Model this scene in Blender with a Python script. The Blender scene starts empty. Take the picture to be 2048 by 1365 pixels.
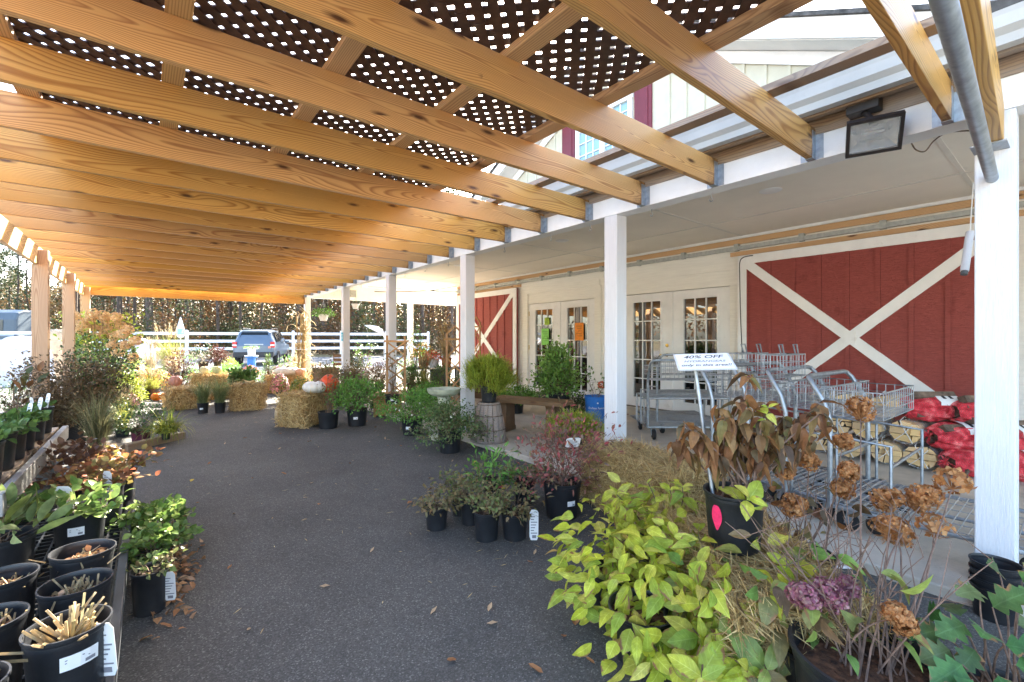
import bpy, math, random
import numpy as np
from mathutils import Vector, Matrix
R = math.radians
rng = np.random.default_rng(11)
random.seed(5)
sc = bpy.context.scene
COL = sc.collection

# ---------------------------------------------------------------- camera model
F, CX, HY, H = 912.0, 1024.0, 679.0, 1.265
YAW = math.atan2(724, 912)
FW = (math.sin(YAW), math.cos(YAW)); RT = (math.cos(YAW), -math.sin(YAW))
def P(px, py, d):
    r = (px - CX) / F * d
    return Vector((FW[0]*d + RT[0]*r, FW[1]*d + RT[1]*r, H - (py - HY) / F * d))
def G(px, py, z=0.0):
    return P(px, py, F * (H - z) / (py - HY))
def dep(py, z=0.0):
    return F * (H - z) / (py - HY)
def YX(px, X):                      # Y of a point at image column px on the plane x = X
    return 1487.0 * X / (px - 300.0) - .794 * X
FACE = math.pi/2 - YAW              # not a camera trick: heading of the aisle's long view, used for yaw of things

# ---------------------------------------------------------------- scene graph
def _link(o, parent):
    COL.objects.link(o)
    if parent is not None: o.parent = parent
    return o
def tag(o, label=None, cat=None, group=None, kind=None):
    if label: o['label'] = label
    if cat: o['category'] = cat
    if group: o['group'] = group
    if kind: o['kind'] = kind
    return o
def thing(name, label, cat, loc=(0, 0, 0), rz=0.0, group=None, tilt=None):
    o = bpy.data.objects.new(name, None); o.empty_display_size = .1
    o.location = loc; o.rotation_euler = (tilt[0] if tilt else 0, tilt[1] if tilt else 0, rz)
    COL.objects.link(o)
    return tag(o, label, cat, group)
def dup(o, loc=None, rz=None, label=None, group=None, parent=None, sc_=None):
    kids = [c for c in o.children]
    c = o.copy(); _link(c, parent)
    if loc is not None: c.location = loc
    if rz is not None: c.rotation_euler = (c.rotation_euler[0], c.rotation_euler[1], rz)
    if sc_ is not None: c.scale = (sc_, sc_, sc_) if not hasattr(sc_, '__len__') else sc_
    if label: c['label'] = label
    if group: c['group'] = group
    for k in kids:
        d = dup(k, parent=c)
    return c

def nrmz(a):
    a = np.asarray(a, float); n = np.linalg.norm(a, axis=-1, keepdims=True); n[n < 1e-9] = 1
    return a / n

class MB:
    """collects shapes; build() links them as ONE mesh object"""
    def __init__(s): s.v = []; s.f = []; s.n = 0; s.uv = {}
    def add(s, v, faces, mi=0, sm=False):
        v = np.asarray(v, float).reshape(-1, 3)
        if isinstance(faces, np.ndarray): faces = [faces]
        else:
            d = {}
            for f in faces: d.setdefault(len(f), []).append(f)
            faces = [np.array(x, int) for x in d.values()]
        for fa in faces: s.f.append((fa + s.n, mi, sm))
        s.v.append(v); s.n += len(v); return s
    def box(s, lo, hi, mi=0, M=None):
        x0, y0, z0 = lo; x1, y1, z1 = hi
        v = np.array([(x0,y0,z0),(x1,y0,z0),(x1,y1,z0),(x0,y1,z0),(x0,y0,z1),(x1,y0,z1),(x1,y1,z1),(x0,y1,z1)], float)
        if M is not None: v = v @ np.array(M.to_3x3()).T + np.array(M.translation)
        return s.add(v, np.array([(0,3,2,1),(4,5,6,7),(0,1,5,4),(1,2,6,5),(2,3,7,6),(3,0,4,7)]), mi)
    def bar(s, p0, p1, w, h, up=(0,0,1), mi=0):
        p0 = np.array(p0, float); p1 = np.array(p1, float); d = nrmz(p1-p0)
        sd = nrmz(np.cross(d, up)); u = np.cross(sd, d)
        v = [p + sd*a*w/2 + u*b*h/2 for p in (p0, p1) for a, b in ((-1,-1),(1,-1),(1,1),(-1,1))]
        return s.add(v, np.array([(0,1,2,3),(7,6,5,4),(0,4,5,1),(1,5,6,2),(2,6,7,3),(3,7,4,0)]), mi)
    def tube(s, pts, r, seg=8, mi=0, cap=True, closed=False):
        pts = np.array(pts, float); n = len(pts)
        rr = np.full(n, r, float) if not hasattr(r, '__len__') else np.array(r, float)
        if closed: tg = nrmz(np.roll(pts,-1,0) - np.roll(pts,1,0))
        else: tg = nrmz(np.gradient(pts, axis=0))
        ref = np.array((0,0,1.)) if abs(tg[0][2]) < .9 else np.array((1.,0,0))
        u = nrmz(np.cross(tg[0], ref)); vs = []
        for i in range(n):
            u = nrmz(u - tg[i]*np.dot(u, tg[i])); w = np.cross(tg[i], u)
            a = np.arange(seg)*2*math.pi/seg
            vs.append(pts[i] + rr[i]*(np.outer(np.cos(a), u) + np.outer(np.sin(a), w)))
        fs = []
        for i in range(n if closed else n-1):
            j = (i+1) % n
            for k in range(seg):
                q = (k+1) % seg; fs.append((i*seg+k, i*seg+q, j*seg+q, j*seg+k))
        s.add(np.concatenate(vs), np.array(fs), mi, True)
        if cap and not closed:
            s.add(vs[0], [tuple(range(seg))[::-1]], mi); s.add(vs[-1], [tuple(range(seg))], mi)
        return s
    def lathe(s, prof, seg=24, mi=0, c=(0,0,0), sm=True, jag=0, sx=1, sy=1):
        a = np.arange(seg)*2*math.pi/seg; n = len(prof); vs = []
        for r, z in prof:
            vs.append(np.stack([c[0]+sx*r*np.cos(a), c[1]+sy*r*np.sin(a), np.full(seg, c[2]+z)], 1))
        fs = [(i*seg+k, i*seg+(k+1)%seg, (i+1)*seg+(k+1)%seg, (i+1)*seg+k) for i in range(n-1) for k in range(seg)]
        return s.add(np.concatenate(vs), np.array(fs), mi, sm)
    def disc(s, r, z, seg=24, mi=0, c=(0,0), sx=1, sy=1):
        a = np.arange(seg)*2*math.pi/seg
        return s.add(np.stack([c[0]+sx*r*np.cos(a), c[1]+sy*r*np.sin(a), np.full(seg, z)], 1), [tuple(range(seg))], mi)
    def prism(s, poly, y0, y1, axis='y', mi=0):
        """polygon in (a,b) extruded along an axis"""
        n = len(poly); 
        mk = {'y': lambda a,b,c: (a,c,b), 'x': lambda a,b,c: (c,a,b), 'z': lambda a,b,c: (a,b,c)}[axis]
        v = [mk(a,b,y0) for a,b in poly] + [mk(a,b,y1) for a,b in poly]
        fs = [tuple(range(n)), tuple(range(2*n-1, n-1, -1))] + [(i, i+n, (i+1)%n+n, (i+1)%n) for i in range(n)]
        return s.add(v, fs, mi)
    def sticks(s, p0, p1, r0, r1, mi=0):
        """many tapered three sided twigs at once"""
        p0 = np.asarray(p0, float); p1 = np.asarray(p1, float); n = len(p0)
        d = nrmz(p1-p0); ref = np.where(np.abs(d[:, 2:3]) < .9, np.array([[0,0,1.]]), np.array([[1.,0,0]]))
        u = nrmz(np.cross(d, ref)); w = np.cross(d, u); vs = []
        r0 = np.broadcast_to(np.asarray(r0, float), (n,))[:, None]; r1 = np.broadcast_to(np.asarray(r1, float), (n,))[:, None]
        for p, r in ((p0, r0), (p1, r1)):
            for k in range(3):
                a = k*2*math.pi/3; vs.append(p + r*(math.cos(a)*u + math.sin(a)*w))
        v = np.stack(vs, 1).reshape(-1, 3); b = np.arange(n)[:, None]*6
        f = np.concatenate([b + np.array([[0,1,4,3]]), b + np.array([[1,2,5,4]]), b + np.array([[2,0,3,5]])])
        return s.add(v, f, mi, True)
    def leaves(s, pos, dirs, up, L, W, prof, fold=.25, curl=.3, mi=0, wave=0):
        pos = np.asarray(pos, float); n = len(pos)
        if n == 0: return s
        d = nrmz(dirs); sd = nrmz(np.cross(d, up)); u = np.cross(sd, d)
        L = np.broadcast_to(np.asarray(L, float), (n,))[:, None]; W = np.broadcast_to(np.asarray(W, float), (n,))[:, None]
        cu = np.broadcast_to(np.asarray(curl, float), (n,))[:, None]
        k = len(prof); vs = [pos]
        for i, (t, w) in enumerate(prof):
            m = pos + d*L*(t - .25*np.abs(cu)*t*t) - u*L*cu*t*t
            wv = (wave*L*(1 if i % 2 else -1)) if wave else 0
            vs += [m - sd*W*w*.5 + u*(W*w*.5*fold + wv), m, m + sd*W*w*.5 + u*(W*w*.5*fold - wv)]
        vs.append(pos + d*L*(1-.25*np.abs(cu)) - u*L*cu)
        nv = 3*k+2; v = np.stack(vs, 1).reshape(-1, 3); b = np.arange(n)[:, None]*nv
        tr = np.array([(0,2,1),(0,3,2),(nv-1,nv-4,nv-3),(nv-1,nv-3,nv-2)]); qs = []
        for i in range(k-1):
            o = 1+3*i; qs += [(o,o+1,o+4,o+3),(o+1,o+2,o+5,o+4)]
        fa = [np.concatenate([b+t[None] for t in tr])]
        if qs: fa.append(np.concatenate([b+np.array(q)[None] for q in qs]))
        st = s.n; s.v.append(v); s.n += len(v)
        uv = [(.5,0)] + [q for t,_ in prof for q in ((0,t),(.5,t),(1,t))] + [(.5,1)]
        s.uv[st] = np.tile(np.array(uv, np.float32), (n,1))
        for f in fa: s.f.append((f+st, mi, True))
        return s
    def blades(s, base, dirs, L, w, droop, seg=4, mi=0, lean=0):
        """arching grass blades: dirs are horizontal headings, lean is start angle from vertical"""
        base = np.asarray(base, float); n = len(base); d = nrmz(np.c_[np.asarray(dirs)[:, :2], np.zeros(n)])
        sd = np.stack([-d[:,1], d[:,0], np.zeros(n)], 1)
        L = np.broadcast_to(np.asarray(L, float), (n,)); dr = np.broadcast_to(np.asarray(droop, float), (n,))
        an = np.broadcast_to(np.asarray(lean, float), (n,)).copy(); p = base.copy(); vs = []
        for i in range(seg+1):
            ww = w*(1-(i/seg)**2*.9)
            vs += [p - sd*ww/2, p + sd*ww/2]
            a = an + dr*((i+.5)/seg)
            p = p + (d*np.sin(a)[:,None] + np.array([[0,0,1.]])*np.cos(a)[:,None])*(L/seg)[:,None]
            an = an + dr/seg*.3
        v = np.stack(vs, 1).reshape(-1, 3); b = np.arange(n)[:, None]*(2*seg+2)
        f = np.concatenate([b+np.array([[2*i,2*i+1,2*i+3,2*i+2]]) for i in range(seg)])
        st = s.n; s.v.append(v); s.n += len(v); s.f.append((f+st, mi, True)); return s
    def shift(s, d):
        d = np.array(d, float); s.v = [x + d for x in s.v]; return s
    def xform(s, M):
        A = np.array(M.to_3x3()); t = np.array(M.translation); s.v = [x @ A.T + t for x in s.v]; return s
    def build(s, name, mats, parent=None, loc=None, bevel=0, ang=40):
        me = bpy.data.meshes.new(name)
        v = np.concatenate(s.v) if s.v else np.zeros((0,3))
        me.vertices.add(len(v)); me.vertices.foreach_set('co', v.astype(np.float32).ravel())
        lp = np.concatenate([f.ravel() for f,_,_ in s.f]); tot = np.concatenate([np.full(len(f), f.shape[1]) for f,_,_ in s.f])
        me.loops.add(len(lp)); me.loops.foreach_set('vertex_index', lp.astype(np.int32))
        st = np.concatenate([[0], np.cumsum(tot)[:-1]])
        me.polygons.add(len(tot)); me.polygons.foreach_set('loop_start', st.astype(np.int32))
        me.polygons.foreach_set('material_index', np.concatenate([np.full(len(f), m) for f,m,_ in s.f]).astype(np.int32))
        smo = np.concatenate([np.full(len(f), k) for f,_,k in s.f])
        me.polygons.foreach_set('use_smooth', smo)
        if s.uv:
            vu = np.zeros((len(v),2), np.float32)
            for st_, u_ in s.uv.items(): vu[st_:st_+len(u_)] = u_
            ul = me.uv_layers.new(name='leaf'); ul.data.foreach_set('uv', vu[lp].ravel())
        me.update(calc_edges=True); me.validate()
        if smo.any() and len(tot) < 6000:
            try: me.set_sharp_from_angle(angle=R(ang))
            except Exception: pass
        for m in (mats if isinstance(mats, (list, tuple)) else [mats]): me.materials.append(m)
        o = bpy.data.objects.new(name, me); _link(o, parent)
        if loc is not None: o.location = loc
        if bevel:
            b = o.modifiers.new('bevel', 'BEVEL'); b.width = bevel; b.segments = 2; b.limit_method = 'ANGLE'; b.angle_limit = R(50)
        return o

# ---------------------------------------------------------------- materials
def newmat(name):
    m = bpy.data.materials.new(name); m.use_nodes = True; nt = m.node_tree
    return m, nt, nt.nodes['Principled BSDF']
def N(nt, t, **kw):
    n = nt.nodes.new(t)
    for k, v in kw.items():
        if k in n.inputs: n.inputs[k].default_value = v
        else: setattr(n, k, v)
    return n
def ramp(nt, stops, interp='LINEAR'):
    r = nt.nodes.new('ShaderNodeValToRGB'); cr = r.color_ramp; cr.interpolation = interp
    while len(cr.elements) < len(stops): cr.elements.new(.5)
    for e, (p, c) in zip(cr.elements, stops):
        e.position = p; e.color = (*c, 1) if len(c) == 3 else c
    return r
def paint(name, col, rough=.5, var=.06, scale=6, bump=0, bscale=60, metal=0, spec=.4, stretch=None, dirt=None):
    m, nt, b = newmat(name); L = nt.links.new
    tc = N(nt, 'ShaderNodeTexCoord'); mp = N(nt, 'ShaderNodeMapping'); L(tc.outputs['Object'], mp.inputs['Vector'])
    if stretch: mp.inputs['Scale'].default_value = stretch
    n = N(nt, 'ShaderNodeTexNoise', Scale=scale, Detail=6.0, Roughness=.6); L(mp.outputs[0], n.inputs['Vector'])
    c = np.array(col); lo = np.clip(c*(1-var*2.2), 0, 1); hi = np.clip(c*(1+var*1.6), 0, 1)
    r = ramp(nt, [(.3, tuple(lo)), (.7, tuple(hi))]); L(n.outputs['Fac'], r.inputs[0]); out = r.outputs[0]
    if dirt:
        n2 = N(nt, 'ShaderNodeTexNoise', Scale=dirt[1], Detail=8.0, Roughness=.7); L(tc.outputs['Object'], n2.inputs['Vector'])
        r2 = ramp(nt, [(dirt[2], (0,0,0)), (dirt[2]+.18, (1,1,1))]); L(n2.outputs['Fac'], r2.inputs[0])
        mx = N(nt, 'ShaderNodeMix', data_type='RGBA'); L(r2.outputs[0], mx.inputs[0]); L(out, mx.inputs[6]); mx.inputs[7].default_value = (*dirt[0], 1); out = mx.outputs[2]
    L(out, b.inputs['Base Color']); b.inputs['Roughness'].default_value = rough; b.inputs['Metallic'].default_value = metal
    b.inputs['Specular IOR Level'].default_value = spec
    if bump:
        n3 = N(nt, 'ShaderNodeTexNoise', Scale=bscale, Detail=5.0); L(mp.outputs[0], n3.inputs['Vector'])
        bp = N(nt, 'ShaderNodeBump', Strength=bump, Distance=.01); L(n3.outputs['Fac'], bp.inputs['Height']); L(bp.outputs[0], b.inputs['Normal'])
    return m
def leafmat(name, cols, rough=.5, trans=.35, vein=False, spec=.35):
    """each leaf (mesh island) draws its own colour from the ramp"""
    m, nt, b = newmat(name); L = nt.links.new
    g = N(nt, 'ShaderNodeNewGeometry'); k = len(cols)
    r = ramp(nt, [(i/(k-1) if k > 1 else 0, c) for i, c in enumerate(cols)]); L(g.outputs['Random Per Island'], r.inputs[0])
    tc = N(nt, 'ShaderNodeTexCoord'); n = N(nt, 'ShaderNodeTexNoise', Scale=35.0, Detail=3.0); L(tc.outputs['Object'], n.inputs['Vector'])
    hs = N(nt, 'ShaderNodeHueSaturation'); mr = N(nt, 'ShaderNodeMapRange'); L(n.outputs['Fac'], mr.inputs[0])
    mr.inputs[1].default_value = .3; mr.inputs[2].default_value = .7; mr.inputs[3].default_value = .72; mr.inputs[4].default_value = 1.25
    L(mr.outputs[0], hs.inputs['Value']); L(r.outputs[0], hs.inputs['Color'])
    if vein:                       # pale midrib and side veins, brown blotched margin, from the leaf's own coordinates
        def mth(op, a, c=None):
            q = N(nt, 'ShaderNodeMath', operation=op)
            for i, x in enumerate((a, c)):
                if x is None: continue
                if isinstance(x, (int, float)): q.inputs[i].default_value = x
                else: L(x, q.inputs[i])
            return q.outputs[0]
        uvn = N(nt, 'ShaderNodeUVMap'); uvn.uv_map = 'leaf'; sx = N(nt, 'ShaderNodeSeparateXYZ'); L(uvn.outputs[0], sx.inputs[0])
        ac = mth('MULTIPLY', mth('ABSOLUTE', mth('SUBTRACT', sx.outputs[0], .5)), 2.0)
        mid = mth('LESS_THAN', ac, .06); ph = mth('FRACT', mth('SUBTRACT', mth('MULTIPLY', sx.outputs[1], 7.0), mth('MULTIPLY', ac, 1.6))); lat = mth('MULTIPLY', mth('LESS_THAN', ph, .13), .55)
        vf = mth('MULTIPLY', mth('MAXIMUM', mid, lat), vein)
        mx1 = N(nt, 'ShaderNodeMix', data_type='RGBA'); L(vf, mx1.inputs[0]); L(hs.outputs[0], mx1.inputs[6]); h2 = N(nt, 'ShaderNodeHueSaturation', Value=1.5, Saturation=.88); L(hs.outputs[0], h2.inputs['Color']); L(h2.outputs[0], mx1.inputs[7])
        nz2 = N(nt, 'ShaderNodeTexNoise', Scale=22.0, Detail=4.0); L(tc.outputs['Object'], nz2.inputs['Vector'])
        ed = mth('ADD', mth('MULTIPLY', ac, .30), mth('ADD', mth('MULTIPLY', sx.outputs[1], .12), nz2.outputs['Fac'])); er = ramp(nt, [(.86, (0,0,0)), (.95, (1,1,1))]); L(ed, er.inputs[0])
        mx2 = N(nt, 'ShaderNodeMix', data_type='RGBA'); L(er.outputs[0], mx2.inputs[0]); L(mx1.outputs[2], mx2.inputs[6]); mx2.inputs[7].default_value = (.30,.16,.07,1)
        class _O: outputs = [mx2.outputs[2]]
        hs = _O
    L(hs.outputs[0], b.inputs['Base Color'])
    b.inputs['Roughness'].default_value = rough; b.inputs['Specular IOR Level'].default_value = spec
    if trans > 0:
        t = N(nt, 'ShaderNodeBsdfTranslucent'); L(hs.outputs[0], t.inputs['Color'])
        mx = N(nt, 'ShaderNodeMixShader'); mx.inputs[0].default_value = trans
        L(b.outputs[0], mx.inputs[1]); L(t.outputs[0], mx.inputs[2]); L(mx.outputs[0], nt.nodes['Material Output'].inputs['Surface'])
    return m
def wood(name, light, dark, knot=(.10,.04,.015), freq=95, weather=None, rough=.55, axis='X', knots=True, gap=.5, endstain=0):
    """flat-sawn softwood: growth rings round a wandering pith along the board, with knots"""
    m, nt, b = newmat(name); L = nt.links.new
    def math_(op, a, c=None, **k):
        n = N(nt, 'ShaderNodeMath', operation=op)
        for i, x in enumerate((a, c)):
            if x is None: continue
            if isinstance(x, (int, float)): n.inputs[i].default_value = x
            else: L(x, n.inputs[i])
        return n.outputs[0]
    tc = N(nt, 'ShaderNodeTexCoord'); oi = N(nt, 'ShaderNodeObjectInfo')
    sp = N(nt, 'ShaderNodeSeparateXYZ'); L(tc.outputs['Object'], sp.inputs[0])
    ax = {'X': (0,1,2), 'Y': (1,0,2), 'Z': (2,0,1)}[axis]
    x, y, z = [sp.outputs[i] for i in ax]
    off = math_('MULTIPLY', oi.outputs['Random'], 37.0)
    xo = math_('ADD', x, off)
    cb = N(nt, 'ShaderNodeCombineXYZ'); L(math_('MULTIPLY', xo, .30), cb.inputs[0]); L(math_('MULTIPLY', y, 1.5), cb.inputs[1]); L(math_('MULTIPLY', z, 1.5), cb.inputs[2])
    n1 = N(nt, 'ShaderNodeTexNoise', Scale=1.6, Detail=2.0, Roughness=.45); L(cb.outputs[0], n1.inputs['Vector'])
    s2 = N(nt, 'ShaderNodeSeparateColor'); L(n1.outputs['Color'], s2.inputs[0])
    cz = math_('MULTIPLY', math_('SUBTRACT', s2.outputs[0], .5), .34); cy = math_('ADD', math_('MULTIPLY', math_('SUBTRACT', s2.outputs[1], .5), .16), .05)
    dz = math_('ADD', z, cz); dy = math_('ADD', y, cy)
    rr = math_('SQRT', math_('ADD', math_('MULTIPLY', dz, dz), math_('MULTIPLY', dy, dy)))
    kd = None
    if knots:
        ck = N(nt, 'ShaderNodeCombineXYZ'); L(math_('MULTIPLY', xo, 1.5), ck.inputs[0]); L(math_('MULTIPLY', z, 5.5), ck.inputs[1])
        vo = N(nt, 'ShaderNodeTexVoronoi', Scale=1.0, voronoi_dimensions='2D'); L(ck.outputs[0], vo.inputs['Vector']); kd = vo.outputs['Distance']
        bump = math_('POWER', math_('MAXIMUM', math_('SUBTRACT', 1.0, math_('MULTIPLY', kd, 2.6)), 0.0), 2.0)
        sgn = math_('SUBTRACT', s2.outputs[2], .2)
        rr = math_('ADD', rr, math_('MULTIPLY', math_('MULTIPLY', bump, sgn), .055))
    fr = math_('FRACT', math_('MULTIPLY', rr, freq))
    rm = ramp(nt, [(0, light), (.45, tuple(np.array(light)*.92+np.array(dark)*.08)), (.82, dark), (.95, tuple(np.array(dark)*.5+np.array(light)*.5)), (1, light)]); L(fr, rm.inputs[0])
    out = rm.outputs[0]
    # fine fibre and broad tone drift
    cf = N(nt, 'ShaderNodeCombineXYZ'); L(math_('MULTIPLY', xo, 4.0), cf.inputs[0]); L(math_('MULTIPLY', y, 260.0), cf.inputs[1]); L(math_('MULTIPLY', z, 260.0), cf.inputs[2])
    nf = N(nt, 'ShaderNodeTexNoise', Scale=1.0, Detail=2.0); L(cf.outputs[0], nf.inputs['Vector'])
    nb = N(nt, 'ShaderNodeTexNoise', Scale=1.1, Detail=3.0); L(cb.outputs[0], nb.inputs['Vector'])
    hv = N(nt, 'ShaderNodeHueSaturation')
    rb = math_('FRACT', math_('MULTIPLY', oi.outputs['Random'], 7.31)); L(math_('ADD', .497, math_('MULTIPLY', rb, .009)), hv.inputs['Hue']); L(math_('ADD', .93, math_('MULTIPLY', rb, .12)), hv.inputs['Saturation'])
    val = math_('ADD', math_('ADD', .46, math_('MULTIPLY', nf.outputs['Fac'], .28)), math_('ADD', math_('MULTIPLY', nb.outputs['Fac'], .5), math_('MULTIPLY', oi.outputs['Random'], .30)))
    L(val, hv.inputs['Value']); L(out, hv.inputs['Color']); out = hv.outputs[0]
    if knots:
        kr = ramp(nt, [(.03, (1,1,1)), (.055, (.6,.6,.6)), (.10, (0,0,0))]); L(kd, kr.inputs[0])
        gate = math_('GREATER_THAN', s2.outputs[2], gap)
        fac = math_('MULTIPLY', kr.outputs[0], gate)
        mx = N(nt, 'ShaderNodeMix', data_type='RGBA'); L(fac, mx.inputs[0]); L(out, mx.inputs[6]); mx.inputs[7].default_value = (*knot, 1); out = mx.outputs[2]
    if endstain:                   # dark water stain where the board end sits in its hanger
        ns = N(nt, 'ShaderNodeTexNoise', Scale=14.0, Detail=5.0, Roughness=.7); L(tc.outputs['Object'], ns.inputs['Vector'])
        e = math_('ADD', math_('MULTIPLY', math_('SUBTRACT', x, endstain), 4.2), math_('MULTIPLY', math_('SUBTRACT', ns.outputs['Fac'], .5), 2.6))
        es = ramp(nt, [(.10, (0,0,0)), (.45, (.35,.35,.35)), (.75, (1,1,1))]); L(e, es.inputs[0])
        mx = N(nt, 'ShaderNodeMix', data_type='RGBA'); L(math_('MULTIPLY', es.outputs[0], .85), mx.inputs[0]); L(out, mx.inputs[6]); mx.inputs[7].default_value = (.16,.075,.022,1); out = mx.outputs[2]
    if weather:
        nw = N(nt, 'ShaderNodeTexNoise', Scale=2.2, Detail=6.0, Roughness=.65); L(cb.outputs[0], nw.inputs['Vector'])
        wr = ramp(nt, [(weather[1], (0,0,0)), (weather[1]+.2, (1,1,1))]); L(nw.outputs['Fac'], wr.inputs[0])
        mx = N(nt, 'ShaderNodeMix', data_type='RGBA'); L(math_('MULTIPLY', wr.outputs[0], weather[2]), mx.inputs[0]); L(out, mx.inputs[6]); mx.inputs[7].default_value = (*weather[0], 1); out = mx.outputs[2]
    L(out, b.inputs['Base Color']); b.inputs['Roughness'].default_value = rough; b.inputs['Specular IOR Level'].default_value = .35
    bp = N(nt, 'ShaderNodeBump', Strength=.25, Distance=.002); L(nf.outputs['Fac'], bp.inputs['Height']); L(bp.outputs[0], b.inputs['Normal'])
    return m

M = {}
M['white'] = paint('white_paint', (.82,.81,.785), .5, .03, 4, .15, 90, dirt=((.55,.52,.46), 3.0, .62))
M['postwhite'] = paint('post_white_paint', (.72,.73,.75), .55, .03, 5, .35, 14, stretch=(30,30,1.0), dirt=((.5,.5,.5), 2.4, .66))
M['cream'] = paint('cream_paint', (.84,.81,.73), .6, .03, 3, .25, 30, stretch=(1,1,14), dirt=((.58,.52,.40), 2.0, .66))
M['siding'] = paint('cream_siding', (.58,.55,.43), .6, .03, 5, .2, 40)
M['ceiling'] = paint('ceiling_paint', (.86,.80,.69), .8, .03, 1.2, .1, 60, dirt=((.56,.51,.43), 1.0, .64))
M['red'] = paint('barn_red_paint', (.36,.082,.068), .75, .15, 5, .9, 9, stretch=(1,3,60), dirt=((.15,.02,.02), 2.0, .60))
M['shutter'] = paint('shutter_red', (.17,.022,.035), .5, .05)
M['gutter'] = paint('gutter_white', (.50,.515,.52), .35, .05, 3, dirt=((.4,.38,.33), 5.0, .62))
M['steel'] = paint('galvanised_steel', (.36,.39,.42), .45, .12, 24, metal=.8)
M['zinc'] = paint('zinc_wire', (.42,.43,.44), .5, .10, 30, metal=.6)
M['rail'] = paint('galvanised_rail', (.42,.43,.40), .5, .10, 20, metal=.4)
M['darkmetal'] = paint('bronze_metal', (.035,.028,.025), .45, .1, 20, metal=.3)
M['brass'] = paint('brass', (.70,.48,.14), .25, .05, metal=1.0)
M['black'] = paint('black_plastic', (.018,.019,.022), .42, .15, 9, .1, 60, spec=.5, dirt=((.05,.048,.045), 7.0, .62))
M['blackdk'] = paint('black_plastic_matt', (.014,.014,.015), .6, .15, 9)
M['rubber'] = paint('rubber', (.02,.02,.021), .8, .1)
M['greyplastic'] = paint('grey_plastic', (.09,.095,.10), .5, .1)
M['soil'] = paint('potting_soil', (.055,.032,.020), .95, .35, 60, 1.0, 90)
M['mulch'] = paint('bark_mulch', (.10,.045,.022), .95, .4, 40, 1.0, 50)
M['bluepot'] = paint('blue_pot', (.03,.17,.52), .4, .06)
M['purplepot'] = paint('burgundy_pot', (.10,.02,.05), .5, .1)
M['clay'] = paint('terracotta', (.42,.17,.08), .8, .1)
M['stone'] = paint('pale_green_concrete', (.40,.42,.31), .8, .12, 12, .3, 40, dirt=((.22,.24,.16), 5.0, .58))
M['straw'] = leafmat('straw', [(.40,.25,.09),(.62,.44,.18),(.72,.56,.28),(.30,.17,.06),(.66,.49,.22)], .6, .12)
M['strawcore'] = paint('straw_core', (.36,.22,.08), .9, .35, 22, 1.0, 45)
M['wood'] = wood('pine_rafter', (.60,.335,.10), (.35,.15,.037), freq=135, gap=.47, rough=.40, endstain=2.0)
M['woodpost'] = wood('pine_post', (.55,.37,.22), (.40,.22,.11), freq=100, axis='Z', gap=.45)
M['woodold'] = wood('weathered_board', (.36,.24,.15), (.19,.115,.07), freq=110, axis='Y', weather=((.26,.23,.21), .42, .75))
M['woodbeam'] = wood('pine_beam', (.60,.37,.17), (.38,.20,.08), freq=100, axis='Y', gap=.5)
M['woodbrown'] = wood('brown_bench_wood', (.20,.11,.055), (.11,.055,.026), freq=90, axis='X', weather=((.25,.19,.12), .5, .5))
M['woodgrey'] = wood('grey_stave', (.30,.21,.15), (.18,.12,.085), freq=110, axis='Z', weather=((.30,.27,.25), .42, .6), knots=False)
M['cedar'] = wood('cedar_board', (.45,.25,.11), (.30,.14,.055), freq=100, axis='X')
M['cedarz'] = wood('cedar_upright', (.48,.27,.12), (.32,.15,.06), freq=100, axis='Z', knots=False)
M['lattice'] = paint('brown_lattice', (.085,.045,.032), .5, .2, 20, .1, 60)
M['bark'] = paint('pine_bark', (.12,.085,.065), .95, .35, 6, 1.0, 14, stretch=(3,3,.6))
M['twig'] = paint('twig_bark', (.17,.115,.075), .85, .25, 30)
M['twigred'] = paint('reddish_twig', (.20,.125,.09), .8, .25, 30)
M['greenstem'] = paint('green_stem', (.13,.17,.04), .7, .2, 20)
M['paper'] = paint('white_card', (.80,.80,.80), .6, .03)
M['ink'] = paint('black_ink', (.02,.02,.03), .7, 0)
M['greyink'] = paint('grey_ink', (.22,.22,.25), .7, 0)
M['twine'] = paint('white_twine', (.72,.70,.66), .8, .05)
M['whiteplastic'] = paint('white_sheet', (.60,.61,.64), .45, .06, 6, .4, 12)
M['vinyl'] = paint('white_vinyl', (.80,.80,.80), .4, .02)
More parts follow.
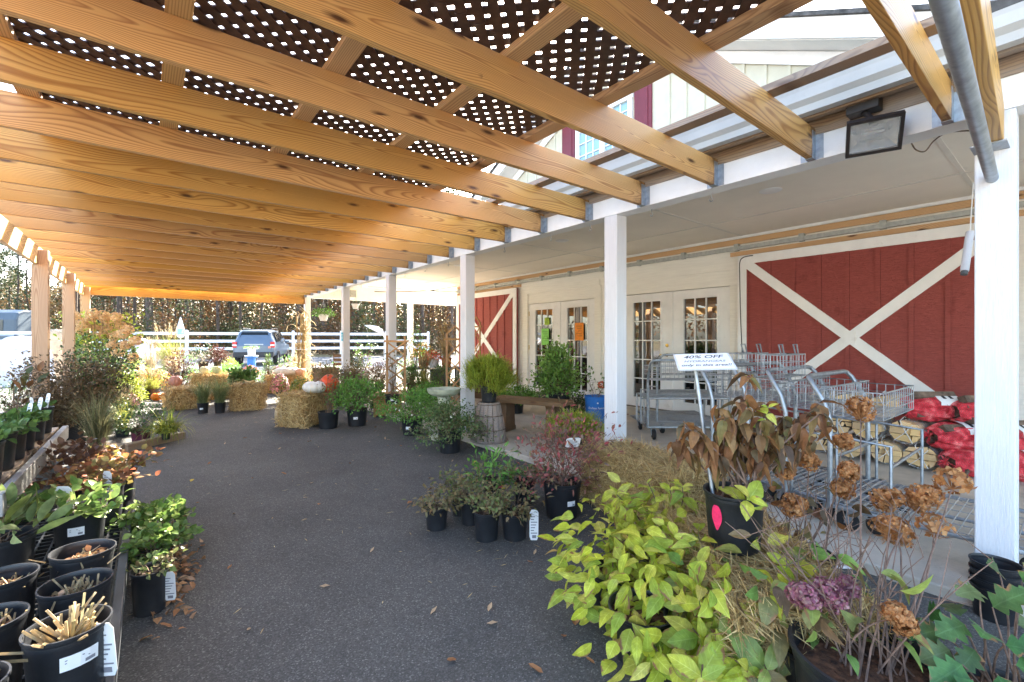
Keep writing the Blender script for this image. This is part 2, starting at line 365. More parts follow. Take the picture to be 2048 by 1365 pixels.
# ---------------------------------------------------------------- ground
def ground_mats():
    m, nt, b = newmat('asphalt'); L = nt.links.new
    tc = N(nt, 'ShaderNodeTexCoord')
    n1 = N(nt, 'ShaderNodeTexVoronoi', Scale=190.0); L(tc.outputs['Object'], n1.inputs['Vector'])
    n2 = N(nt, 'ShaderNodeTexNoise', Scale=.55, Detail=9.0, Roughness=.7); L(tc.outputs['Object'], n2.inputs['Vector'])
    n4 = N(nt, 'ShaderNodeTexNoise', Scale=70.0, Detail=4.0, Roughness=.7); L(tc.outputs['Object'], n4.inputs['Vector'])
    r1 = ramp(nt, [(0, (.066,.063,.058)), (.5, (.090,.086,.079)), (.88, (.118,.113,.104)), (1, (.22,.21,.195))])
    sp = N(nt, 'ShaderNodeSeparateColor'); L(n1.outputs['Color'], sp.inputs[0]); L(sp.outputs[0], r1.inputs[0])
    r2 = ramp(nt, [(.3, (.62,.62,.63)), (.7, (1.25,1.24,1.22))]); L(n2.outputs['Fac'], r2.inputs[0])
    mx = N(nt, 'ShaderNodeMix', data_type='RGBA', blend_type='MULTIPLY'); mx.inputs[0].default_value = 1; L(r1.outputs[0], mx.inputs[6]); L(r2.outputs[0], mx.inputs[7])
    L(mx.outputs[2], b.inputs['Base Color']); b.inputs['Roughness'].default_value = .85; b.inputs['Specular IOR Level'].default_value = .3
    ad = N(nt, 'ShaderNodeMath', operation='ADD'); L(n1.outputs['Distance'], ad.inputs[0]); L(n4.outputs['Fac'], ad.inputs[1])
    bp = N(nt, 'ShaderNodeBump', Strength=.5, Distance=.004); L(ad.outputs[0], bp.inputs['Height']); L(bp.outputs[0], b.inputs['Normal'])
    M['asphalt'] = m
    M['concrete'] = paint('concrete', (.52,.46,.38), .85, .10, 2.5, .3, 60, dirt=((.24,.235,.20), 1.6, .58))
    M['verge'] = paint('verge_ground', (.16,.12,.06), .95, .4, 1.5, .8, 20, dirt=((.09,.11,.03), .5, .5))
    M['roadgrey'] = paint('far_road', (.12,.12,.125), .9, .12, 1.0)
ground_mats()
g = MB()
g.add([(-400,-400,0),(400,-400,0),(400,400,0),(-400,400,0)], [(0,1,2,3)])
tag(g.build('ground', M['verge']), kind='structure')
M['gravel'] = paint('pale_gravel', (.40,.37,.32), .95, .16, 22, .8, 60, dirt=((.23,.20,.16), 1.2, .60))
g = MB(); xs = [(-30,-30),(30,-30),(30,20.0),(-30,40.0)]
g.add([(x,y,.004) for x,y in xs], [(0,1,2,3)])
tag(g.build('gravel_lot', M['gravel']), kind='structure')
M['lot'] = paint('worn_lot', (.17,.165,.155), .92, .15, 3, .5, 60, dirt=((.13,.12,.11), .8, .55))
g = MB(); g.add([(-30,11.5,.006),(30,11.5,.006),(30,21,.006),(-30,40,.006)], [(0,1,2,3)]); tag(g.build('parking_lot', M['lot']), kind='structure')
g = MB(); xs = [(-1.25,-.5),(3.02,-.5),(3.02,12.2),(2.2,12.7),(1.2,11.9),(.2,11.2),(-.9,10.6),(-1.6,9.0),(-1.4,7.0)]  # path ends just behind the camera; unseen pale gravel added there for bounce light
g.add([(x,y,.008) for x,y in xs], [tuple(range(len(xs)))])
tag(g.build('asphalt_path', M['asphalt']), kind='structure')
g = MB(); g.add([(-60,50,.008),(60,11,.008),(60,17,.008),(-60,56,.008)], [(0,1,2,3)])
tag(g.build('road', M['roadgrey']), kind='structure')
g = MB(); g.box((3.02,-6,-.2),(6.78,13.1,.065))
g.box((6.78,11.1,-.2),(13,13.1,.065))
tag(g.build('porch_slab', M['concrete'], bevel=.01), kind='structure')

# ---------------------------------------------------------------- shop building
W = 6.8
B = thing('shop_building', 'cream and red barn style shop building with long porch and white posts', 'building', (W, 5.5, 0))
def bb(mb, name, mat, parent=None, bevel=0, org=(W,5.5,0)):
    mb.shift((-org[0], -org[1], -org[2])); return mb.build(name, mat, parent or B, bevel=bevel)
CZ = 2.78
# wall: pieces round the two door openings
dl, dr = (5.95, 7.96), (3.306, 5.29)
w = MB(); t = .2
for y0, y1, z0, z1 in ((-6, dr[0], 0, CZ), (dr[1], dl[0], 0, CZ), (dl[1], 11.1, 0, CZ), (dr[0], dr[1], 2.07, CZ), (dl[0], dl[1], 2.07, CZ)):
    w.box((W, y0, z0), (W+t, y1, z1))
w.box((W+t, 10.9, 0), (16, 11.1, CZ))
w.box((W+t, -6, 0), (16, -5.8, CZ))
bb(w, 'wall', M['cream'])
# interior (dim room behind the glass)
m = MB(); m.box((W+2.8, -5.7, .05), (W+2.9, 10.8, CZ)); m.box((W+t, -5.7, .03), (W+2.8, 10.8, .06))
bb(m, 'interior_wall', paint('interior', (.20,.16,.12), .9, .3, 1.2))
# clapboard lines over the doors
cl = MB()
for y0, y1 in (dl, dr):
    cl.box((W-.02, y0-.12, 2.30), (W-.002, y1+.12, 2.42)); 
    cl.box((W-.03, y0-.16, 2.07), (W-.002, y0-.0, 2.30)); cl.box((W-.03, y1+.0, 2.07), (W-.002, y1+.16, 2.30))
    cl.box((W-.032, y0-.16, .065), (W-.002, y0-.002, 2.068)); cl.box((W-.032, y1+.002, .065), (W-.002, y1+.16, 2.068))
for z in (2.44, 2.56): cl.box((W-.008, 3.1, z), (W-.001, 8.2, z+.11))
bb(cl, 'door_surround', M['cream'])
# upper front gable
PK = (5.45, 6.95); SL = .50
def gz(y): return PK[1] - SL*abs(y-PK[0])
gb = MB(); ya, yb = PK[0]-5.2, PK[0]+5.2
gb.prism([(ya, CZ), (yb, CZ), (yb, gz(yb)-.1), (PK[0], gz(PK[0])-.12), (ya, gz(ya)-.1)], W+.0, W+.2, 'x')
bt = MB(); y = ya+.1
while y < yb:
    if not (4.55 < y < 6.95): bt.box((W-.022, y, 3.2), (W-.001, y+.04, gz(y+.02)-.16))
    else:
        bt.box((W-.022, y, 5.86), (W-.001, y+.04, gz(y+.02)-.16)); bt.box((W-.022, y, 3.2), (W-.001, y+.04, 4.15))
    y += .305
bb(gb, 'gable_wall', M['siding']); bb(bt, 'batten', M['siding'])
rk = MB()
for sgn in (-1, 1):
    e = PK[0]+sgn*5.6
    rk.prism([(PK[0], PK[1]-.04), (e, gz(e)-.04), (e, gz(e)-.30), (PK[0], PK[1]-.30)], W-.42, W-.38, 'x')
    rk.prism([(PK[0], PK[1]-.28), (e, gz(e)-.28), (e, gz(e)-.31), (PK[0], PK[1]-.31)], W-.379, W-.02, 'x')
    rk.prism([(PK[0], PK[1]-.32), (e, gz(e)-.32), (e, gz(e)-.50), (PK[0], PK[1]-.50)], W-.045, W-.024, 'x')
bb(rk, 'rake_trim', M['white'])
M['shingle'] = paint('grey_shingle', (.10,.095,.09), .9, .3, 9, .5, 25)
rf = MB()
for sgn in (-1, 1):
    e = PK[0]+sgn*5.75
    rf.prism([(PK[0], PK[1]+.02), (e, gz(e)+.02), (e, gz(e)-.035), (PK[0], PK[1]-.035)], W-.46, W+9, 'x')
bb(rf, 'upper_roof', M['shingle'])
# porch roof, header, fascia, gutter, ceiling
pr = MB(); pr.prism([(3.02, 2.735), (W, 3.62), (W, 3.69), (3.00, 2.80)], -6, 13.3, 'y'); bb(pr, 'porch_roof', M['shingle'])
hd = MB(); hd.box((3.19, -6, 2.36), (3.33, 12.9, 2.77)); hd.box((3.33, 12.76, 2.36), (13, 12.9, 2.77)); bb(hd, 'header_beam', M['white'])
fs = MB(); fs.box((3.075, -6, 2.605), (3.187, 13, 2.63)); fs.box((3.06, -6, 2.575), (3.10, 13, 2.602)); fs.box((3.180, -6, 2.512), (3.1895, 12.9, 2.604)); bb(fs, 'fascia_board', M['woodold'])
fs = MB(); fs.box((3.05, -6, 2.635), (3.187, 13.1, 2.73)); bb(fs, 'fascia_trim', M['white'])
gt = MB(); gt.prism([(3.048,2.71),(3.048,2.585),(2.99,2.585),(2.975,2.62),(2.945,2.645),(2.93,2.69),(2.92,2.71),(2.935,2.716),(2.94,2.70),(3.03,2.70)], -6, 13.2, 'y'); bb(gt, 'gutter', M['gutter'])
ce = MB(); ce.box((3.331, -6, CZ), (W-.001, 12.75, CZ+.03)); ce.box((W+.2,11.11,CZ),(13,12.75,CZ+.03)); bb(ce, 'porch_ceiling', M['ceiling'])
se = MB()
for y in np.arange(-4.2, 12.6, 2.44): se.box((3.34, y, CZ-.006), (W-.01, y+.035, CZ-.0005))
for x in (4.55, 5.77): se.box((x, -6, CZ-.008), (x+.035, 12.7, CZ-.002))
bb(se, 'ceiling_seam', paint('seam', (.74,.70,.62), .8, .03))
for y in (2.0, 5.0, 8.0, 10.6):
    m = MB(); m.lathe([(.0001,-.012),(.085,-.012),(.105,-.003),(.105,0)], 24, 0, (4.95, y, CZ)); bb(m, 'recessed_light', M['white'])
# posts
POSTY = [.205, 2.55, 4.98, 7.40, 9.74, 12.76]
for y in POSTY:
    m = MB(); m.box((3.192, y, .066), (3.332, y+.14, 2.359)); bb(m, 'porch_post', M['postwhite'], bevel=.006)
m = MB(); m.box((6.15, 12.76, .066), (6.29, 12.9, 2.359)); bb(m, 'porch_post', M['postwhite'], bevel=.006)
m = MB(); m.box((9.6, 12.76, .066), (9.74, 12.9, 2.359)); bb(m, 'porch_post', M['postwhite'], bevel=.006)
# ceiling hooks
for y in (1.75, 2.27, 2.95, 3.5, 4.3, 5.6, 6.3, 7.0, 8.2, 9.0):
    m = MB(); x = 3.30; a = np.linspace(math.pi*.5, math.pi*2.1, 10)
    m.tube([(x, y, 2.359), (x, y, 2.325)] + [(x, y+.013*math.cos(q), 2.312+.013*math.sin(q)) for q in a], .0028, 5); bb(m, 'ceiling_hook', M['steel'])
# door track with brackets, furring strips
tr = MB(); tr.box((W-.10, .3, 2.565), (W-.055, 11.0, 2.62))
for y in np.arange(.6, 11, .85): tr.box((W-.11, y, 2.555), (W-.05, y+.06, 2.655)); tr.box((W-.05, y+.01, 2.63),(W-.001,y+.05,2.65))
bb(tr, 'door_track', M['rail'])
fu = MB(); fu.box((W-.035, .3, 2.66), (W-.002, 11, 2.735)); fu.box((W-.03, .3, 2.49), (W-.002, 3.3, 2.55)); fu.box((W-.03, 8.2, 2.49), (W-.002, 11, 2.55)); bb(fu, 'furring_strip', M['woodbeam'])
ctr = MB(); ctr.box((W-.03, -6, 2.742), (W-.002, 11, 2.779)); bb(ctr, 'cornice_trim', M['white'])
# sliding barn doors
def barn_door(y0, y1):
    z0, z1 = .10, 2.47; x1 = W-.06; x0 = x1-.035; tw = .125; px_ = x0-.022
    m = MB(); m.box((x0, y0, z0), (x1, y1, z1)); d = bb(m, 'barn_door', M['red'])
    m = MB(); y = y0+.16
    while y < y1-.05: m.box((x0-.0165, y, z0+.01), (x0-.001, y+.045, z1-.01)); y += .30
    bb(m, 'door_batten', M['red'], d)
    m = MB(); e = .0015
    m.box((px_, y0, z0), (x0-.0005, y0+tw, z1)); m.box((px_, y1-tw, z0), (x0-.0005, y1, z1))
    m.box((px_-e, y0+tw, z1-tw), (x0-.0005, y1-tw, z1)); m.box((px_-e, y0+tw, z0), (x0-.0005, y1-tw, z0+tw)); bb(m, 'door_trim', M['white'], d, bevel=.003)
    a = (y0+tw*.6, z0+tw*.6); b = (y1-tw*.6, z1-tw*.6)
    m = MB(); m.bar((px_+.009, a[0], a[1]), (px_+.009, b[0], b[1]), .019, .12, up=(0,-(b[1]-a[1]),b[0]-a[0])); bb(m, 'door_brace', M['white'], d)
    m = MB(); m.bar((px_+.012, a[0], b[1]), (px_+.012, b[0], a[1]), .019, .12, up=(0,(b[1]-a[1]),b[0]-a[0])); bb(m, 'door_brace', M['white'], d)
    m = MB(); cy, cz = (y0+y1)/2, (z0+z1)/2; m.box((px_-.008, cy-.06, cz-.085), (px_+.0, cy+.06, cz+.085)); bb(m, 'brace_plate', M['white'], d)
    return d
barn_door(.44, 3.15); barn_door(8.27, 10.92)
# glazed entrance doors
mg, nt, b_ = newmat('door_glass'); b_.inputs['Base Color'].default_value = (.008,.008,.009,1); b_.inputs['Roughness'].default_value = .015
b_.inputs['Specular IOR Level'].default_value = 1.0; b_.inputs['IOR'].default_value = 1.9; b_.inputs['Alpha'].default_value = .88
nz = N(nt, 'ShaderNodeTexNoise', Scale=2.2, Detail=1.0); bq = N(nt, 'ShaderNodeBump', Strength=.05, Distance=.03); tc_ = N(nt,'ShaderNodeTexCoord'); nt.links.new(tc_.outputs['Object'], nz.inputs['Vector']); nt.links.new(nz.outputs['Fac'], bq.inputs['Height']); nt.links.new(bq.outputs[0], b_.inputs['Normal'])
M['glass'] = mg
def entrance(y0, y1, knob_right=True, handle=True):
    z0, z1 = .075, 2.06; x0 = W+.02; x1 = W+.065; gc = (y0+y1)/2; gw = .28; g0, g1 = .235, 1.92
    m = MB()
    m.box((x0, y0, z0), (x1, gc-gw, z1)); m.box((x0, gc+gw, z0), (x1, y1, z1))
    m.box((x0, gc-gw, z0), (x1, gc+gw, g0)); m.box((x0, gc-gw, g1), (x1, gc+gw, z1))
    d = bb(m, 'entrance_door', M['white'])
    m = MB(); e = .03
    for q in (gc-gw-e, gc+gw): m.box((x0-.012, q, g0-e), (x0-.0005, q+e, g1+e))
    m.box((x0-.013, gc-gw, g0-e), (x0-.0005, gc+gw, g0)); m.box((x0-.013, gc-gw, g1), (x0-.0005, gc+gw, g1+e))
    for i in (1, 2): yy = gc-gw+i*gw*2/3; m.box((x0+.006, yy-.009, g0), (x0+.024, yy+.009, g1))
    for i in range(1, 5): zz = g0+i*(g1-g0)/5; m.box((x0+.005, gc-gw, zz-.009), (x0+.023, gc+gw, zz+.009))
    bb(m, 'glazing_bars', M['white'], d)
    m = MB(); m.box((x0+.026, gc-gw, g0), (x0+.032, gc+gw, g1)); bb(m, 'glass', M['glass'], d)
    if handle:
        yk = y0+.09 if knob_right else y1-.09
        m = MB(); m.lathe([(.0001,.012),(.026,.010),(.03,0)], 16); m.xform(Matrix.Translation((x0-.001, yk, 1.16)) @ Matrix.Rotation(-math.pi/2, 4, 'Y')); bb(m, 'deadbolt', M['brass'], d)
        m = MB(); m.lathe([(.0001,.055),(.02,.052),(.024,.04),(.012,.03),(.012,.01),(.03,.006),(.03,0)], 16); m.xform(Matrix.Translation((x0-.001, yk, 1.0)) @ Matrix.Rotation(-math.pi/2, 4, 'Y')); m.bar((x0-.05,yk,1.0),(x0-.05,yk+.11,1.005),.012,.016); bb(m, 'door_handle', M['brass'], d)
    yk = y1-.004 if knob_right else y0+.004
    for z in (.3, 1.08, 1.85): h_ = MB(); h_.tube([(x0-.006, yk, z-.05), (x0-.006, yk, z+.05)], .008, 8); bb(h_, 'hinge', M['brass'], d)
    return d
yc = (dl[0]+dl[1])/2; D1 = entrance(yc+.002, dl[1]-.004, True); D2 = entrance(dl[0]+.004, yc-.002, False, False)
yc2 = (dr[0]+dr[1])/2; D3 = entrance(yc2+.002, dr[1]-.004, True); D4 = entrance(dr[0]+.004, yc2-.002, False, False)
for q in (yc, yc2):
    m = MB(); m.box((W+.004, q-.022, .075), (W+.019, q+.022, 2.06)); bb(m, 'astragal', M['white'])
th = MB()
for y0, y1 in (dl, dr): th.box((W-.05, y0, .0655), (W+.1, y1, .074))
bb(th, 'door_sill', paint('sill_bronze', (.12,.08,.05), .5, .1))
# gable window with shutters
wx = W-.002; y0, y1, z0, z1 = 5.06, 6.44, 4.2, 5.66
m = MB()
for a, b_ in ((y0, y0+.09), (y1-.09, y1), ((y0+y1)/2-.06, (y0+y1)/2+.06)): m.box((wx-.05, a, z0), (wx, b_, z1))
for a, b_ in ((z0-.05, z0+.06), (z1-.07, z1+.06)): m.box((wx-.055, y0-.02, a), (wx, y1+.02, b_))
wf = bb(m, 'gable_window', M['white'])
m = MB()
for s in (0, 1):
    a = y0+.09+s*((y1-y0)/2-.03); b_ = a + (y1-y0)/2-.15
    for i in (1, 2): yy = a+(b_-a)*i/3; m.box((wx-.03, yy-.01, z0+.06), (wx-.012, yy+.01, z1-.07))
    for i in range(1, 6): zz = z0+(z1-z0)*i/6; m.box((wx-.031, a, zz-.01), (wx-.011, b_, zz+.01))
bb(m, 'glazing_bars', M['white'], wf)
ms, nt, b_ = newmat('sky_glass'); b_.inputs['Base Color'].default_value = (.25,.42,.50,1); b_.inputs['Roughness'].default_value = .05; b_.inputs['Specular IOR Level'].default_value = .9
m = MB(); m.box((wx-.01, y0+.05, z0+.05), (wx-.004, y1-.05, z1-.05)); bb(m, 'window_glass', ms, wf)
for a, b_ in ((4.66, 5.02), (6.48, 6.84)):
    m = MB(); m.box((wx-.03, a, z0-.05), (wx, b_, z1+.05)); s_ = bb(m, 'shutter', M['shutter'], bevel=.004)
    m = MB()
    for q0, q1 in ((z0+.02, z0+.66), (z0+.75, z1-.02)): m.box((wx-.042, a+.07, q0), (wx-.031, b_-.07, q1))
    bb(m, 'shutter_panel', M['shutter'], s_, bevel=.006)
# papers taped on the left doors
for (d_, y, z, w_, h_, colr, nm, lab) in ((D1, 7.42, 1.32, .24, .36, (.25,.62,.12), 'paper_notice', 'pale green paper notice taped inside the left door glass'), (D1, 7.36, 1.66, .15, .16, (.35,.52,.05), 'paper_notice', 'small olive green note above the pale green notice'), (D2, 6.40, 1.42, .24, .36, (.85,.27,.03), 'paper_notice', 'orange paper notice taped on the second door glass')):
    m = MB(); m.box((-.0015, -w_/2, -h_/2), (.0015, w_/2, h_/2)); o = m.build(nm, paint('notice_paper', colr, .7, .12, 14), None, loc=(W+.0225, y, z)); tag(o, lab, 'notice')
    mm = MB()
    for i in range(5): mm.box((-.0025, -w_*.36+(.02*(i%2)), h_*.3-i*h_*.14), (-.0017, w_*.36-(.03*(i%3)), h_*.3-i*h_*.14+.012))
    mm.build('printed_lines', paint('notice_ink', tuple(np.array(colr)*.55), .7, .05), o)

# ---------------------------------------------------------------- pergola
PG = thing('pergola', 'long timber pergola with brown lattice roof over the asphalt aisle', 'pergola', (1.0, 6.5, 0))
def pl(v): return (v[0]-1.0, v[1]-6.5, v[2])
RB, RH, XL, XR = 2.365, .184, -1.17, 3.185
raf = MB(); raf.box((-(XR-XL)/2, -.019, -RH/2), ((XR-XL)/2, .019, RH/2)); rob = None
hg = MB(); q = (XR-XL)/2
for s in (-1, 1):
    hg.box((q-.055, s*.0205-.0012, -RH/2-.004), (q-.001, s*.0205+.0012, RH/2-.02)); hg.box((q-.0022, min(s*.0205,s*.062), -RH/2-.004), (q-.0005, max(s*.0205,s*.062), RH/2-.03))
hg.box((q-.055, -.0205, -RH/2-.0055), (q-.001, .0205, -RH/2-.0022))
for n in range(21):
    y = .436+.61*n
    if n == 0:
        rob = raf.build('rafter', M['wood'], PG, bevel=.003); hob = hg.build('joist_hanger', M['steel'], rob); o = rob
    else: o = dup(rob, parent=PG)
    o.location = pl(((XL+XR)/2, y, RB+RH/2)); o.rotation_euler = (0, 0, R(random.uniform(-.12,.12)))
# left beam, end beams, posts
m = MB(); m.box((-.02, -6.2, -.112), (.02, 6.2, .112)); m.build('side_beam', M['woodbeam'], PG, loc=pl((-1.062, 6.5, 2.266)), bevel=.003)
m = MB(); m.box((-2.16, -.02, -.098), (2.155, .02, .098)); m.build('end_beam', M['wood'], PG, loc=pl((1.03, 12.775, 2.28)), bevel=.003)
nb = []
for k in (-1, 1):
    m = MB(); m.box((-4.3, -.02, -.098), (0, .02, .098)); o = m.build('end_beam', M['wood'], PG, loc=pl((3.185, .285+k*.022, 2.278)), bevel=.003); o.rotation_euler = (0,0,R(2.6))
m = MB(); m.box((-.14, -.06, -.006), (.0, .06, 0)); m.build('beam_bracket', M['steel'], PG, loc=pl((3.19, .285, 2.178)))
for y in (12.62, 10.22, 7.80, 5.40):
    m = MB(); m.box((-.07, -.07, 0), (.07, .07, 2.152)); m.box((-.022+.0005, -.0695, 2.152), (.07, .0695, 2.325))
    m.build('pergola_post', M['woodpost'], PG, loc=pl((-1.04+.014, y, .005)), bevel=.004)
PX = [2.55, 1.93, 1.31, .70, .09, -.50]
for i, x in enumerate(PX):
    m = MB(); m.box((-.045, -6.3, 0), (.045, 6.3, .038)); m.build('purlin', M['woodold'] if i == 0 else M['woodbeam'], PG, loc=pl((x, 6.62, RB+RH+.001)), bevel=.002)
# diagonal lattice panels
def lattice_panel(x0, x1, y0, y1):
    mb = MB(); pitch = .0665; wdt = .044; th = .006; cx, cy = (x0+x1)/2, (y0+y1)/2; hx, hy = (x1-x0)/2, (y1-y0)/2
    for lay, sg in ((0, 1), (1, -1)):
        c = -(hx+hy)
        while c < hx+hy:
            # line: v = sg*u + c*... param in (u,v); clip to rectangle
            pts = []
            # points with v = sg*u + k
            k = c
            us = sorted([-hx, hx, (-hy-k)*sg, (hy-k)*sg]); 
            cand = [u for u in us if -hx-1e-6 <= u <= hx+1e-6 and -hy-1e-6 <= sg*u+k <= hy+1e-6]
            if len(cand) >= 2 and cand[-1]-cand[0] > .02:
                u0, u1 = cand[0], cand[-1]
                z = lay*(th+.001)+th/2
                mb.bar((cx+u0, cy+sg*u0+k, z), (cx+u1, cy+sg*u1+k, z), wdt, th)
            c += pitch*math.sqrt(2)
    return mb
ZL = RB+RH+.041
yy = .35; 
for i in range(10):
    m = lattice_panel(-1.215, 1.215, -.612, .612)
    # panels differ a little, one has a split slat
    m.build('lattice_panel', M['lattice'], PG, loc=pl((.715, yy+.615+i*1.232, ZL + .0015*(i%2))))
# galvanised pipe into the right post
m = MB(); a = R(2.6); m.tube([(3.2, .285, 2.045), (3.2-1.6*math.cos(a), .285-1.6*math.sin(a), 2.045), (3.2-4.1*math.cos(a), .285-4.1*math.sin(a), 2.045)], .024, 16)
tag(m.build('metal_pipe', M['steel']), 'round grey galvanised pipe running from the right porch post overhead', 'pipe')
# ---------------------------------------------------------------- fence beyond the lot
def fence(a, b, label, n, posth=1.72, rails=(1.58, 1.16, .74), group=None):
    a = Vector(a); b = Vector(b); d = (b-a); Ln = d.length; rz = math.atan2(d.y, d.x)
    t = thing('rail_fence', label, 'fence', (a.x, a.y, 0), rz)
    pm = MB(); pm.box((-.065,-.065,0), (.065,.065,posth)); pm.add([(-.08,-.08,posth),(.08,-.08,posth),(.08,.08,posth),(-.08,.08,posth),(0,0,posth+.06)], [(0,1,4),(1,2,4),(2,3,4),(3,0,4),(3,2,1,0)])
    po = None
    for i in range(n+1):
        if po is None: po = pm.build('fence_post', M['vinyl'], t); o = po
        else: o = dup(po, parent=t)
        o.location = (i*Ln/n, 0, 0)
    for z in rails:
        m = MB(); m.box((0, -.025, z-.075), (Ln, .025, z+.075)); m.build('fence_rail', M['vinyl'], t)
    return t
fence((-5.9, 32.9, 0), (14.0, 26.3, 0), 'white three rail fence along the far edge of the lot behind the parked car', 8)
fence((-13.5, 29.5, 0), (-6.05, 32.85, 0), 'shorter white rail fence section behind the wrapped white sacks at left', 3, 1.85, (1.72, 1.3, .85))
fence((-9.5, -8, 0), (-9.5, 9.5, 0), 'white rail fence off to the left side, seen mirrored in the door glass', 7)

# ---------------------------------------------------------------- blue grey suv, seen from behind
def car(loc, rz):
    t = thing('parked_car', 'blue grey sport utility car parked facing away near the white fence', 'car', loc, rz)
    body = paint('car_paint', (.10,.135,.18), .3, .03, 3, spec=.7, metal=.35); dk = paint('car_glass', (.01,.013,.016), .12, 0, spec=.25); trim = paint('car_trim', (.03,.03,.032), .5, .05)
    Ln, w2 = 4.4, .9
    # y=0 rear, +y forward. stations of (y, zlow, zbelt, zroof, half width belt, half width roof)
    st = [(0.02,.48,.92,.95,.80,.74),(0.06,.42,1.0,1.08,.86,.72),(.12,.40,1.06,1.25,.885,.70),(.28,.40,1.10,1.62,.90,.66),(.42,.40,1.10,1.70,.90,.64),(1.4,.40,1.08,1.74,.905,.65),(2.3,.40,1.06,1.70,.905,.64),(2.75,.40,1.04,1.45,.90,.66),(3.15,.40,1.02,1.08,.895,.70),(3.9,.42,.96,.99,.87,.70),(4.3,.46,.80,.82,.80,.62),(4.4,.50,.70,.71,.70,.55)]
    v = []; K = 12
    for y, z0, zb, zr, wb, wr in st:
        half = [(wb*.80,z0),(wb*.98,z0+.10),(wb,(z0+zb)/2+.05),(wb*.985,zb),(wr+.01,zr-.06 if zr-zb>.2 else zr-.02),(wr-.12,zr)]
        ring = half + [(-a, b) for a, b in half[::-1]]
        v += [(a, y, b) for a, b in ring]
    n = len(st); fs = [(i*K+k, i*K+(k+1)%K, (i+1)*K+(k+1)%K, (i+1)*K+k) for i in range(n-1) for k in range(K)]
    m = MB(); m.add(v, np.array(fs), 0, True); m.add(v[:K], [tuple(range(K))]); m.add(v[-K:], [tuple(range(K))[::-1]])
    m.build('body', body, t, ang=35)
    m = MB(); m.add([(-.66,.105,1.16),(.66,.105,1.16),(.56,.262,1.585),(-.56,.262,1.585)], [(0,1,2,3)]); m.add([(-.66,.10,1.16),(.66,.10,1.16),(.56,.257,1.585),(-.56,.257,1.585)], [(0,1,2,3)]); m.build('rear_window', dk, t)
    for s in (-1, 1):
        m = MB(); m.add([(s*.897,.5,1.14),(s*.897,1.35,1.14),(s*.70,1.3,1.62),(s*.70,.6,1.60)],[(0,1,2,3)]); m.shift((s*.02,0,0)); m.build('side_window', dk, t)
        m = MB(); m.add([(s*.902,1.42,1.14),(s*.902,2.7,1.12),(s*.71,2.3,1.62),(s*.71,1.42,1.63)],[(0,1,2,3)]); m.shift((s*.02,0,0)); m.build('side_window', dk, t)
        m = MB(); m.box((s*.80-.09,.0,.86),(s*.80+.09,.14,1.14)); o = m.build('tail_light', paint('tail_red',(.55,.02,.02),.25,.05), t, bevel=.02)
        m = MB(); m.box((s*.80-.088,-.008,.95),(s*.80+.088,.05,1.01)); m.build('reversing_lamp', M['white'], o)
        for y in (.85, 3.45):
            m = MB(); m.lathe([(.20,-.11),(.33,-.11),(.36,-.07),(.36,.07),(.33,.11),(.20,.11)], 24); m.xform(Matrix.Translation((s*.82,y,.36)) @ Matrix.Rotation(math.pi/2,4,'Y')); wh = m.build('wheel', M['rubber'], t)
            m = MB(); m.lathe([(.0001,.06),(.20,.08),(.21,.0)],20); m.lathe([(.0001,-.06),(.20,-.08),(.21,.0)],20); m.xform(Matrix.Translation((s*.82,y,.36)) @ Matrix.Rotation(math.pi/2,4,'Y')); m.build('rim', M['steel'], wh)
        m = MB(); m.tube([(s*.62,.7,1.74),(s*.62,.75,1.80),(s*.62,2.0,1.80),(s*.62,2.05,1.74)], .018, 6); m.build('roof_rail', trim, t)
        m = MB(); m.box((s*1.0-.11,2.55,1.05),(s*1.0+.11,2.65,1.2)); m.build('side_mirror', body, t, bevel=.03)
    m = MB(); m.box((-.86,-.07,.42),(.86,.10,.66)); m.build('rear_bumper', trim, t, bevel=.03)
    m = MB(); m.box((-.17,-.012,.80),(.17,.03,.95)); lp = m.build('licence_plate', M['paper'], t)
    m = MB(); [m.box((-.12+i*.045,-.016,.84),(-.095+i*.045,-.0125,.91)) for i in range(6)]; m.build('plate_characters', M['greyink'], lp)
    m = MB(); m.box((-.40,-.004,.98),(.40,.06,1.04)); m.build('tailgate_trim', M['steel'], t)
    m = MB(); m.box((.62,-.01,.83),(.74,.05,.93)); m.build('bumper_sticker', paint('sticker',(.7,.25,.15),.6,.05), t)
    m = MB(); m.tube([(0,.24,1.6),(0,.40,1.64)], .012, 6); m.box((-.55,.225,1.625),(.55,.40,1.66)); m.build('spoiler', body, t)
cp = P(507, 740, 21.5); car((cp.x, cp.y, 0.004), -R(22))

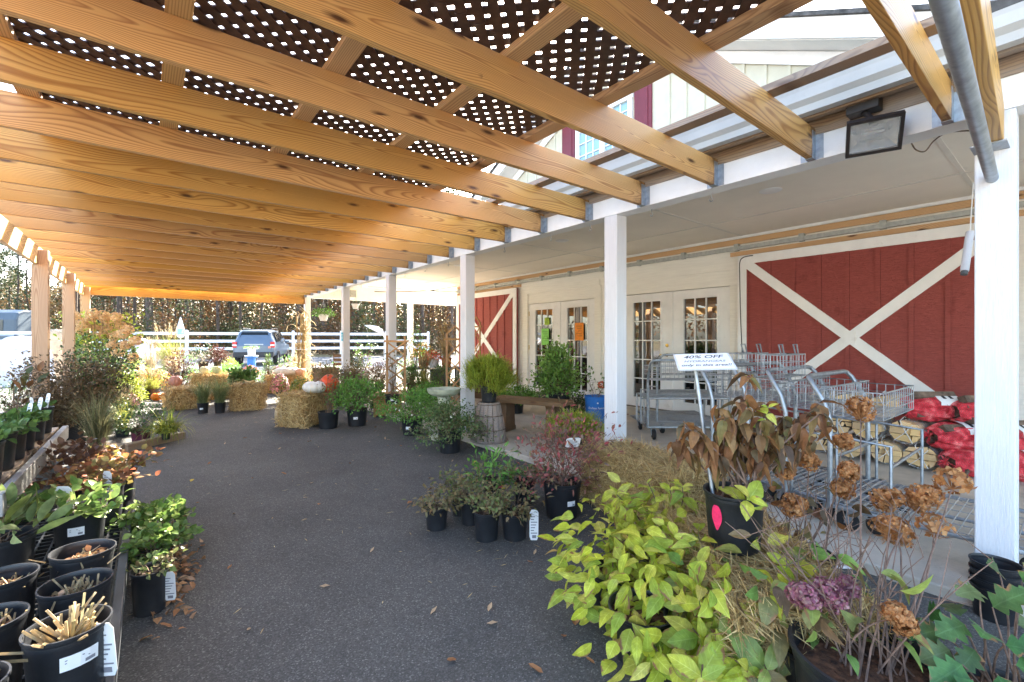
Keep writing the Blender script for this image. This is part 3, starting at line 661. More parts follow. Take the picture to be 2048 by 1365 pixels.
# ---------------------------------------------------------------- grey bus passing beyond the fence at the left
def bus():
    e = P(66, 700, 30.0); a = math.atan2(FW[1], FW[0])
    t = thing('passing_bus', 'blue grey bus passing on the road beyond the fence at far left', 'bus', (e.x, e.y, .01), math.pi + a - math.pi/2 + .15)
    bm = paint('bus_paint', (.09,.115,.14), .4, .06, 2); gl = paint('bus_glass', (.05,.06,.07), .08, .2, 1.5, spec=.8); lt = paint('bus_stripe', (.30,.34,.38), .4, .03)
    prof = [(-1.2,.5),(1.2,.5),(1.22,1.4),(1.2,2.5),(1.05,2.95),(.6,3.15),(-.6,3.15),(-1.05,2.95),(-1.2,2.5),(-1.22,1.4)]
    m = MB(); m.prism(prof, 0, 9.5, 'x'); m.build('body', bm, t, bevel=.12)
    for k in range(6):
        for s in (-1, 1): m = MB(); m.box((.7+k*1.45, s*1.217-.018, 1.75), (1.9+k*1.45, s*1.217+.018, 2.5)); m.build('side_window', gl, t)
    m = MB(); m.box((.1,-1.245,1.45),(9.4,-1.215,1.6)); m.box((.1,1.215,1.45),(9.4,1.245,1.6)); m.build('side_stripe', lt, t)
    for x in (1.8, 7.6):
        for s in (-1, 1):
            m = MB(); m.lathe([(.0001,-.13),(.25,-.13),(.45,-.12),(.48,0),(.45,.12),(.25,.13),(.0001,.13)], 20); m.xform(Matrix.Translation((x, s*1.1, .47)) @ Matrix.Rotation(math.pi/2,4,'X')); m.build('wheel', M['rubber'], t)
bus()

# ---------------------------------------------------------------- white wrapped sacks and a folded flag by the fence
def sack(px, py, d, w, h, name, label, mat, seed, sy=.8):
    r = np.random.default_rng(seed); p = P(px, py, d)
    a = np.linspace(0, 2*math.pi, 40, endpoint=False); rows = 16; v = []
    ph = r.uniform(0, 6, 6)
    for i in range(rows):
        q = i/(rows-1); z = h*math.sin(q*math.pi/2)**.8; rad = (w/2)*(math.cos(q*math.pi/2)**.45 if i < rows-1 else 0.02)
        fl = 1 + .05*np.sin(a*7+ph[0]+q*3) + .04*np.sin(a*13+ph[1]) + .06*np.sin(a*3+ph[2]+q*5)
        v.append(np.stack([rad*fl*np.cos(a), rad*sy*fl*np.sin(a), np.full(40, z)+.03*w*np.sin(a*5+ph[3])*q], 1))
    fs = [(i*40+k, i*40+(k+1)%40, (i+1)*40+(k+1)%40, (i+1)*40+k) for i in range(rows-1) for k in range(40)]
    m = MB(); m.add(np.concatenate(v), np.array(fs), 0, True); m.add(v[-1], [tuple(range(40))])
    o = m.build(name, mat, None, loc=(p.x, p.y, 0)); tag(o, label, 'sack'); return o
sack(48, 760, 12.5, 1.15, 1.32, 'wrapped_sack', 'large white wrapped bulk sack standing left of the nearest timber post', M['whiteplastic'], 1)
sack(272, 760, 15.5, 1.05, 1.28, 'wrapped_sack', 'white wrapped bulk sack behind the feathery grasses', M['whiteplastic'], 2)
sack(113, 760, 13.5, .62, 1.55, 'covered_stack', 'tan covered stack showing between the two timber posts', paint('tan_cover', (.42,.32,.22), .8, .15, 6, .5, 14), 3)
def folded_flag():
    p = P(361, 760, 16.0)
    t = thing('folded_flag', 'folded white and pale blue flag on a thin pole by the fence', 'flag', (p.x, p.y, 0))
    m = MB(); m.tube([(0,0,0),(0,0,2.05)], .014, 8); m.build('pole', M['steel'], t)
    m = MB(); m.lathe([(.02,2.02),(.05,1.9),(.12,1.62),(.13,1.45),(.09,1.34),(.03,1.3)], 9); m.build('flag_cloth', M['whiteplastic'], t)
    m = MB(); m.lathe([(.125,1.63),(.137,1.45),(.135,1.44)], 9); m.build('blue_band', paint('pale_blue', (.25,.5,.62), .7), t)
folded_flag()
def blade_banner():
    p = P(752, 740, 17.0)
    t = thing('curved_banner', 'white curved blade shaped banner bending over beyond the porch posts', 'banner', (p.x, p.y, 0), -YAW)
    m = MB(); m.tube([(.3,0,0),(.3,0,1.35)], .015, 8); m.build('pole', M['steel'], t)
    c = [(-.42,1.78),(-.2,1.72),(.05,1.64),(.25,1.52),(.36,1.32)]; m = MB(); v=[]
    ww = [.01,.07,.11,.11,.05]
    for (x, z), q in zip(c, ww): v += [(x,-.02,z+q),(x,.0,z),(x,-.02,z-q)]
    m.add(v, [(i*3+k, i*3+k+1, i*3+k+4, i*3+k+3) for i in range(4) for k in range(2)], 0, True); o = m.build('banner_sail', M['whiteplastic'], t)
    s = o.modifiers.new('thickness','SOLIDIFY'); s.thickness = .006
blade_banner()

# ---------------------------------------------------------------- woods
OV1 = [(.5,1.0)]
OV2 = [(.25,.8),(.6,1.0)]
OV3 = [(.2,.72),(.45,1.0),(.75,.66)]
OV4 = [(.12,.5),(.3,.9),(.5,1.0),(.72,.74),(.88,.36)]
NEED = [(.4,1.0)]
def rdirs(n, up=.3, r=rng):
    d = r.normal(size=(n,3)); d[:,2] = d[:,2]*.7+up; return nrmz(d)
M['pineleaf'] = leafmat('pine_crown', [(.03,.045,.018),(.045,.065,.022),(.06,.075,.03)], .6, .15)
M['oakgold'] = leafmat('autumn_orange', [(.16,.07,.025),(.20,.095,.035),(.11,.06,.03),(.16,.11,.04)], .6, .22)
M['understory'] = leafmat('olive_understory', [(.04,.055,.02),(.065,.08,.028),(.09,.095,.035),(.05,.06,.025)], .6, .2)
M['dullbrown'] = leafmat('brown_understory', [(.10,.06,.035),(.13,.08,.045),(.075,.055,.035)], .7, .2)
def tree_proto(kind, hgt, r0, seed):
    r = np.random.default_rng(seed)
    t = thing('pine_tree' if kind == 'pine' else 'autumn_tree', None, 'tree', (0,0,0))
    n = 9; zs = np.linspace(0, hgt, n); off = np.cumsum(r.normal(0,.05,(n,2)),0); off[0] = 0
    m = MB(); m.tube(np.c_[off, zs], r0*(1-.75*zs/hgt), 8)
    nb = 16 if kind == 'pine' else 22; lo = .42 if kind == 'pine' else .2
    zb = r.uniform(lo, .97, nb)*hgt; ang = r.uniform(0, 6.28, nb); ln = (1.05-zb/hgt)*hgt*.28+.5
    p0 = np.c_[np.interp(zb, zs, off[:,0]), np.interp(zb, zs, off[:,1]), zb]; p1 = p0 + np.c_[np.cos(ang)*ln, np.sin(ang)*ln, ln*r.uniform(-.05,.45,nb)]
    m.sticks(p0, p1, r0*.25, .01)
    ds = r.uniform(lo*.5, lo, 6)*hgt; a2 = r.uniform(0,6.28,6); q0 = np.c_[np.interp(ds,zs,off[:,0]), np.interp(ds,zs,off[:,1]), ds]; m.sticks(q0, q0+np.c_[np.cos(a2), np.sin(a2), r.uniform(-.1,.3,6)]*r.uniform(.4,1.3,(6,1)), .02, .006)
    m.build('trunk', M['bark'], t)
    per = 44; c = MB(); k = np.repeat(np.arange(nb), per); f = r.uniform(.35,1.05,nb*per)[:,None]
    pos = p0[k]*(1-f)+p1[k]*f + r.normal(0,.26 if kind=='pine' else .42,(nb*per,3))
    c.leaves(pos, rdirs(nb*per,.1,r), rdirs(nb*per,.6,r), r.uniform(.18,.4,nb*per), r.uniform(.10,.2,nb*per), OV1)
    c.build('crown', M['pineleaf'] if kind == 'pine' else M['oakgold'], t)
    return t
protos = [tree_proto('pine', 15, .17, 1), tree_proto('pine', 17, .21, 2), tree_proto('pine', 13, .13, 3), tree_proto('autumn', 9, .10, 4), tree_proto('autumn', 7.5, .09, 5)]
LABT = ['tall bare-trunked pine with dark crown in the wood beyond the road', 'stout tall pine with thick grey trunk in the far wood', 'slim straight pine standing in the far wood', 'orange brown autumn tree among the far pines', 'small russet autumn tree at the edge of the wood']
used = [False]*5
rt = np.random.default_rng(21)
def place_tree(x, y, k):
    lab = LABT[k]; s = rt.uniform(.85, 1.15)
    if not used[k]: o = protos[k]; used[k] = True
    else: o = dup(protos[k], sc_=None)
    o.location = (x, y, 0); o.rotation_euler = (0,0,rt.uniform(0,6.28)); o.scale = (s,s,s)
    tag(o, lab, 'tree', 'pines of the far wood' if k < 3 else 'autumn trees of the far wood')
for i in range(150):
    px = rt.uniform(-160, 960) if i < 110 else rt.uniform(560, 960); d = rt.uniform(38, 66); p = P(px, 700, d)
    place_tree(p.x, p.y, int(rt.choice(5, p=[.26,.18,.30,.14,.12])))
for i in range(12):                                     # trees beside the lot, mirrored in the door glass
    place_tree(rt.uniform(-30,-14), rt.uniform(-6, 26), int(rt.choice(5)))
def bush_proto(seed, mat, w, h, n=620):
    r = np.random.default_rng(seed); c = MB(); k = 16
    cc = np.c_[r.normal(0,.30,(k,2))*w, r.uniform(.1,.95,k)*h]; idx = r.integers(0,k,n)
    pos = cc[idx] + r.normal(0,.14,(n,3))*np.array([w,w,h]); pos[:,2] = np.abs(pos[:,2])
    c.leaves(pos, rdirs(n,.2,r), rdirs(n,.6,r), r.uniform(.12,.26,n), r.uniform(.08,.15,n), OV1)
    t = thing('woodland_shrub', None, 'shrub'); c.build('foliage', mat, t)
    m = MB(); m.sticks(np.zeros((7,3))+r.normal(0,.1,(7,3))*[1,1,0], cc[:7], .03, .008); m.build('stem', M['twig'], t); return t
bp_ = [bush_proto(31, M['understory'], 2.2, 2.8), bush_proto(32, M['oakgold'], 1.9, 2.4), bush_proto(33, M['dullbrown'], 2.4, 2.2), bush_proto(34, M['understory'], 1.8, 4.2)]
LABB = ['olive green shrub of the wood edge beyond the road', 'orange leaved shrub glowing at the wood edge', 'brown leaved shrub low at the wood edge', 'tall dark green sapling clump in the wood']
ub = [False]*4
for i in range(150):
    px = rt.uniform(-120, 930) if i < 105 else rt.uniform(580, 930); d = rt.uniform(36, 60); p = P(px, 700, d); k = int(rt.choice(4, p=[.32,.24,.2,.24]))
    if not ub[k]: o = bp_[k]; ub[k] = True
    else: o = dup(bp_[k])
    s = rt.uniform(.7,1.35); o.location = (p.x,p.y,0); o.scale = (s,s,s); o.rotation_euler = (0,0,rt.uniform(0,6.28)); tag(o, LABB[k], 'shrub', 'shrubs of the far wood')
# distant mass of wood behind the countable trees
r = np.random.default_rng(77); n = 70000; c = MB(); px = r.uniform(-250, 1050, n); d = r.uniform(66, 80, n); zz = 12*r.uniform(0,1,n)**1.25 * (0.75+.25*np.sin(px*.06)**2)
rr = (px-CX)/F*d; pos = np.stack([FW[0]*d+RT[0]*rr, FW[1]*d+RT[1]*rr, zz], 1)
c.leaves(pos, rdirs(n,.2,r), rdirs(n,.4,r), r.uniform(.3,.75,n), r.uniform(.22,.45,n), OV1)
M['farwood'] = leafmat('far_wood_leaf', [(.19,.135,.07),(.13,.13,.06),(.25,.16,.075),(.16,.14,.085),(.30,.18,.08)], .8, .2)
tag(c.build('distant_wood', M['farwood']), 'hazy mass of the distant wood', 'wood', kind='stuff')
# ---------------------------------------------------------------- plant kit
OAK = [(.05,.12),(.14,.52),(.22,.78),(.28,.62),(.33,.46),(.42,.74),(.51,1.0),(.57,.84),(.62,.50),(.71,.62),(.79,.72),(.84,.46),(.92,.28)]
LM = {}
def lm(k, *a, **kw): LM[k] = leafmat(k, *a, **kw)
lm('limeleaf', [(.42,.47,.035),(.56,.57,.06),(.32,.43,.04),(.62,.57,.11),(.48,.52,.05),(.22,.33,.04),(.52,.54,.06),(.46,.29,.09)], .45, .35, vein=.6)
lm('drybrown', [(.14,.06,.025),(.20,.19,.06),(.30,.15,.06),(.22,.09,.03),(.09,.045,.028),(.11,.085,.04),(.27,.12,.04),(.075,.05,.035)], .6, .3, vein=.35)
lm('greenbright', [(.12,.30,.05),(.19,.40,.07),(.08,.20,.035),(.24,.46,.10)], .4, .35)
lm('greenmid', [(.09,.18,.045),(.14,.24,.06),(.06,.12,.03),(.18,.27,.08)], .45, .3)
lm('greendark', [(.03,.065,.02),(.05,.10,.03),(.07,.11,.035)], .4, .25)
lm('boxleaf', [(.15,.30,.05),(.25,.42,.09),(.11,.22,.04),(.34,.50,.16)], .3, .25)
lm('abelia', [(.09,.16,.05),(.14,.22,.07),(.07,.12,.04),(.22,.27,.11),(.16,.12,.06)], .45, .3)
lm('gold', [(.42,.48,.06),(.32,.41,.05),(.52,.54,.09),(.24,.34,.05)], .5, .35)
lm('goldmum', [(.22,.24,.03),(.30,.29,.04),(.14,.19,.03)], .6, .25)
lm('nandina', [(.26,.075,.07),(.36,.11,.09),(.17,.16,.07),(.42,.08,.09),(.19,.085,.07),(.26,.17,.12)], .45, .3)
lm('wilt', [(.22,.15,.07),(.16,.16,.07),(.28,.18,.09),(.12,.16,.05),(.20,.11,.05)], .6, .3)
lm('wiltgreen', [(.13,.19,.06),(.18,.23,.07),(.22,.16,.08),(.10,.13,.045)], .55, .3)
lm('bronze', [(.13,.085,.045),(.19,.125,.065),(.10,.075,.04),(.24,.17,.09)], .5, .3)
lm('darkred', [(.11,.035,.035),(.17,.05,.045),(.07,.03,.025),(.15,.09,.05)], .5, .25)
lm('heuchera', [(.34,.11,.06),(.42,.20,.07),(.20,.08,.05),(.42,.32,.10),(.22,.20,.06),(.26,.10,.06)], .45, .35)
lm('heudark', [(.09,.045,.03),(.14,.07,.045),(.17,.10,.05)], .45, .25)
lm('ivy', [(.10,.19,.04),(.17,.27,.06),(.28,.36,.10),(.06,.11,.03)], .35, .3)
lm('sage', [(.16,.23,.09),(.22,.28,.12),(.28,.33,.08),(.13,.19,.08)], .5, .3)
lm('grassgreen', [(.16,.21,.08),(.23,.27,.11),(.12,.16,.06),(.33,.33,.17)], .6, .35)
lm('grassgold', [(.33,.36,.06),(.42,.42,.10),(.22,.28,.05),(.48,.44,.14)], .5, .4)
lm('grasstan', [(.40,.30,.16),(.52,.40,.24),(.30,.26,.13)], .7, .4)
lm('grassdark', [(.07,.09,.04),(.14,.14,.06),(.22,.20,.10),(.10,.10,.05)], .6, .3)
lm('carex', [(.34,.36,.04),(.42,.40,.06),(.20,.26,.04),(.13,.18,.04)], .45, .3)
lm('orangemum', [(.62,.24,.03),(.70,.35,.06),(.50,.30,.05),(.40,.36,.06)], .6, .3)
lm('pinkmum', [(.45,.16,.20),(.52,.24,.25),(.30,.12,.14)], .6, .3)
lm('redmum', [(.55,.07,.04),(.62,.13,.05),(.40,.05,.03)], .6, .25)
lm('yellow', [(.75,.50,.02),(.80,.58,.05)], .6, .3)
lm('tanflower', [(.46,.19,.06),(.58,.28,.10),(.36,.13,.04),(.64,.36,.16),(.28,.10,.03)], .65, .4)
lm('creamflower', [(.78,.56,.30),(.84,.64,.38),(.70,.46,.22),(.80,.66,.42)], .65, .4)
lm('magenta', [(.32,.085,.15),(.42,.17,.22),(.26,.08,.11),(.46,.26,.27),(.34,.20,.13)], .6, .35)
lm('whiteflower', [(.75,.75,.70),(.70,.72,.60)], .6, .3)
lm('oakleaf', [(.045,.13,.03),(.07,.18,.045),(.11,.22,.06),(.05,.10,.03),(.16,.20,.07)], .4, .3, vein=.5)
lm('pineneedle', [(.05,.14,.03),(.08,.19,.04),(.03,.09,.02)], .5, .3)
lm('litter', [(.30,.14,.06),(.40,.22,.10),(.22,.10,.05),(.45,.30,.18)], .8, .1)
lm('mixleaf', [(.13,.23,.05),(.20,.32,.06),(.19,.11,.06),(.32,.40,.08),(.13,.075,.055),(.24,.34,.09)], .45, .3, vein=.5)
lm('mag', [(.05,.07,.025),(.08,.09,.03),(.16,.08,.035),(.22,.10,.04),(.10,.12,.05)], .35, .25)

def pot_profile(r, h, lip=True, taper=.84):
    b = r*taper
    return [(.0001,0),(b*.94,0),(b,.012*h/.25),(b*1.01,.03*h/.25),(r*.965,h*.86),(r*.985,h*.875),(r*.985,h*.93),(r*1.0,h*.935),(r*1.035,h*.96),(r*1.035,h),(r*.985,h),(r*.955,h*.97),(r*.945,h*.9),(r*.95,h*.89),(r*.935,h*.86),(r*.90,h*.60)]
_pc = {}
def pot(parent, r, h, mat='black', soil='soil', tagc=None, z=0, soilz=.86, seg=28, ribs=False):
    key = (round(r,3), round(h,3), mat, soil, ribs, soilz)
    if key in _pc:
        po, so = _pc[key]; o = po.copy(); _link(o, parent); s = so.copy(); _link(s, o)
    else:
        m = MB(); pf = pot_profile(r, h); m.lathe(pf, seg)
        if ribs:
            for k in range(28):
                a = k*2*math.pi/28; b0 = r*.84; m.bar((b0*math.cos(a), b0*math.sin(a), .02), (r*.955*math.cos(a), r*.955*math.sin(a), h*.8), .008, .008)
        o = m.build('pot', M[mat], parent, ang=50)
        m = MB(); rg = np.random.default_rng(len(_pc)); q = r*.93
        rings = [(0.0001,0),(q*.35,0),(q*.7,0),(q,0)]
        m.lathe([(a, h*soilz + rg.uniform(-.008,.008)*r/.12) for a,_ in rings], 18)
        n = int(60 + 500*min(r,.2)); a = rg.uniform(0,6.28,n); rad = q*np.sqrt(rg.uniform(0,.9,n))
        m.leaves(np.c_[rad*np.cos(a), rad*np.sin(a), np.full(n, h*soilz+.003)], rdirs(n,0,rg)*[1,1,.3], rdirs(n,1.5,rg), rg.uniform(.008,.03,n)*(r/.13)**.5, rg.uniform(.004,.012,n), OV1, fold=.4)
        s = m.build('soil', M[soil], o); _pc[key] = (o, s)
    o.location = (0,0,z)
    return o
def sticker(potobj, r, h, ang, w=.05, hh=.03, zc=.5, tilt=0):
    """price sticker hugging the pot wall"""
    rr = r*(.84+(.965-.84)*zc)+.0025; m = MB(); n = 5; v = []
    for i in range(n):
        a = ang + (i/(n-1)-.5)*w/rr; v += [(rr*math.cos(a), rr*math.sin(a), h*zc-hh/2), (rr*1.012*math.cos(a), rr*1.012*math.sin(a), h*zc+hh/2)]
    m.add(v, [(2*i,2*i+2,2*i+3,2*i+1) for i in range(n-1)]); 
    o = m.build('price_sticker', M['paper'], potobj)
    m = MB(); rr += .001
    for k, (u0,u1,z0,z1) in enumerate(((-.38,.1,.18,.26),(-.38,.25,0,.07),(.12,.4,-.36,-.12))):
        a0 = ang+u0*w/rr; a1 = ang+u1*w/rr
        m.add([(rr*math.cos(a0),rr*math.sin(a0),h*zc+z0*hh),(rr*math.cos(a1),rr*math.sin(a1),h*zc+z0*hh),(rr*1.006*math.cos(a1),rr*1.006*math.sin(a1),h*zc+z1*hh),(rr*1.006*math.cos(a0),rr*1.006*math.sin(a0),h*zc+z1*hh)],[(0,1,2,3)])
    m.build('printed_lines', M['greyink'], o)
def hangtag(parent, p, rz, w=.05, h=.16, tilt=.15, bend=.0, name='plant_tag'):
    """white plastic plant tag hanging/standing with printed lines"""
    A = Matrix.Translation(p) @ Matrix.Rotation(rz,4,'Z') @ Matrix.Rotation(tilt,4,'X')
    m = MB(); n = 5
    pts = [(-w/2+.15*w,0),(w/2-.15*w,0),(w/2,.12*h),(w/2,h*.9),(w*.3,h),(-w*.3,h),(-w/2,h*.9),(-w/2,.12*h)]
    m.prism([(a,b) for a,b in pts], -.0006, .0006, 'y'); m.xform(A); o = m.build(name, M['paper'], parent)
    m = MB()
    for i in range(7):
        zz = h*(.22+.09*i); x0 = -w*.36; x1 = w*(.36-.12*((i*7)%4)); m.box((x0,-.0012,zz),(x1,-.0008,zz+h*.03)); m.box((x0,.0008,zz),(x1,.0012,zz+h*.03))
    m.box((-w*.2,-.0013,h*.07),(w*.25,-.0009,h*.17)); m.box((-w*.2,.0009,h*.07),(w*.25,.0013,h*.17))
    m.xform(A); m.build('printed_lines', M['greyink'], o); return o

def crown(parent, style, rx, h, z0, seed, ry=None, n=None, mat=None, L=None):
    """foliage of a plant, its own mesh; plus stems"""
    S = STY[style]; r = np.random.default_rng(seed); ry = ry or rx; n = n or S.get('n', 500); mat = mat or S['mat']; L = L or S.get('L', .05); Wd = L*S.get('w', .5)
    form = S.get('form', 'round'); mb = MB(); st = MB()
    if form in ('round', 'upright', 'weep', 'loose'):
        k = S.get('k', 20)
        a = r.uniform(0, 6.28, k); rad = np.sqrt(r.uniform(.05, 1, k)); zz = r.uniform(.0, 1, k)
        if form == 'round': wid = np.sqrt(np.clip(1-(2*zz*.93-.86)**2, .05, 1))
        elif form == 'weep': wid = 1.15-.75*zz
        elif form == 'upright': wid = np.clip(1.25-zz*1.05, .2, 1)*np.where(zz<.15,.7,1)
        else: wid = .55+.6*zz
        cc = np.c_[rx*1.02*rad**.7*wid*np.cos(a), ry*1.02*rad**.7*wid*np.sin(a), z0+h*(.06+.9*zz)]
        if form == 'weep': cc[:,2] -= h*.25*rad*(1-zz)
        ix = r.integers(0, k, n); cs = S.get('cs', .27)
        pos = cc[ix] + r.normal(0, 1, (n,3))*np.array([rx*cs, ry*cs, h*cs*.55]); 
        lowz = z0 - (h*.45 if form == 'weep' else 0.0); pos[:,2] = np.maximum(pos[:,2], lowz + r.uniform(0,.04,n))
        out = pos - np.array([0,0,z0+h*.25]); out = nrmz(out/np.array([rx,ry,h*.7]))
        d = nrmz(out*S.get('out',.7) + r.normal(0,.55,(n,3)) + np.array([0,0,S.get('upd',.25)]))
        up = nrmz(np.array([0,0,1.])+r.normal(0,.45,(n,3)))
        mb.leaves(pos, d, up, L*r.uniform(.6,1.25,n), Wd*r.uniform(.7,1.2,n), S.get('prof', OV2), S.get('fold',.25), r.uniform(.0,.5,n)*S.get('curl',1), wave=S.get('wave',0))
        base = np.c_[r.normal(0,rx*.08,(k,2)), np.full(k, min(z0, S.get('sz', z0)))]
        mid = base*.4+cc*.6 + r.normal(0,rx*.06,(k,3)); sr = S.get('sr', .004)*max(.6, min(2.2, h/.4))
        st.sticks(base, mid, sr, sr*.7); st.sticks(mid, cc, sr*.7, sr*.35)
        tw = min(n, 130); st.sticks(cc[ix[:tw]], pos[:tw], sr*.4, sr*.2)
    elif form == 'thread':             # drooping fine strands in sprays
        k = S.get('k', 120); a = r.uniform(0,6.28,k); zz = r.uniform(0,1,k)**.8
        rad = r.uniform(.3,1,k); wid = np.sqrt(np.clip(1-(zz*1.1-.25)**2,.1,1))
        tip = np.c_[rx*rad*wid*np.cos(a), ry*rad*wid*np.sin(a), z0+h*(zz*.95)]
        base = np.c_[r.normal(0,.02,(k,2)), np.full(k, z0)]
        mid = tip*.75+base*.25; mid[:,2] = np.maximum(mid[:,2], z0)+h*.10
        st.sticks(base, mid, .004, .002); per = n//k
        ix = np.repeat(np.arange(k), per); f = r.uniform(0,1,k*per)[:,None]; pos = mid[ix]*(1-f)+tip[ix]*f + r.normal(0,.022*(rx/.25),(k*per,3))
        hd = np.c_[pos[:,:2]/rx + r.normal(0,.5,(k*per,2)), np.zeros(k*per)]
        mb.blades(pos, hd, L*r.uniform(.6,1.4,k*per), .0045*S.get('bw',1), r.uniform(.3,1.5,k*per), 3, lean=r.uniform(.2,1.1,k*per))
    elif form == 'grass':
        b = np.c_[r.normal(0,rx*.13,(n,2)), np.full(n,z0)]; a = r.uniform(0,6.28,n)
        LL = h*r.uniform(.55,1.15,n); spread = S.get('spread', .9)
        mb.blades(b, np.c_[np.cos(a),np.sin(a)], LL, S.get('bw',.006), r.uniform(.1,1,n)*S.get('droop',1.2), 5, lean=r.uniform(0,1,n)*spread*min(1.2, rx/h))
        if S.get('plume'):
            q = S['plume']; a = r.uniform(0,6.28,q); ln = r.uniform(.05,.45,q)*min(1.2, rx/h*1.4); hh = h*r.uniform(1.0,1.35,q)
            tip = np.c_[np.cos(a)*np.sin(ln)*hh, np.sin(a)*np.sin(ln)*hh, z0+np.cos(ln)*hh]; st.sticks(np.c_[r.normal(0,.03,(q,2)),np.full(q,z0)], tip, .003, .0015)
            fm = MB(); per = 34; ix = np.repeat(np.arange(q), per); f = r.uniform(-.02,.16,q*per)[:,None]; ps = tip[ix]*(1-f)+np.array([0,0,z0])*f
            hd = np.c_[np.cos(a[ix])+r.normal(0,.6,q*per), np.sin(a[ix])+r.normal(0,.6,q*per)]
            fm.blades(ps, hd, .10*r.uniform(.6,1.3,q*per), .006, r.uniform(.5,1.6,q*per), 2, lean=.3); fm.build('plume_spray', LM['grasstan'], parent)
    elif form == 'mum':
        u = r.normal(size=(n,3)); u[:,2] = np.abs(u[:,2])*.9; u = nrmz(u); pos = u*np.array([rx,ry,h*.92])*r.uniform(.9,1.03,(n,1)) + np.array([0,0,z0])
        for k in range(7):
            t1 = nrmz(np.cross(u, r.normal(size=(n,3)))); mb.leaves(pos, nrmz(t1+u*.45), u, L*r.uniform(.7,1.1,n), Wd, OV1, .1, .2)
        q = n//2; ps = u[:q]*np.array([rx,ry,h])*r.uniform(.55,.93,(q,1))+np.array([0,0,z0])
        fm = MB(); fm.leaves(ps, nrmz(u[:q]+r.normal(0,.5,(q,3))), rdirs(q,.6,r), .05, .028, OV2); fm.build('foliage', LM['greenmid'], parent)
        st.sticks(np.zeros((10,3))+[0,0,z0-.02], u[:10]*[rx*.8,ry*.8,h*.8]+[0,0,z0], .004, .002)
    elif form == 'bare':
        k = S.get('k',14); a = r.uniform(0,6.28,k); tip = np.c_[np.cos(a)*rx*r.uniform(.2,1,k), np.sin(a)*ry*r.uniform(.2,1,k), z0+h*r.uniform(.5,1,k)]; b = np.c_[r.normal(0,.02,(k,2)), np.full(k,z0)]
        mid = b*.5+tip*.5+r.normal(0,.02,(k,3)); st.sticks(b,mid,.004,.003); st.sticks(mid,tip,.003,.0015); mb.leaves(np.repeat(tip,3,0)*.9+b.repeat(3,0)*.1+r.normal(0,.03,(3*k,3)), rdirs(3*k,0,r), rdirs(3*k,1,r), L, Wd, OV2)
    out_ = []
    if mb.n: out_.append(mb.build(S.get('pname','foliage'), LM[mat], parent))
    if st.n: out_.append(st.build('stem', M[S.get('stem','twig')], parent))
    if S.get('fl'):
        fm = MB(); q = S['fl'][1]; u = r.normal(size=(q,3)); u[:,2] = np.abs(u[:,2]); u = nrmz(u); ps = u*np.array([rx,ry,h])*.95+np.array([0,0,z0]); u5 = np.repeat(u,5,0); t1 = nrmz(np.cross(u5, r.normal(size=(q*5,3)))); fm.leaves(np.repeat(ps,5,0), nrmz(t1+.3*u5), u5, S['fl'][2], S['fl'][2]*.6, OV1); fm.build('blossoms', LM[S['fl'][0]], parent)
    return out_
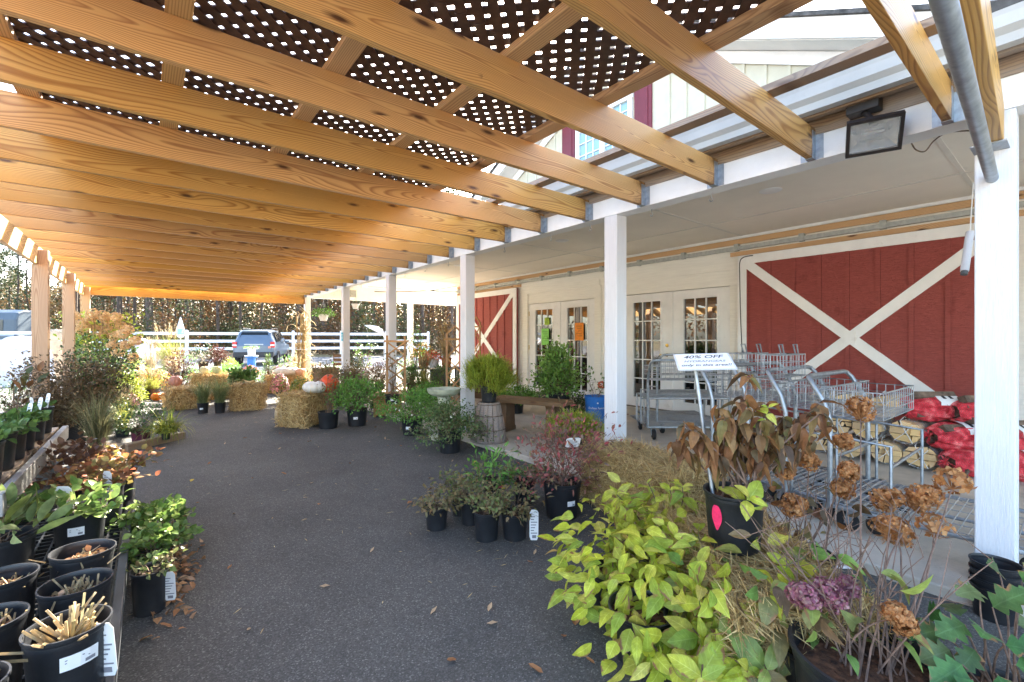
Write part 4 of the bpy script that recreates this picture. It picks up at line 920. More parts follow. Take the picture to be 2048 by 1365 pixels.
STY = {
 'shrubbright': dict(mat='greenbright', L=.042, w=.55, n=2600, k=44, cs=.24),
 'shrubmid': dict(mat='greenmid', L=.035, w=.5, n=1100, k=30, cs=.22),
 'shrubdark': dict(mat='greendark', L=.04, w=.5, n=900, k=30),
 'box': dict(mat='boxleaf', L=.062, w=.55, n=3000, k=64, cs=.25, form='upright', upd=.6, sr=.006, prof=OV2),
 'abelia': dict(mat='abelia', L=.034, w=.55, n=3200, k=50, cs=.24, form='weep', fl=('whiteflower',5,.02)),
 'abeliagreen': dict(mat='greenbright', L=.038, w=.5, n=2800, k=46, cs=.25, fl=('whiteflower',40,.018)),
 'gold': dict(mat='gold', form='thread', L=.11, n=7000, k=170, bw=1.6),
 'nandina': dict(mat='nandina', L=.048, w=.36, n=1100, k=24, form='loose', cs=.30, stem='twigred', sr=.004),
 'wilt': dict(mat='wilt', L=.036, w=.5, n=260, k=13, form='loose', cs=.24, curl=2, sr=.003),
 'wiltgreen': dict(mat='wiltgreen', L=.036, w=.5, n=270, k=13, form='loose', cs=.24, curl=1.6, sr=.003),
 'yellowdaisy': dict(mat='greenbright', L=.07, w=.25, n=240, k=12, form='loose', cs=.2, fl=('yellow',2,.025)),
 'bronze': dict(mat='bronze', L=.042, w=.5, n=3000, k=70, form='loose', cs=.22, sr=.003),
 'darkred': dict(mat='darkred', L=.05, w=.4, n=900, k=30),
 'drybush': dict(mat='wilt', L=.05, w=.4, n=1500, k=34, form='loose', cs=.18),
 'sparse': dict(mat='bronze', L=.06, w=.5, n=110, k=14, form='loose', cs=.2, sr=.003),
 'sparsegreen': dict(mat='greenmid', L=.07, w=.5, n=160, k=16, form='loose', cs=.2, sr=.003),
 'rose': dict(mat='greenmid', L=.05, w=.6, n=90, k=9, form='loose', cs=.2, sr=.003),
 'grass': dict(mat='grassgreen', form='grass', n=420, bw=.005, droop=1.1, spread=.8),
 'grassplume': dict(mat='grassgold', form='grass', n=520, bw=.008, droop=1.0, spread=.7, plume=26),
 'grassdark': dict(mat='grassdark', form='grass', n=420, bw=.007, droop=1.0, spread=.75),
 'grasstan': dict(mat='grasstan', form='grass', n=360, bw=.007, droop=1.0, spread=.7, plume=22),
 'carex': dict(mat='carex', form='grass', n=260, bw=.011, droop=2.6, spread=1.0),
 'conifer': dict(mat='greenmid', form='upright', L=.05, w=.25, n=1300, k=50, cs=.12, out=1.2),
 'conebright': dict(mat='gold', form='upright', L=.06, w=.25, n=1000, k=44, cs=.13, out=1.2),
 'mumyellow': dict(mat='goldmum', form='mum', L=.022, w=.6, n=300),
 'mumorange': dict(mat='orangemum', form='mum', L=.03, w=.6, n=240),
 'mumpink': dict(mat='pinkmum', form='mum', L=.03, w=.6, n=240),
 'mumred': dict(mat='redmum', form='mum', L=.03, w=.6, n=200),
 'heuchera': dict(mat='heuchera', L=.045, w=.85, n=260, k=20, cs=.25, prof=OV3, upd=.5),
 'heudark': dict(mat='heudark', L=.045, w=.7, n=320, k=18, cs=.25, prof=OV3),
 'ivy': dict(mat='ivy', L=.04, w=.9, n=420, k=30, cs=.2, prof=OV3, form='weep'),
 'straw': dict(mat='greenmid', L=.055, w=.8, n=110, k=14, cs=.25, prof=OV3, upd=.6),
 'sage': dict(mat='sage', L=.13, w=.36, n=34, k=8, cs=.15, prof=OV4, upd=.7, out=1.0),
 'bigleaf': dict(mat='ivy', L=.10, w=.6, n=70, k=12, cs=.2, prof=OV4, upd=.4),
 'mixflower': dict(mat='greenbright', L=.05, w=.4, n=420, k=22, cs=.2, fl=('whiteflower',26,.03)),
 'bare': dict(mat='wilt', form='bare', L=.04, w=.5, k=16),
 'magnolia': dict(mat='mag', L=.15, w=.40, n=80, k=16, form='loose', cs=.2, prof=OV3, sr=.006),
}
CN = [0]
def potted(name, label, cat, px, base, pw, ph, cw, top, style, potmat='black', z=0.0, d=None, group=None, mat=None, n=None, sticker_at=None, L=None, stems_only=False, ribs=False, soil='soil', ryf=1.0, rz=0):
    """plant in a pot: measured in photo pixels at its own distance; pw=0 means the pot cannot be seen and sits hidden in the foliage"""
    CN[0] += 1
    d = d or dep(base, z); k = d/F; loc = P(px, base, d); loc.z = z
    t = thing(name, label, cat, loc, rz, group)
    cs_ = math.cos(math.atan2(px-CX, F)); pw = pw*cs_; cw = cw*cs_; pr = pw*k/2 if pw else cw*k*.22; pht = ph*k if ph else cw*k*.30
    po = pot(t, pr, pht, potmat, soil, ribs=ribs)
    h = (base-top)*k - pht*.85
    crown(t, style, cw*k/2, max(h, .04), pht*.88, CN[0]*7+3, n=n, mat=mat, L=L, ry=cw*k/2*ryf)
    if sticker_at is not None:
        vd = math.atan2(-loc.y, -loc.x)
        sticker(po, pr, pht, vd + sticker_at, min(.06, pr*.6), min(.035, pr*.35))
    return t
# ---------------------------------------------------------------- straw bales, pumpkins
def bale(px, base, d, L, Wd, h, rz, label, n, seed, group='straw bales', z=0, loc=None):
    r = np.random.default_rng(seed)
    p = loc or P(px, base, d); t = thing('straw_bale', label, 'straw bale', (p[0], p[1], z), rz, group)
    m = MB(); gx, gy, gz_ = 10, 6, 5
    # rounded, lumpy core
    import bmesh as _b
    bm = _b.new(); _b.ops.create_cube(bm, size=1); _b.ops.subdivide_edges(bm, edges=bm.edges[:], cuts=5, use_grid_fill=True)
    for v in bm.verts:
        c = v.co; k = .06*(abs(c.x*2)**6*abs(c.y*2)**6 + abs(c.x*2)**6*abs(c.z*2)**6 + abs(c.y*2)**6*abs(c.z*2)**6)
        v.co = Vector((c.x*(L-.05)*(1-k), c.y*(Wd-.05)*(1-k), (c.z*(1-k)+.5)*(h-.03)+.005)) + Vector(r.normal(0,.008,3))
    me = bpy.data.meshes.new('bale_core'); bm.to_mesh(me); bm.free(); me.materials.append(M['strawcore']); o = bpy.data.objects.new('bale_core', me); _link(o, t)
    # stalks lying over every face
    area = np.array([L*h, L*h, Wd*h, Wd*h, L*Wd]); f = r.choice(5, n, p=area/area.sum()); u = r.uniform(-.5,.5,n); w = r.uniform(-.5,.5,n); e = r.uniform(-.012,.012,n)
    pos = np.zeros((n,3)); nr = np.zeros((n,3)); t1 = np.zeros((n,3)); t2 = np.zeros((n,3))
    for k, (nn, ax) in enumerate((((0,1,0),'y'),((0,-1,0),'y'),((1,0,0),'x'),((-1,0,0),'x'),((0,0,1),'z'))):
        s = f == k; nr[s] = nn
        if ax == 'y': pos[s] = np.c_[u[s]*L, np.full(s.sum(), nn[1]*Wd/2), (w[s]+.5)*h]; t1[s]=(1,0,0); t2[s]=(0,0,1)
        elif ax == 'x': pos[s] = np.c_[np.full(s.sum(), nn[0]*L/2), u[s]*Wd, (w[s]+.5)*h]; t1[s]=(0,1,0); t2[s]=(0,0,1)
        else: pos[s] = np.c_[u[s]*L, w[s]*Wd, np.full(s.sum(), h)]; t1[s]=(1,0,0); t2[s]=(0,1,0)
    pos += nr*(e[:,None]-.012)
    an = r.normal(math.pi/2*(r.random(n)<.55), .55); d_ = t1*np.cos(an)[:,None]+t2*np.sin(an)[:,None] + nr*r.normal(.06,.16,(n,1))
    far = r.random(n) < .10; d_[far] += nr[far]*r.uniform(.2,.9,(far.sum(),1))
    ln = r.uniform(.08,.30,n)*np.where(far,.8,1); d_ = nrmz(d_)
    m = MB(); pos = pos - d_*ln[:,None]*.5; pos[:,2] = np.maximum(pos[:,2], .006); 
    m.leaves(pos, d_, nr+r.normal(0,.3,(n,3)), ln, r.uniform(.0028,.006,n)*(1 if d < 5 else 1.6), [(.12,.9),(.6,1.0)], .5, r.normal(0,.12,n))
    m.build('straw', M['straw'], t)
    return t
def pumpkin(px, base, d, w, h, label, colr, z=0, name='pumpkin', tilt=(0,0), stem=True, cat='pumpkin', ribs=12, long=1.0, rz=0, var=None, loc=None):
    p = loc or P(px, base, d); t = thing(name, label, cat, (p[0], p[1], z), rz, None, tilt)
    a = np.linspace(0, 2*math.pi, 72, endpoint=False); m = MB(); v = []; n = 16
    for i in range(n):
        th = math.pi*i/(n-1); rad = math.sin(th)**.75*w/2; zc = h/2*(1-math.cos(th)); dip = .10*h*(math.exp(-((th-math.pi)/.35)**2))
        fl = 1-.075*np.abs(np.cos(a*ribs/2))**3; v.append(np.stack([rad*fl*np.cos(a)*long, rad*fl*np.sin(a), np.full(72, zc-dip)], 1))
    m.add(np.concatenate(v), np.array([(i*72+k, i*72+(k+1)%72, (i+1)*72+(k+1)%72, (i+1)*72+k) for i in range(n-1) for k in range(72)]), 0, True)
    m.build('rind', paint('pumpkin_rind', colr, .42, var or .10, 7), t)
    if stem:
        m = MB(); m.tube([(0,0,h*.88),(.01,0,h*1.02),(.035,.01,h*1.12),(.05,.01,h*1.14)], [w*.06,w*.045,w*.04,w*.05], 7); m.build('stem', M['twig'], t)
    return t
# near bales, right
bale(0,0,2, .95,.46,.38, R(48), 'trampled straw bale nearest the viewer, carrying the black pot and sale sign', 10000, 3, loc=(P(1490,0,1.93)[0], P(1490,0,1.93)[1]), z=0)
bale(0,0,3, .92,.46,.43, R(78), 'straw bale beside the middle porch post, behind the yellow green hydrangeas', 8500, 4, loc=(P(1292,0,3.25)[0], P(1292,0,3.25)[1]), z=0)
# aisle bales
bale(612, 850, 6.75, .62,.46,.48, R(35), 'ragged straw bale carrying the white and the red orange pumpkins', 2300, 5)
bale(497, 823, 8.2, .50,.46,.45, R(-20), 'upright straw bale with dry corn husks on top, right of the two green grasses', 1700, 6)
bale(372, 826, 8.3, .60,.46,.40, R(10), 'low straw bale half hidden behind the green ornamental grasses', 1300, 7)
bale(425, 800, 9.6, .75,.46,.55, R(-12), 'straw bale topped with two pale gourds below the dark potted shrubs', 1500, 8)
bale(573, 783, 10.9, .85,.5,.42, R(-14), 'sunlit straw bale under the big pale squashes', 1500, 9)
pumpkin(634, 0, 6.6, .34,.18, 'flat white ribbed pumpkin lying on the ragged straw bale', (.72,.70,.64), .475, loc=tuple(P(630,0,6.7))[:2])
pumpkin(650, 0, 6.9, .27,.26, 'red orange pumpkin tipped behind the flat white pumpkin', (.62,.07,.015), .50, loc=tuple(P(651,0,6.85))[:2], tilt=(.6,.3))
pumpkin(566, 853, 6.65, .22,.34, 'buff squash standing against the end of the ragged straw bale', (.55,.42,.25), 0, 'squash', cat='squash', ribs=16)
pumpkin(313, 801, 9.4, .20,.16, 'left one of two small orange pumpkins on the ground by the mums', (.75,.22,.02), 0)
pumpkin(331, 800, 9.4, .21,.17, 'right one of two small orange pumpkins on the ground by the mums', (.75,.22,.02), 0)
pumpkin(575, 0, 10.9, .44,.20, 'large pale grey white squash lying on the sunlit straw bale', (.62,.58,.50), .40, 'squash', cat='squash', long=1.35, rz=R(-20), loc=tuple(P(574,0,10.9))[:2])
pumpkin(600, 0, 10.8, .25,.18, 'salmon pink squash beside the large pale squash on straw', (.60,.34,.20), .40, 'squash', cat='squash', loc=tuple(P(601,0,10.9))[:2])
pumpkin(352, 790, 8.6, .22,.20, 'dusty pink pumpkin beside the dark red shrub', (.45,.20,.14), .40, loc=tuple(P(351,0,8.4))[:2])
pumpkin(407, 0, 9.5, .18,.16, 'left pale yellow gourd on top of the bale under the dark shrubs', (.60,.56,.34), .545, 'gourd', cat='gourd', loc=tuple(P(409,0,9.5))[:2])
pumpkin(436, 0, 9.5, .18,.17, 'right pale yellow green gourd on top of the bale under the dark shrubs', (.52,.55,.28), .545, 'gourd', cat='gourd', loc=tuple(P(434,0,9.5))[:2])
pumpkin(655, 735, 13.6, .5,.42, 'pale white giant pumpkin in the sun behind the corner post', (.78,.76,.70), .05, loc=tuple(P(640,0,13.9))[:2])
# husks on the bale
def husks():
    p = P(497,0,8.2); t = thing('corn_husks', 'dry pale corn husks piled on the upright straw bale', 'corn husks', (p.x,p.y,.45)); r = np.random.default_rng(5); m = MB(); n = 26
    a = r.uniform(0,6.28,n); m.blades(np.c_[r.normal(0,.10,(n,2)), np.full(n,.01)], np.c_[np.cos(a),np.sin(a)], r.uniform(.15,.32,n), .035, r.uniform(.3,1.2,n), 4, lean=1.1); m.build('husk', LM['grasstan'], t)
    m = MB(); [m.tube([(r.normal(0,.07),r.normal(0,.07),.03),(r.normal(0,.12),r.normal(0,.12),.06)], [.022,.012], 8) for _ in range(4)]; m.build('corn_cob', M['straw'], t)
husks()
# corn stalk bundle tied to the corner post
def cornstalks():
    t = thing('corn_stalks', 'golden dry corn stalk bundle tied against the corner porch post', 'corn stalks', (3.06, 12.55, 0)); r = np.random.default_rng(9); m = MB(); n = 16
    b = np.c_[r.normal(0,.06,(n,2)), np.zeros(n)]; a = r.uniform(0,6.28,n); tp = b*.7+np.c_[np.cos(a)*.10,np.sin(a)*.10,r.uniform(1.5,2.1,n)]; m.sticks(b,tp,.014,.008); m.build('stalk', LM['grasstan'], t)
    k = 90; ix = r.integers(0,n,k); f = r.uniform(.15,1,k)[:,None]; ps = b[ix]*(1-f)+tp[ix]*f; a = r.uniform(0,6.28,k); m = MB(); m.blades(ps, np.c_[np.cos(a),np.sin(a)], r.uniform(.25,.62,k), .04, r.uniform(.8,3.0,k), 5, lean=r.uniform(.1,.6,k)); m.build('dry_foliage', LM['grasstan'], t)
    m = MB(); aa = np.linspace(0,6.28,14); m.tube(np.c_[.12*np.cos(aa),.12*np.sin(aa),np.full(14,1.0)], .008, 5); m.build('tie', M['twine'], t)
cornstalks()

# ---------------------------------------------------------------- bench, basket, bird bath, planter, trellises
SL0 = .065
def bench():
    p = P(1062, 868, dep(868, SL0)); t = thing('garden_bench', 'short brown stone-look bench with slab legs on the porch edge', 'bench', (p.x+.02, p.y+.05, SL0), R(-68))
    m = MB(); m.prism([(-.52,.385),(.52,.385),(.535,.40),(.535,.425),(.50,.44),(-.50,.44),(-.535,.425),(-.535,.40)], -.17, .17, 'y'); m.build('seat', M['woodbrown'], t, bevel=.008)
    for s in (-1, 1):
        m = MB(); m.prism([(-.15,.0),(.15,.0),(.15,.05),(.125,.06),(.11,.34),(.14,.384),(-.14,.384),(-.11,.34),(-.125,.06),(-.15,.05)], -.06, .06, 'x'); m.shift((s*.34,0,0)); m.build('leg', M['woodbrown'], t, bevel=.008)
bench()
def basket():
    p = P(978, 880, dep(880, SL0)-.05); t = thing('bushel_basket', 'upturned grey slatted bushel basket used as a plant stand by the bench', 'basket', (p.x, p.y, SL0))
    h = .46; rb, rt_ = .205, .125; n = 18; m = MB()
    for k in range(n):
        a = k*2*math.pi/n; q = .9*math.pi/n; v = []
        for z in (0,.12,.24,.36,h):
            rr = rb+(rt_-rb)*z/h + .012*math.sin(z/h*math.pi); o_ = .004*(k%2)
            for s in (-1,1): v.append(((rr+o_)*math.cos(a+s*q),(rr+o_)*math.sin(a+s*q),z))
            for s in (1,-1): v.append(((rr-.007+o_)*math.cos(a+s*q),(rr-.007+o_)*math.sin(a+s*q),z))
        fs = [(i*4+j,i*4+(j+1)%4,(i+1)*4+(j+1)%4,(i+1)*4+j) for i in range(4) for j in range(4)]+[(0,1,2,3),(16,19,18,17)]
        m.add(v, fs)
    m.build('stave', M['woodgrey'], t)
    m = MB(); m.disc(rt_*.98, h-.008, 24); m.disc(rt_*.98, h-.02, 24); m.build('base_board', M['woodgrey'], t)
    for z in (.02, .15, .31, .44):
        rr = rb+(rt_-rb)*z/h+.014+.006*math.sin(z/h*3.14); m = MB(); a = np.linspace(0,2*math.pi,32,endpoint=False); m.tube(np.c_[rr*np.cos(a),rr*np.sin(a),np.full(32,z)], .005 if z not in (.02,) else .010, 5, closed=True); m.build('wire_hoop', M['woodgrey'] if z==.02 else M['twig'], t)
    return p, h
bp0, bh = basket()
def bird_bath():
    p = P(888, 885, 5.65); t = thing('bird_bath', 'pale green ribbed bird bath bowl on a pedestal among potted shrubs', 'bird bath', (p.x, p.y, 0.035))
    m = MB(); m.lathe([(.0001,0),(.16,0),(.165,.03),(.12,.06),(.075,.12),(.06,.25),(.065,.42),(.085,.52),(.0001,.525)], 28); m.build('pedestal', M['stone'], t)
    m = MB(); m.lathe([(.0001,.52),(.10,.525),(.15,.54),(.19,.568),(.196,.575),(.197,.585),(.202,.590),(.203,.600),(.208,.606),(.208,.622),(.196,.622),(.18,.6),(.10,.57),(.0001,.565)], 40); m.build('bowl', M['stone'], t)
bird_bath()
def planter():
    p = P(781, 840, dep(833)); t = thing('wooden_planter', 'square cedar planter box standing on the asphalt by a porch post', 'planter', (p.x, p.y+.1, 0), R(-30)); s = .20; h = .34
    for k in range(4):
        A = Matrix.Rotation(k*math.pi/2, 4, 'Z'); m = MB()
        for z in (.03,.135,.24): m.box((-s+.035,-s+.004,z),(s-.035,-s+.022,z+.10))
        m.xform(A); m.build('side_boards', M['cedar'], t, bevel=.002)
        m = MB(); m.box((-s-.004,-s-.004,0),(-s+.034,-s+.034,h+.002)); m.xform(A); m.build('corner_post', M['cedarz'], t, bevel=.002)
    m = MB(); 
    for k in range(4): m2 = MB(); m2.box((-s-.03,-s-.03,h+.003),(s-.04,-s+.04,h+.025)); m2.xform(Matrix.Rotation(k*math.pi/2,4,'Z')); m.v += m2.v; m.f += [(f+m.n,a,b) for f,a,b in m2.f]; m.n += m2.n
    m.build('rim', M['cedar'], t, bevel=.002)
    m = MB(); m.box((-s+.03,-s+.03,.27),(s-.03,s-.03,.30)); m.build('soil', M['soil'], t)
    return p
pp = planter()
def trellis(px, base, d, w, h, rz, label, matname, rows, z=0, top=True):
    p = P(px, base, d); t = thing('wooden_trellis', label, 'trellis', (p.x, p.y, z), rz)
    for s in (-1,1): m = MB(); m.box((s*w/2-.015,-.012,0),(s*w/2+.015,.012,h)); m.build('upright', M[matname], t, bevel=.002)
    m = MB(); m.box((-w/2-.05,-.014,h-.10),(w/2+.05,.014,h-.07)); m.build('crossbar', M[matname], t)
    if top:
        m = MB(); m.bar((-w/2,0,h),(0,0,h+.12),.024,.026); m.build('gable_rail', M[matname], t); m = MB(); m.bar((w/2,0,h),(0,0,h+.12),.024,.026); m.build('gable_rail', M[matname], t)
    st = (h-.25)/rows
    for i in range(rows):
        z0 = .15+i*st
        for s in (-1,1): m = MB(); m.bar((s*w/2,.014*s,z0),(-s*w/2,.014*s,z0+st),.012,.022); m.build('diagonal_slat', M[matname], t)
    return t
trellis(792, 0, 6.75, .26, 1.02, R(-35), 'cedar lattice trellis rising from the square planter box', 'cedarz', 4, z=.30, top=False)
trellis(910, 845, 7.2, .26, 1.35, R(-25), 'tan pointed trellis leaning beside the third porch post', 'cedarz', 4)
trellis(952, 0, 9.6, .24, 1.55, R(-80), 'orange brown narrow trellis standing against the far red barn door', 'cedarz', 4, z=SL0)

# ---------------------------------------------------------------- potted plants down the aisle (photo measurements)
G0 = 'small black pots in the aisle foreground'
potted('potted_perennial', 'wilting perennial in the leftmost small black pot of the aisle cluster', 'potted plant', 873,1058,47,46,88,975,'wilt', group=G0)
potted('potted_perennial', 'half hidden small black pot with greenish wilted leaves behind the leftmost pot', 'potted plant', 920,1030,36,42,80,948,'wiltgreen', group=G0)
potted('potted_perennial', 'small black pot squeezed between the others at the middle of the aisle cluster', 'potted plant', 941,1048,42,50,86,950,'wilt', group=G0)
potted('potted_perennial', 'front black pot of the aisle cluster with curled brown green leaves', 'potted plant', 973,1079,52,58,92,985,'wiltgreen', group=G0)
ct = potted('potted_perennial', 'black pot of the aisle cluster with a long white tag at its side', 'potted plant', 1029,1077,53,54,92,985,'wilt', group=G0)
k = dep(1077)/F; vd = math.atan2(-ct.location.y, -ct.location.x)
rg = Vector((RT[0],RT[1],0)); hangtag(ct, rg*(38*k)+Vector((0,0,.01)) - Vector((FW[0],FW[1],0))*.05, -YAW, .055, .20, .12, name='plant_tag')
potted('potted_daisy', 'bright green upright plant with one yellow flower at the back of the aisle cluster', 'potted plant', 985,1005,40,48,108,898,'yellowdaisy', group=G0)
potted('potted_perennial', 'sprawling grey green plant between the yellow flowered one and the red nandina', 'potted plant', 1048,1008,44,46,120,928,'wiltgreen', group=G0, n=520)
nd = potted('potted_nandina', 'red leaved nandina in a large black pot with a white tag', 'potted plant', 1124,1033,76,72,165,838,'nandina', sticker_at=.55)
hangtag(nd, Vector((.0,-.03,.50))+rg*.05, -YAW+.2, .105, .085, .5, name='picture_tag')
potted('golden_cypress', 'low chartreuse thread cypress beside the middle porch post', 'shrub', 1150,905,0,0,128,836,'gold', n=3800)
potted('potted_cypress', 'golden thread cypress in a black pot on the upturned basket', 'potted plant', 978,0,38,34,108,0,'gold') if False else None
def on_basket():
    d = dep(880, SL0)-.05; k = d/F; t = thing('potted_cypress', 'golden thread cypress in a black pot on the upturned basket', 'potted plant', (bp0.x, bp0.y, SL0+bh+.002))
    pot(t, .10, .19, 'black'); crown(t, 'gold', .34, .38, .13, 77, n=9000)
on_basket()
potted('potted_shrub', 'round bright green shrub in a black pot, left of the bird bath pedestal', 'potted plant', 824,870,44,34,112,788,'abeliagreen', sticker_at=-.4)
potted('potted_shrub', 'trailing grey green abelia in a black pot right in front of the bird bath', 'potted plant', 900,905,48,46,128,812,'abelia')
potted('potted_boxwood', 'pointed glossy green boxwood in a ribbed black pot by the bench', 'potted plant', 1115,838,52,55,84,703,'box', z=SL0, sticker_at=.1, ribs=True)
def blue():
    t = potted('potted_rose', 'sparse shrub with one red flower cluster in a bright blue pot', 'potted plant', 1192,846,46,54,60,735,'rose', potmat='bluepot', z=SL0, soil='mulch')
    po = [c for c in t.children if c.name.startswith('pot')][0]; d = dep(846, SL0); k = d/F; r_, h_ = 23*k, 54*k
    fo = bpy.data.curves.new('txt','FONT'); fo.body = 'Endless Summer'; fo.size = .042; fo.align_x = 'CENTER'; fo.shear = .2; ob = bpy.data.objects.new('tmp', fo); COL.objects.link(ob); bpy.context.view_layer.update()
    me = bpy.data.meshes.new_from_object(ob.evaluated_get(bpy.context.evaluated_depsgraph_get())); bpy.data.objects.remove(ob)
    vd = math.atan2(-t.location.y, -t.location.x)
    for v in me.vertices:
        zc = .56*h_+v.co.y; rr = r_*(.84+.125*zc/h_/.86)+.003; a = vd+.15+v.co.x/rr; v.co = (rr*math.cos(a), rr*math.sin(a), zc)
    me.materials.append(M['paper']); o = bpy.data.objects.new('lettering', me); _link(o, po)
    m = MB(); aa = np.linspace(0,2*math.pi,12,endpoint=False); zc=.78*h_; rr = r_*.965+.003
    m.add([(rr*math.cos(vd+.15+.012*math.cos(q)/rr), rr*math.sin(vd+.15+.012*math.cos(q)/rr), zc+.012*math.sin(q)) for q in aa], [tuple(range(12))]); m.build('flower_emblem', M['paper'], po)
    m = MB(); r = np.random.default_rng(3); n = 60; u = nrmz(r.normal(size=(n,3))); m.leaves(u*.03, u, rdirs(n,.5,r), .035,.028,OV2); m.shift((.05,-.06,h_+.16)); m.build('flower_cluster', LM['redmum'], t)
blue()
potted('low_shrub', 'fresh green low shrub spreading behind the bench, left of the glass doors', 'shrub', 1032,826,0,0,74,778,'shrubbright', z=SL0)
potted('low_shrub', 'dark green low shrub between the black ribbed pot and the blue pot', 'shrub', 1158,838,0,0,44,792,'shrubdark', z=SL0)
potted('potted_shrub', 'wide vivid green shrub in a black pot with white sticker, right of the pumpkin bale', 'potted plant', 714,852,42,36,98,766,'shrubbright', sticker_at=-.15, n=2000)
potted('bare_potted_shrub', 'bare twigged shrub in a squat black pot beside the pumpkin bale', 'potted plant', 657,857,43,34,60,738,'bare')
potted('potted_mum', 'domed yellow green chrysanthemum behind the pumpkin bale', 'potted plant', 602,802,22,22,50,753,'mumyellow', potmat='clay')
potted('potted_grass', 'left one of two fine green ornamental grasses in small black pots', 'potted plant', 406,828,24,22,62,752,'grass', sticker_at=-.3)
potted('potted_grass', 'right one of two fine green ornamental grasses in small black pots', 'potted plant', 440,827,24,22,66,748,'grass')
potted('potted_perennial', 'brown vine on canes in a black pot set in the square planter', 'potted plant', 784,800,30,18,40,690,'bare', d=6.65, z=.33, sticker_at=.1)
potted('potted_conifer', 'dark green dome conifer behind the square planter', 'shrub', 820,812,0,0,64,734,'conifer', n=1500)
potted('potted_conifer', 'feathery green conifer left of the third porch post', 'shrub', 884,815,0,0,68,728,'conifer', n=1500)
potted('potted_conifer', 'narrow upright green conifer at the aisle end left of the sunlit bale', 'shrub', 536,785,20,22,30,712,'conifer', n=900)
potted('drying_shrub', 'wide brown drying shrub with a few red leaves behind the vivid green shrub', 'shrub', 672,812,0,0,86,728,'drybush')
potted('drying_shrub', 'tan dry shrub right of the wide brown one, below the gray pot', 'shrub', 716,808,0,0,72,736,'drybush', mat='bronze')
potted('potted_tree', 'thin leggy shrub in a grey pot by the second far porch post', 'potted plant', 727,770,24,26,52,680,'sparsegreen', potmat='greyplastic')
potted('potted_shrub', 'small dark leafy shrub in a black pot on the display crates', 'potted plant', 708,745,16,20,36,692,'shrubdark', z=.28, d=10.6)
potted('red_shrub', 'dark red leaved barberry shrub behind the bales', 'shrub', 360,800,0,0,72,716,'darkred')
potted('potted_shrub', 'dark potted shrub with white blooms standing on the back bale, left', 'potted plant', 407,735,22,20,52,688,'mixflower', d=10.2, z=.55, mat='greendark')
potted('potted_shrub', 'reddish potted shrub standing on the back bale, right', 'potted plant', 435,735,16,20,40,690,'darkred', d=10.2, z=.55)
potted('leafy_perennial', 'dark green arching perennial between the two tall bales', 'potted plant', 487,795,0,0,58,736,'shrubmid', d=9.2, L=.10)
potted('ornamental_grass', 'tall feathery plumed grass glowing in the sun by the fence', 'grass clump', 338,745,0,0,95,655,'grassplume', d=14.5)
potted('ornamental_grass', 'pale silvery plumed grass in front of the wrapped sack', 'grass clump', 300,752,0,0,50,680,'grasstan', d=13.5)
potted('ornamental_grass', 'blue green tufted grass left of the red barberry', 'grass clump', 318,770,0,0,44,722,'grass', d=12.0)
potted('potted_mum', 'large orange chrysanthemum mound left of the two orange pumpkins', 'potted plant', 300,795,26,18,110,738,'mumorange', potmat='clay', d=10.2, n=420)
potted('potted_mum', 'yellow orange chrysanthemum at the back of the mum group', 'potted plant', 258,790,0,0,90,730,'mumorange', d=11.5)
potted('potted_mum', 'dusty pink sedum mound in front of the orange mums', 'potted plant', 256,822,0,0,52,786,'mumpink')
potted('ornamental_grass', 'yellow green loose grass below the pink sedum', 'grass clump', 240,838,0,0,64,790,'grassplume', n=220)
potted('potted_rose', 'dark leaved shrub rose in a burgundy pot on the planting bed edge', 'potted plant', 282,888,42,28,104,815,'shrubdark', potmat='purplepot', n=900)
potted('yellow_sedge', 'fountain of arching yellow sedge at the end of the planting bed', 'grass clump', 332,885,20,16,150,812,'carex', z=.06, d=5.5)
potted('hydrangea_bush', 'lower green shrub below the panicle hydrangea', 'shrub', 215,800,0,0,70,722,'conebright', d=8.5, n=700)
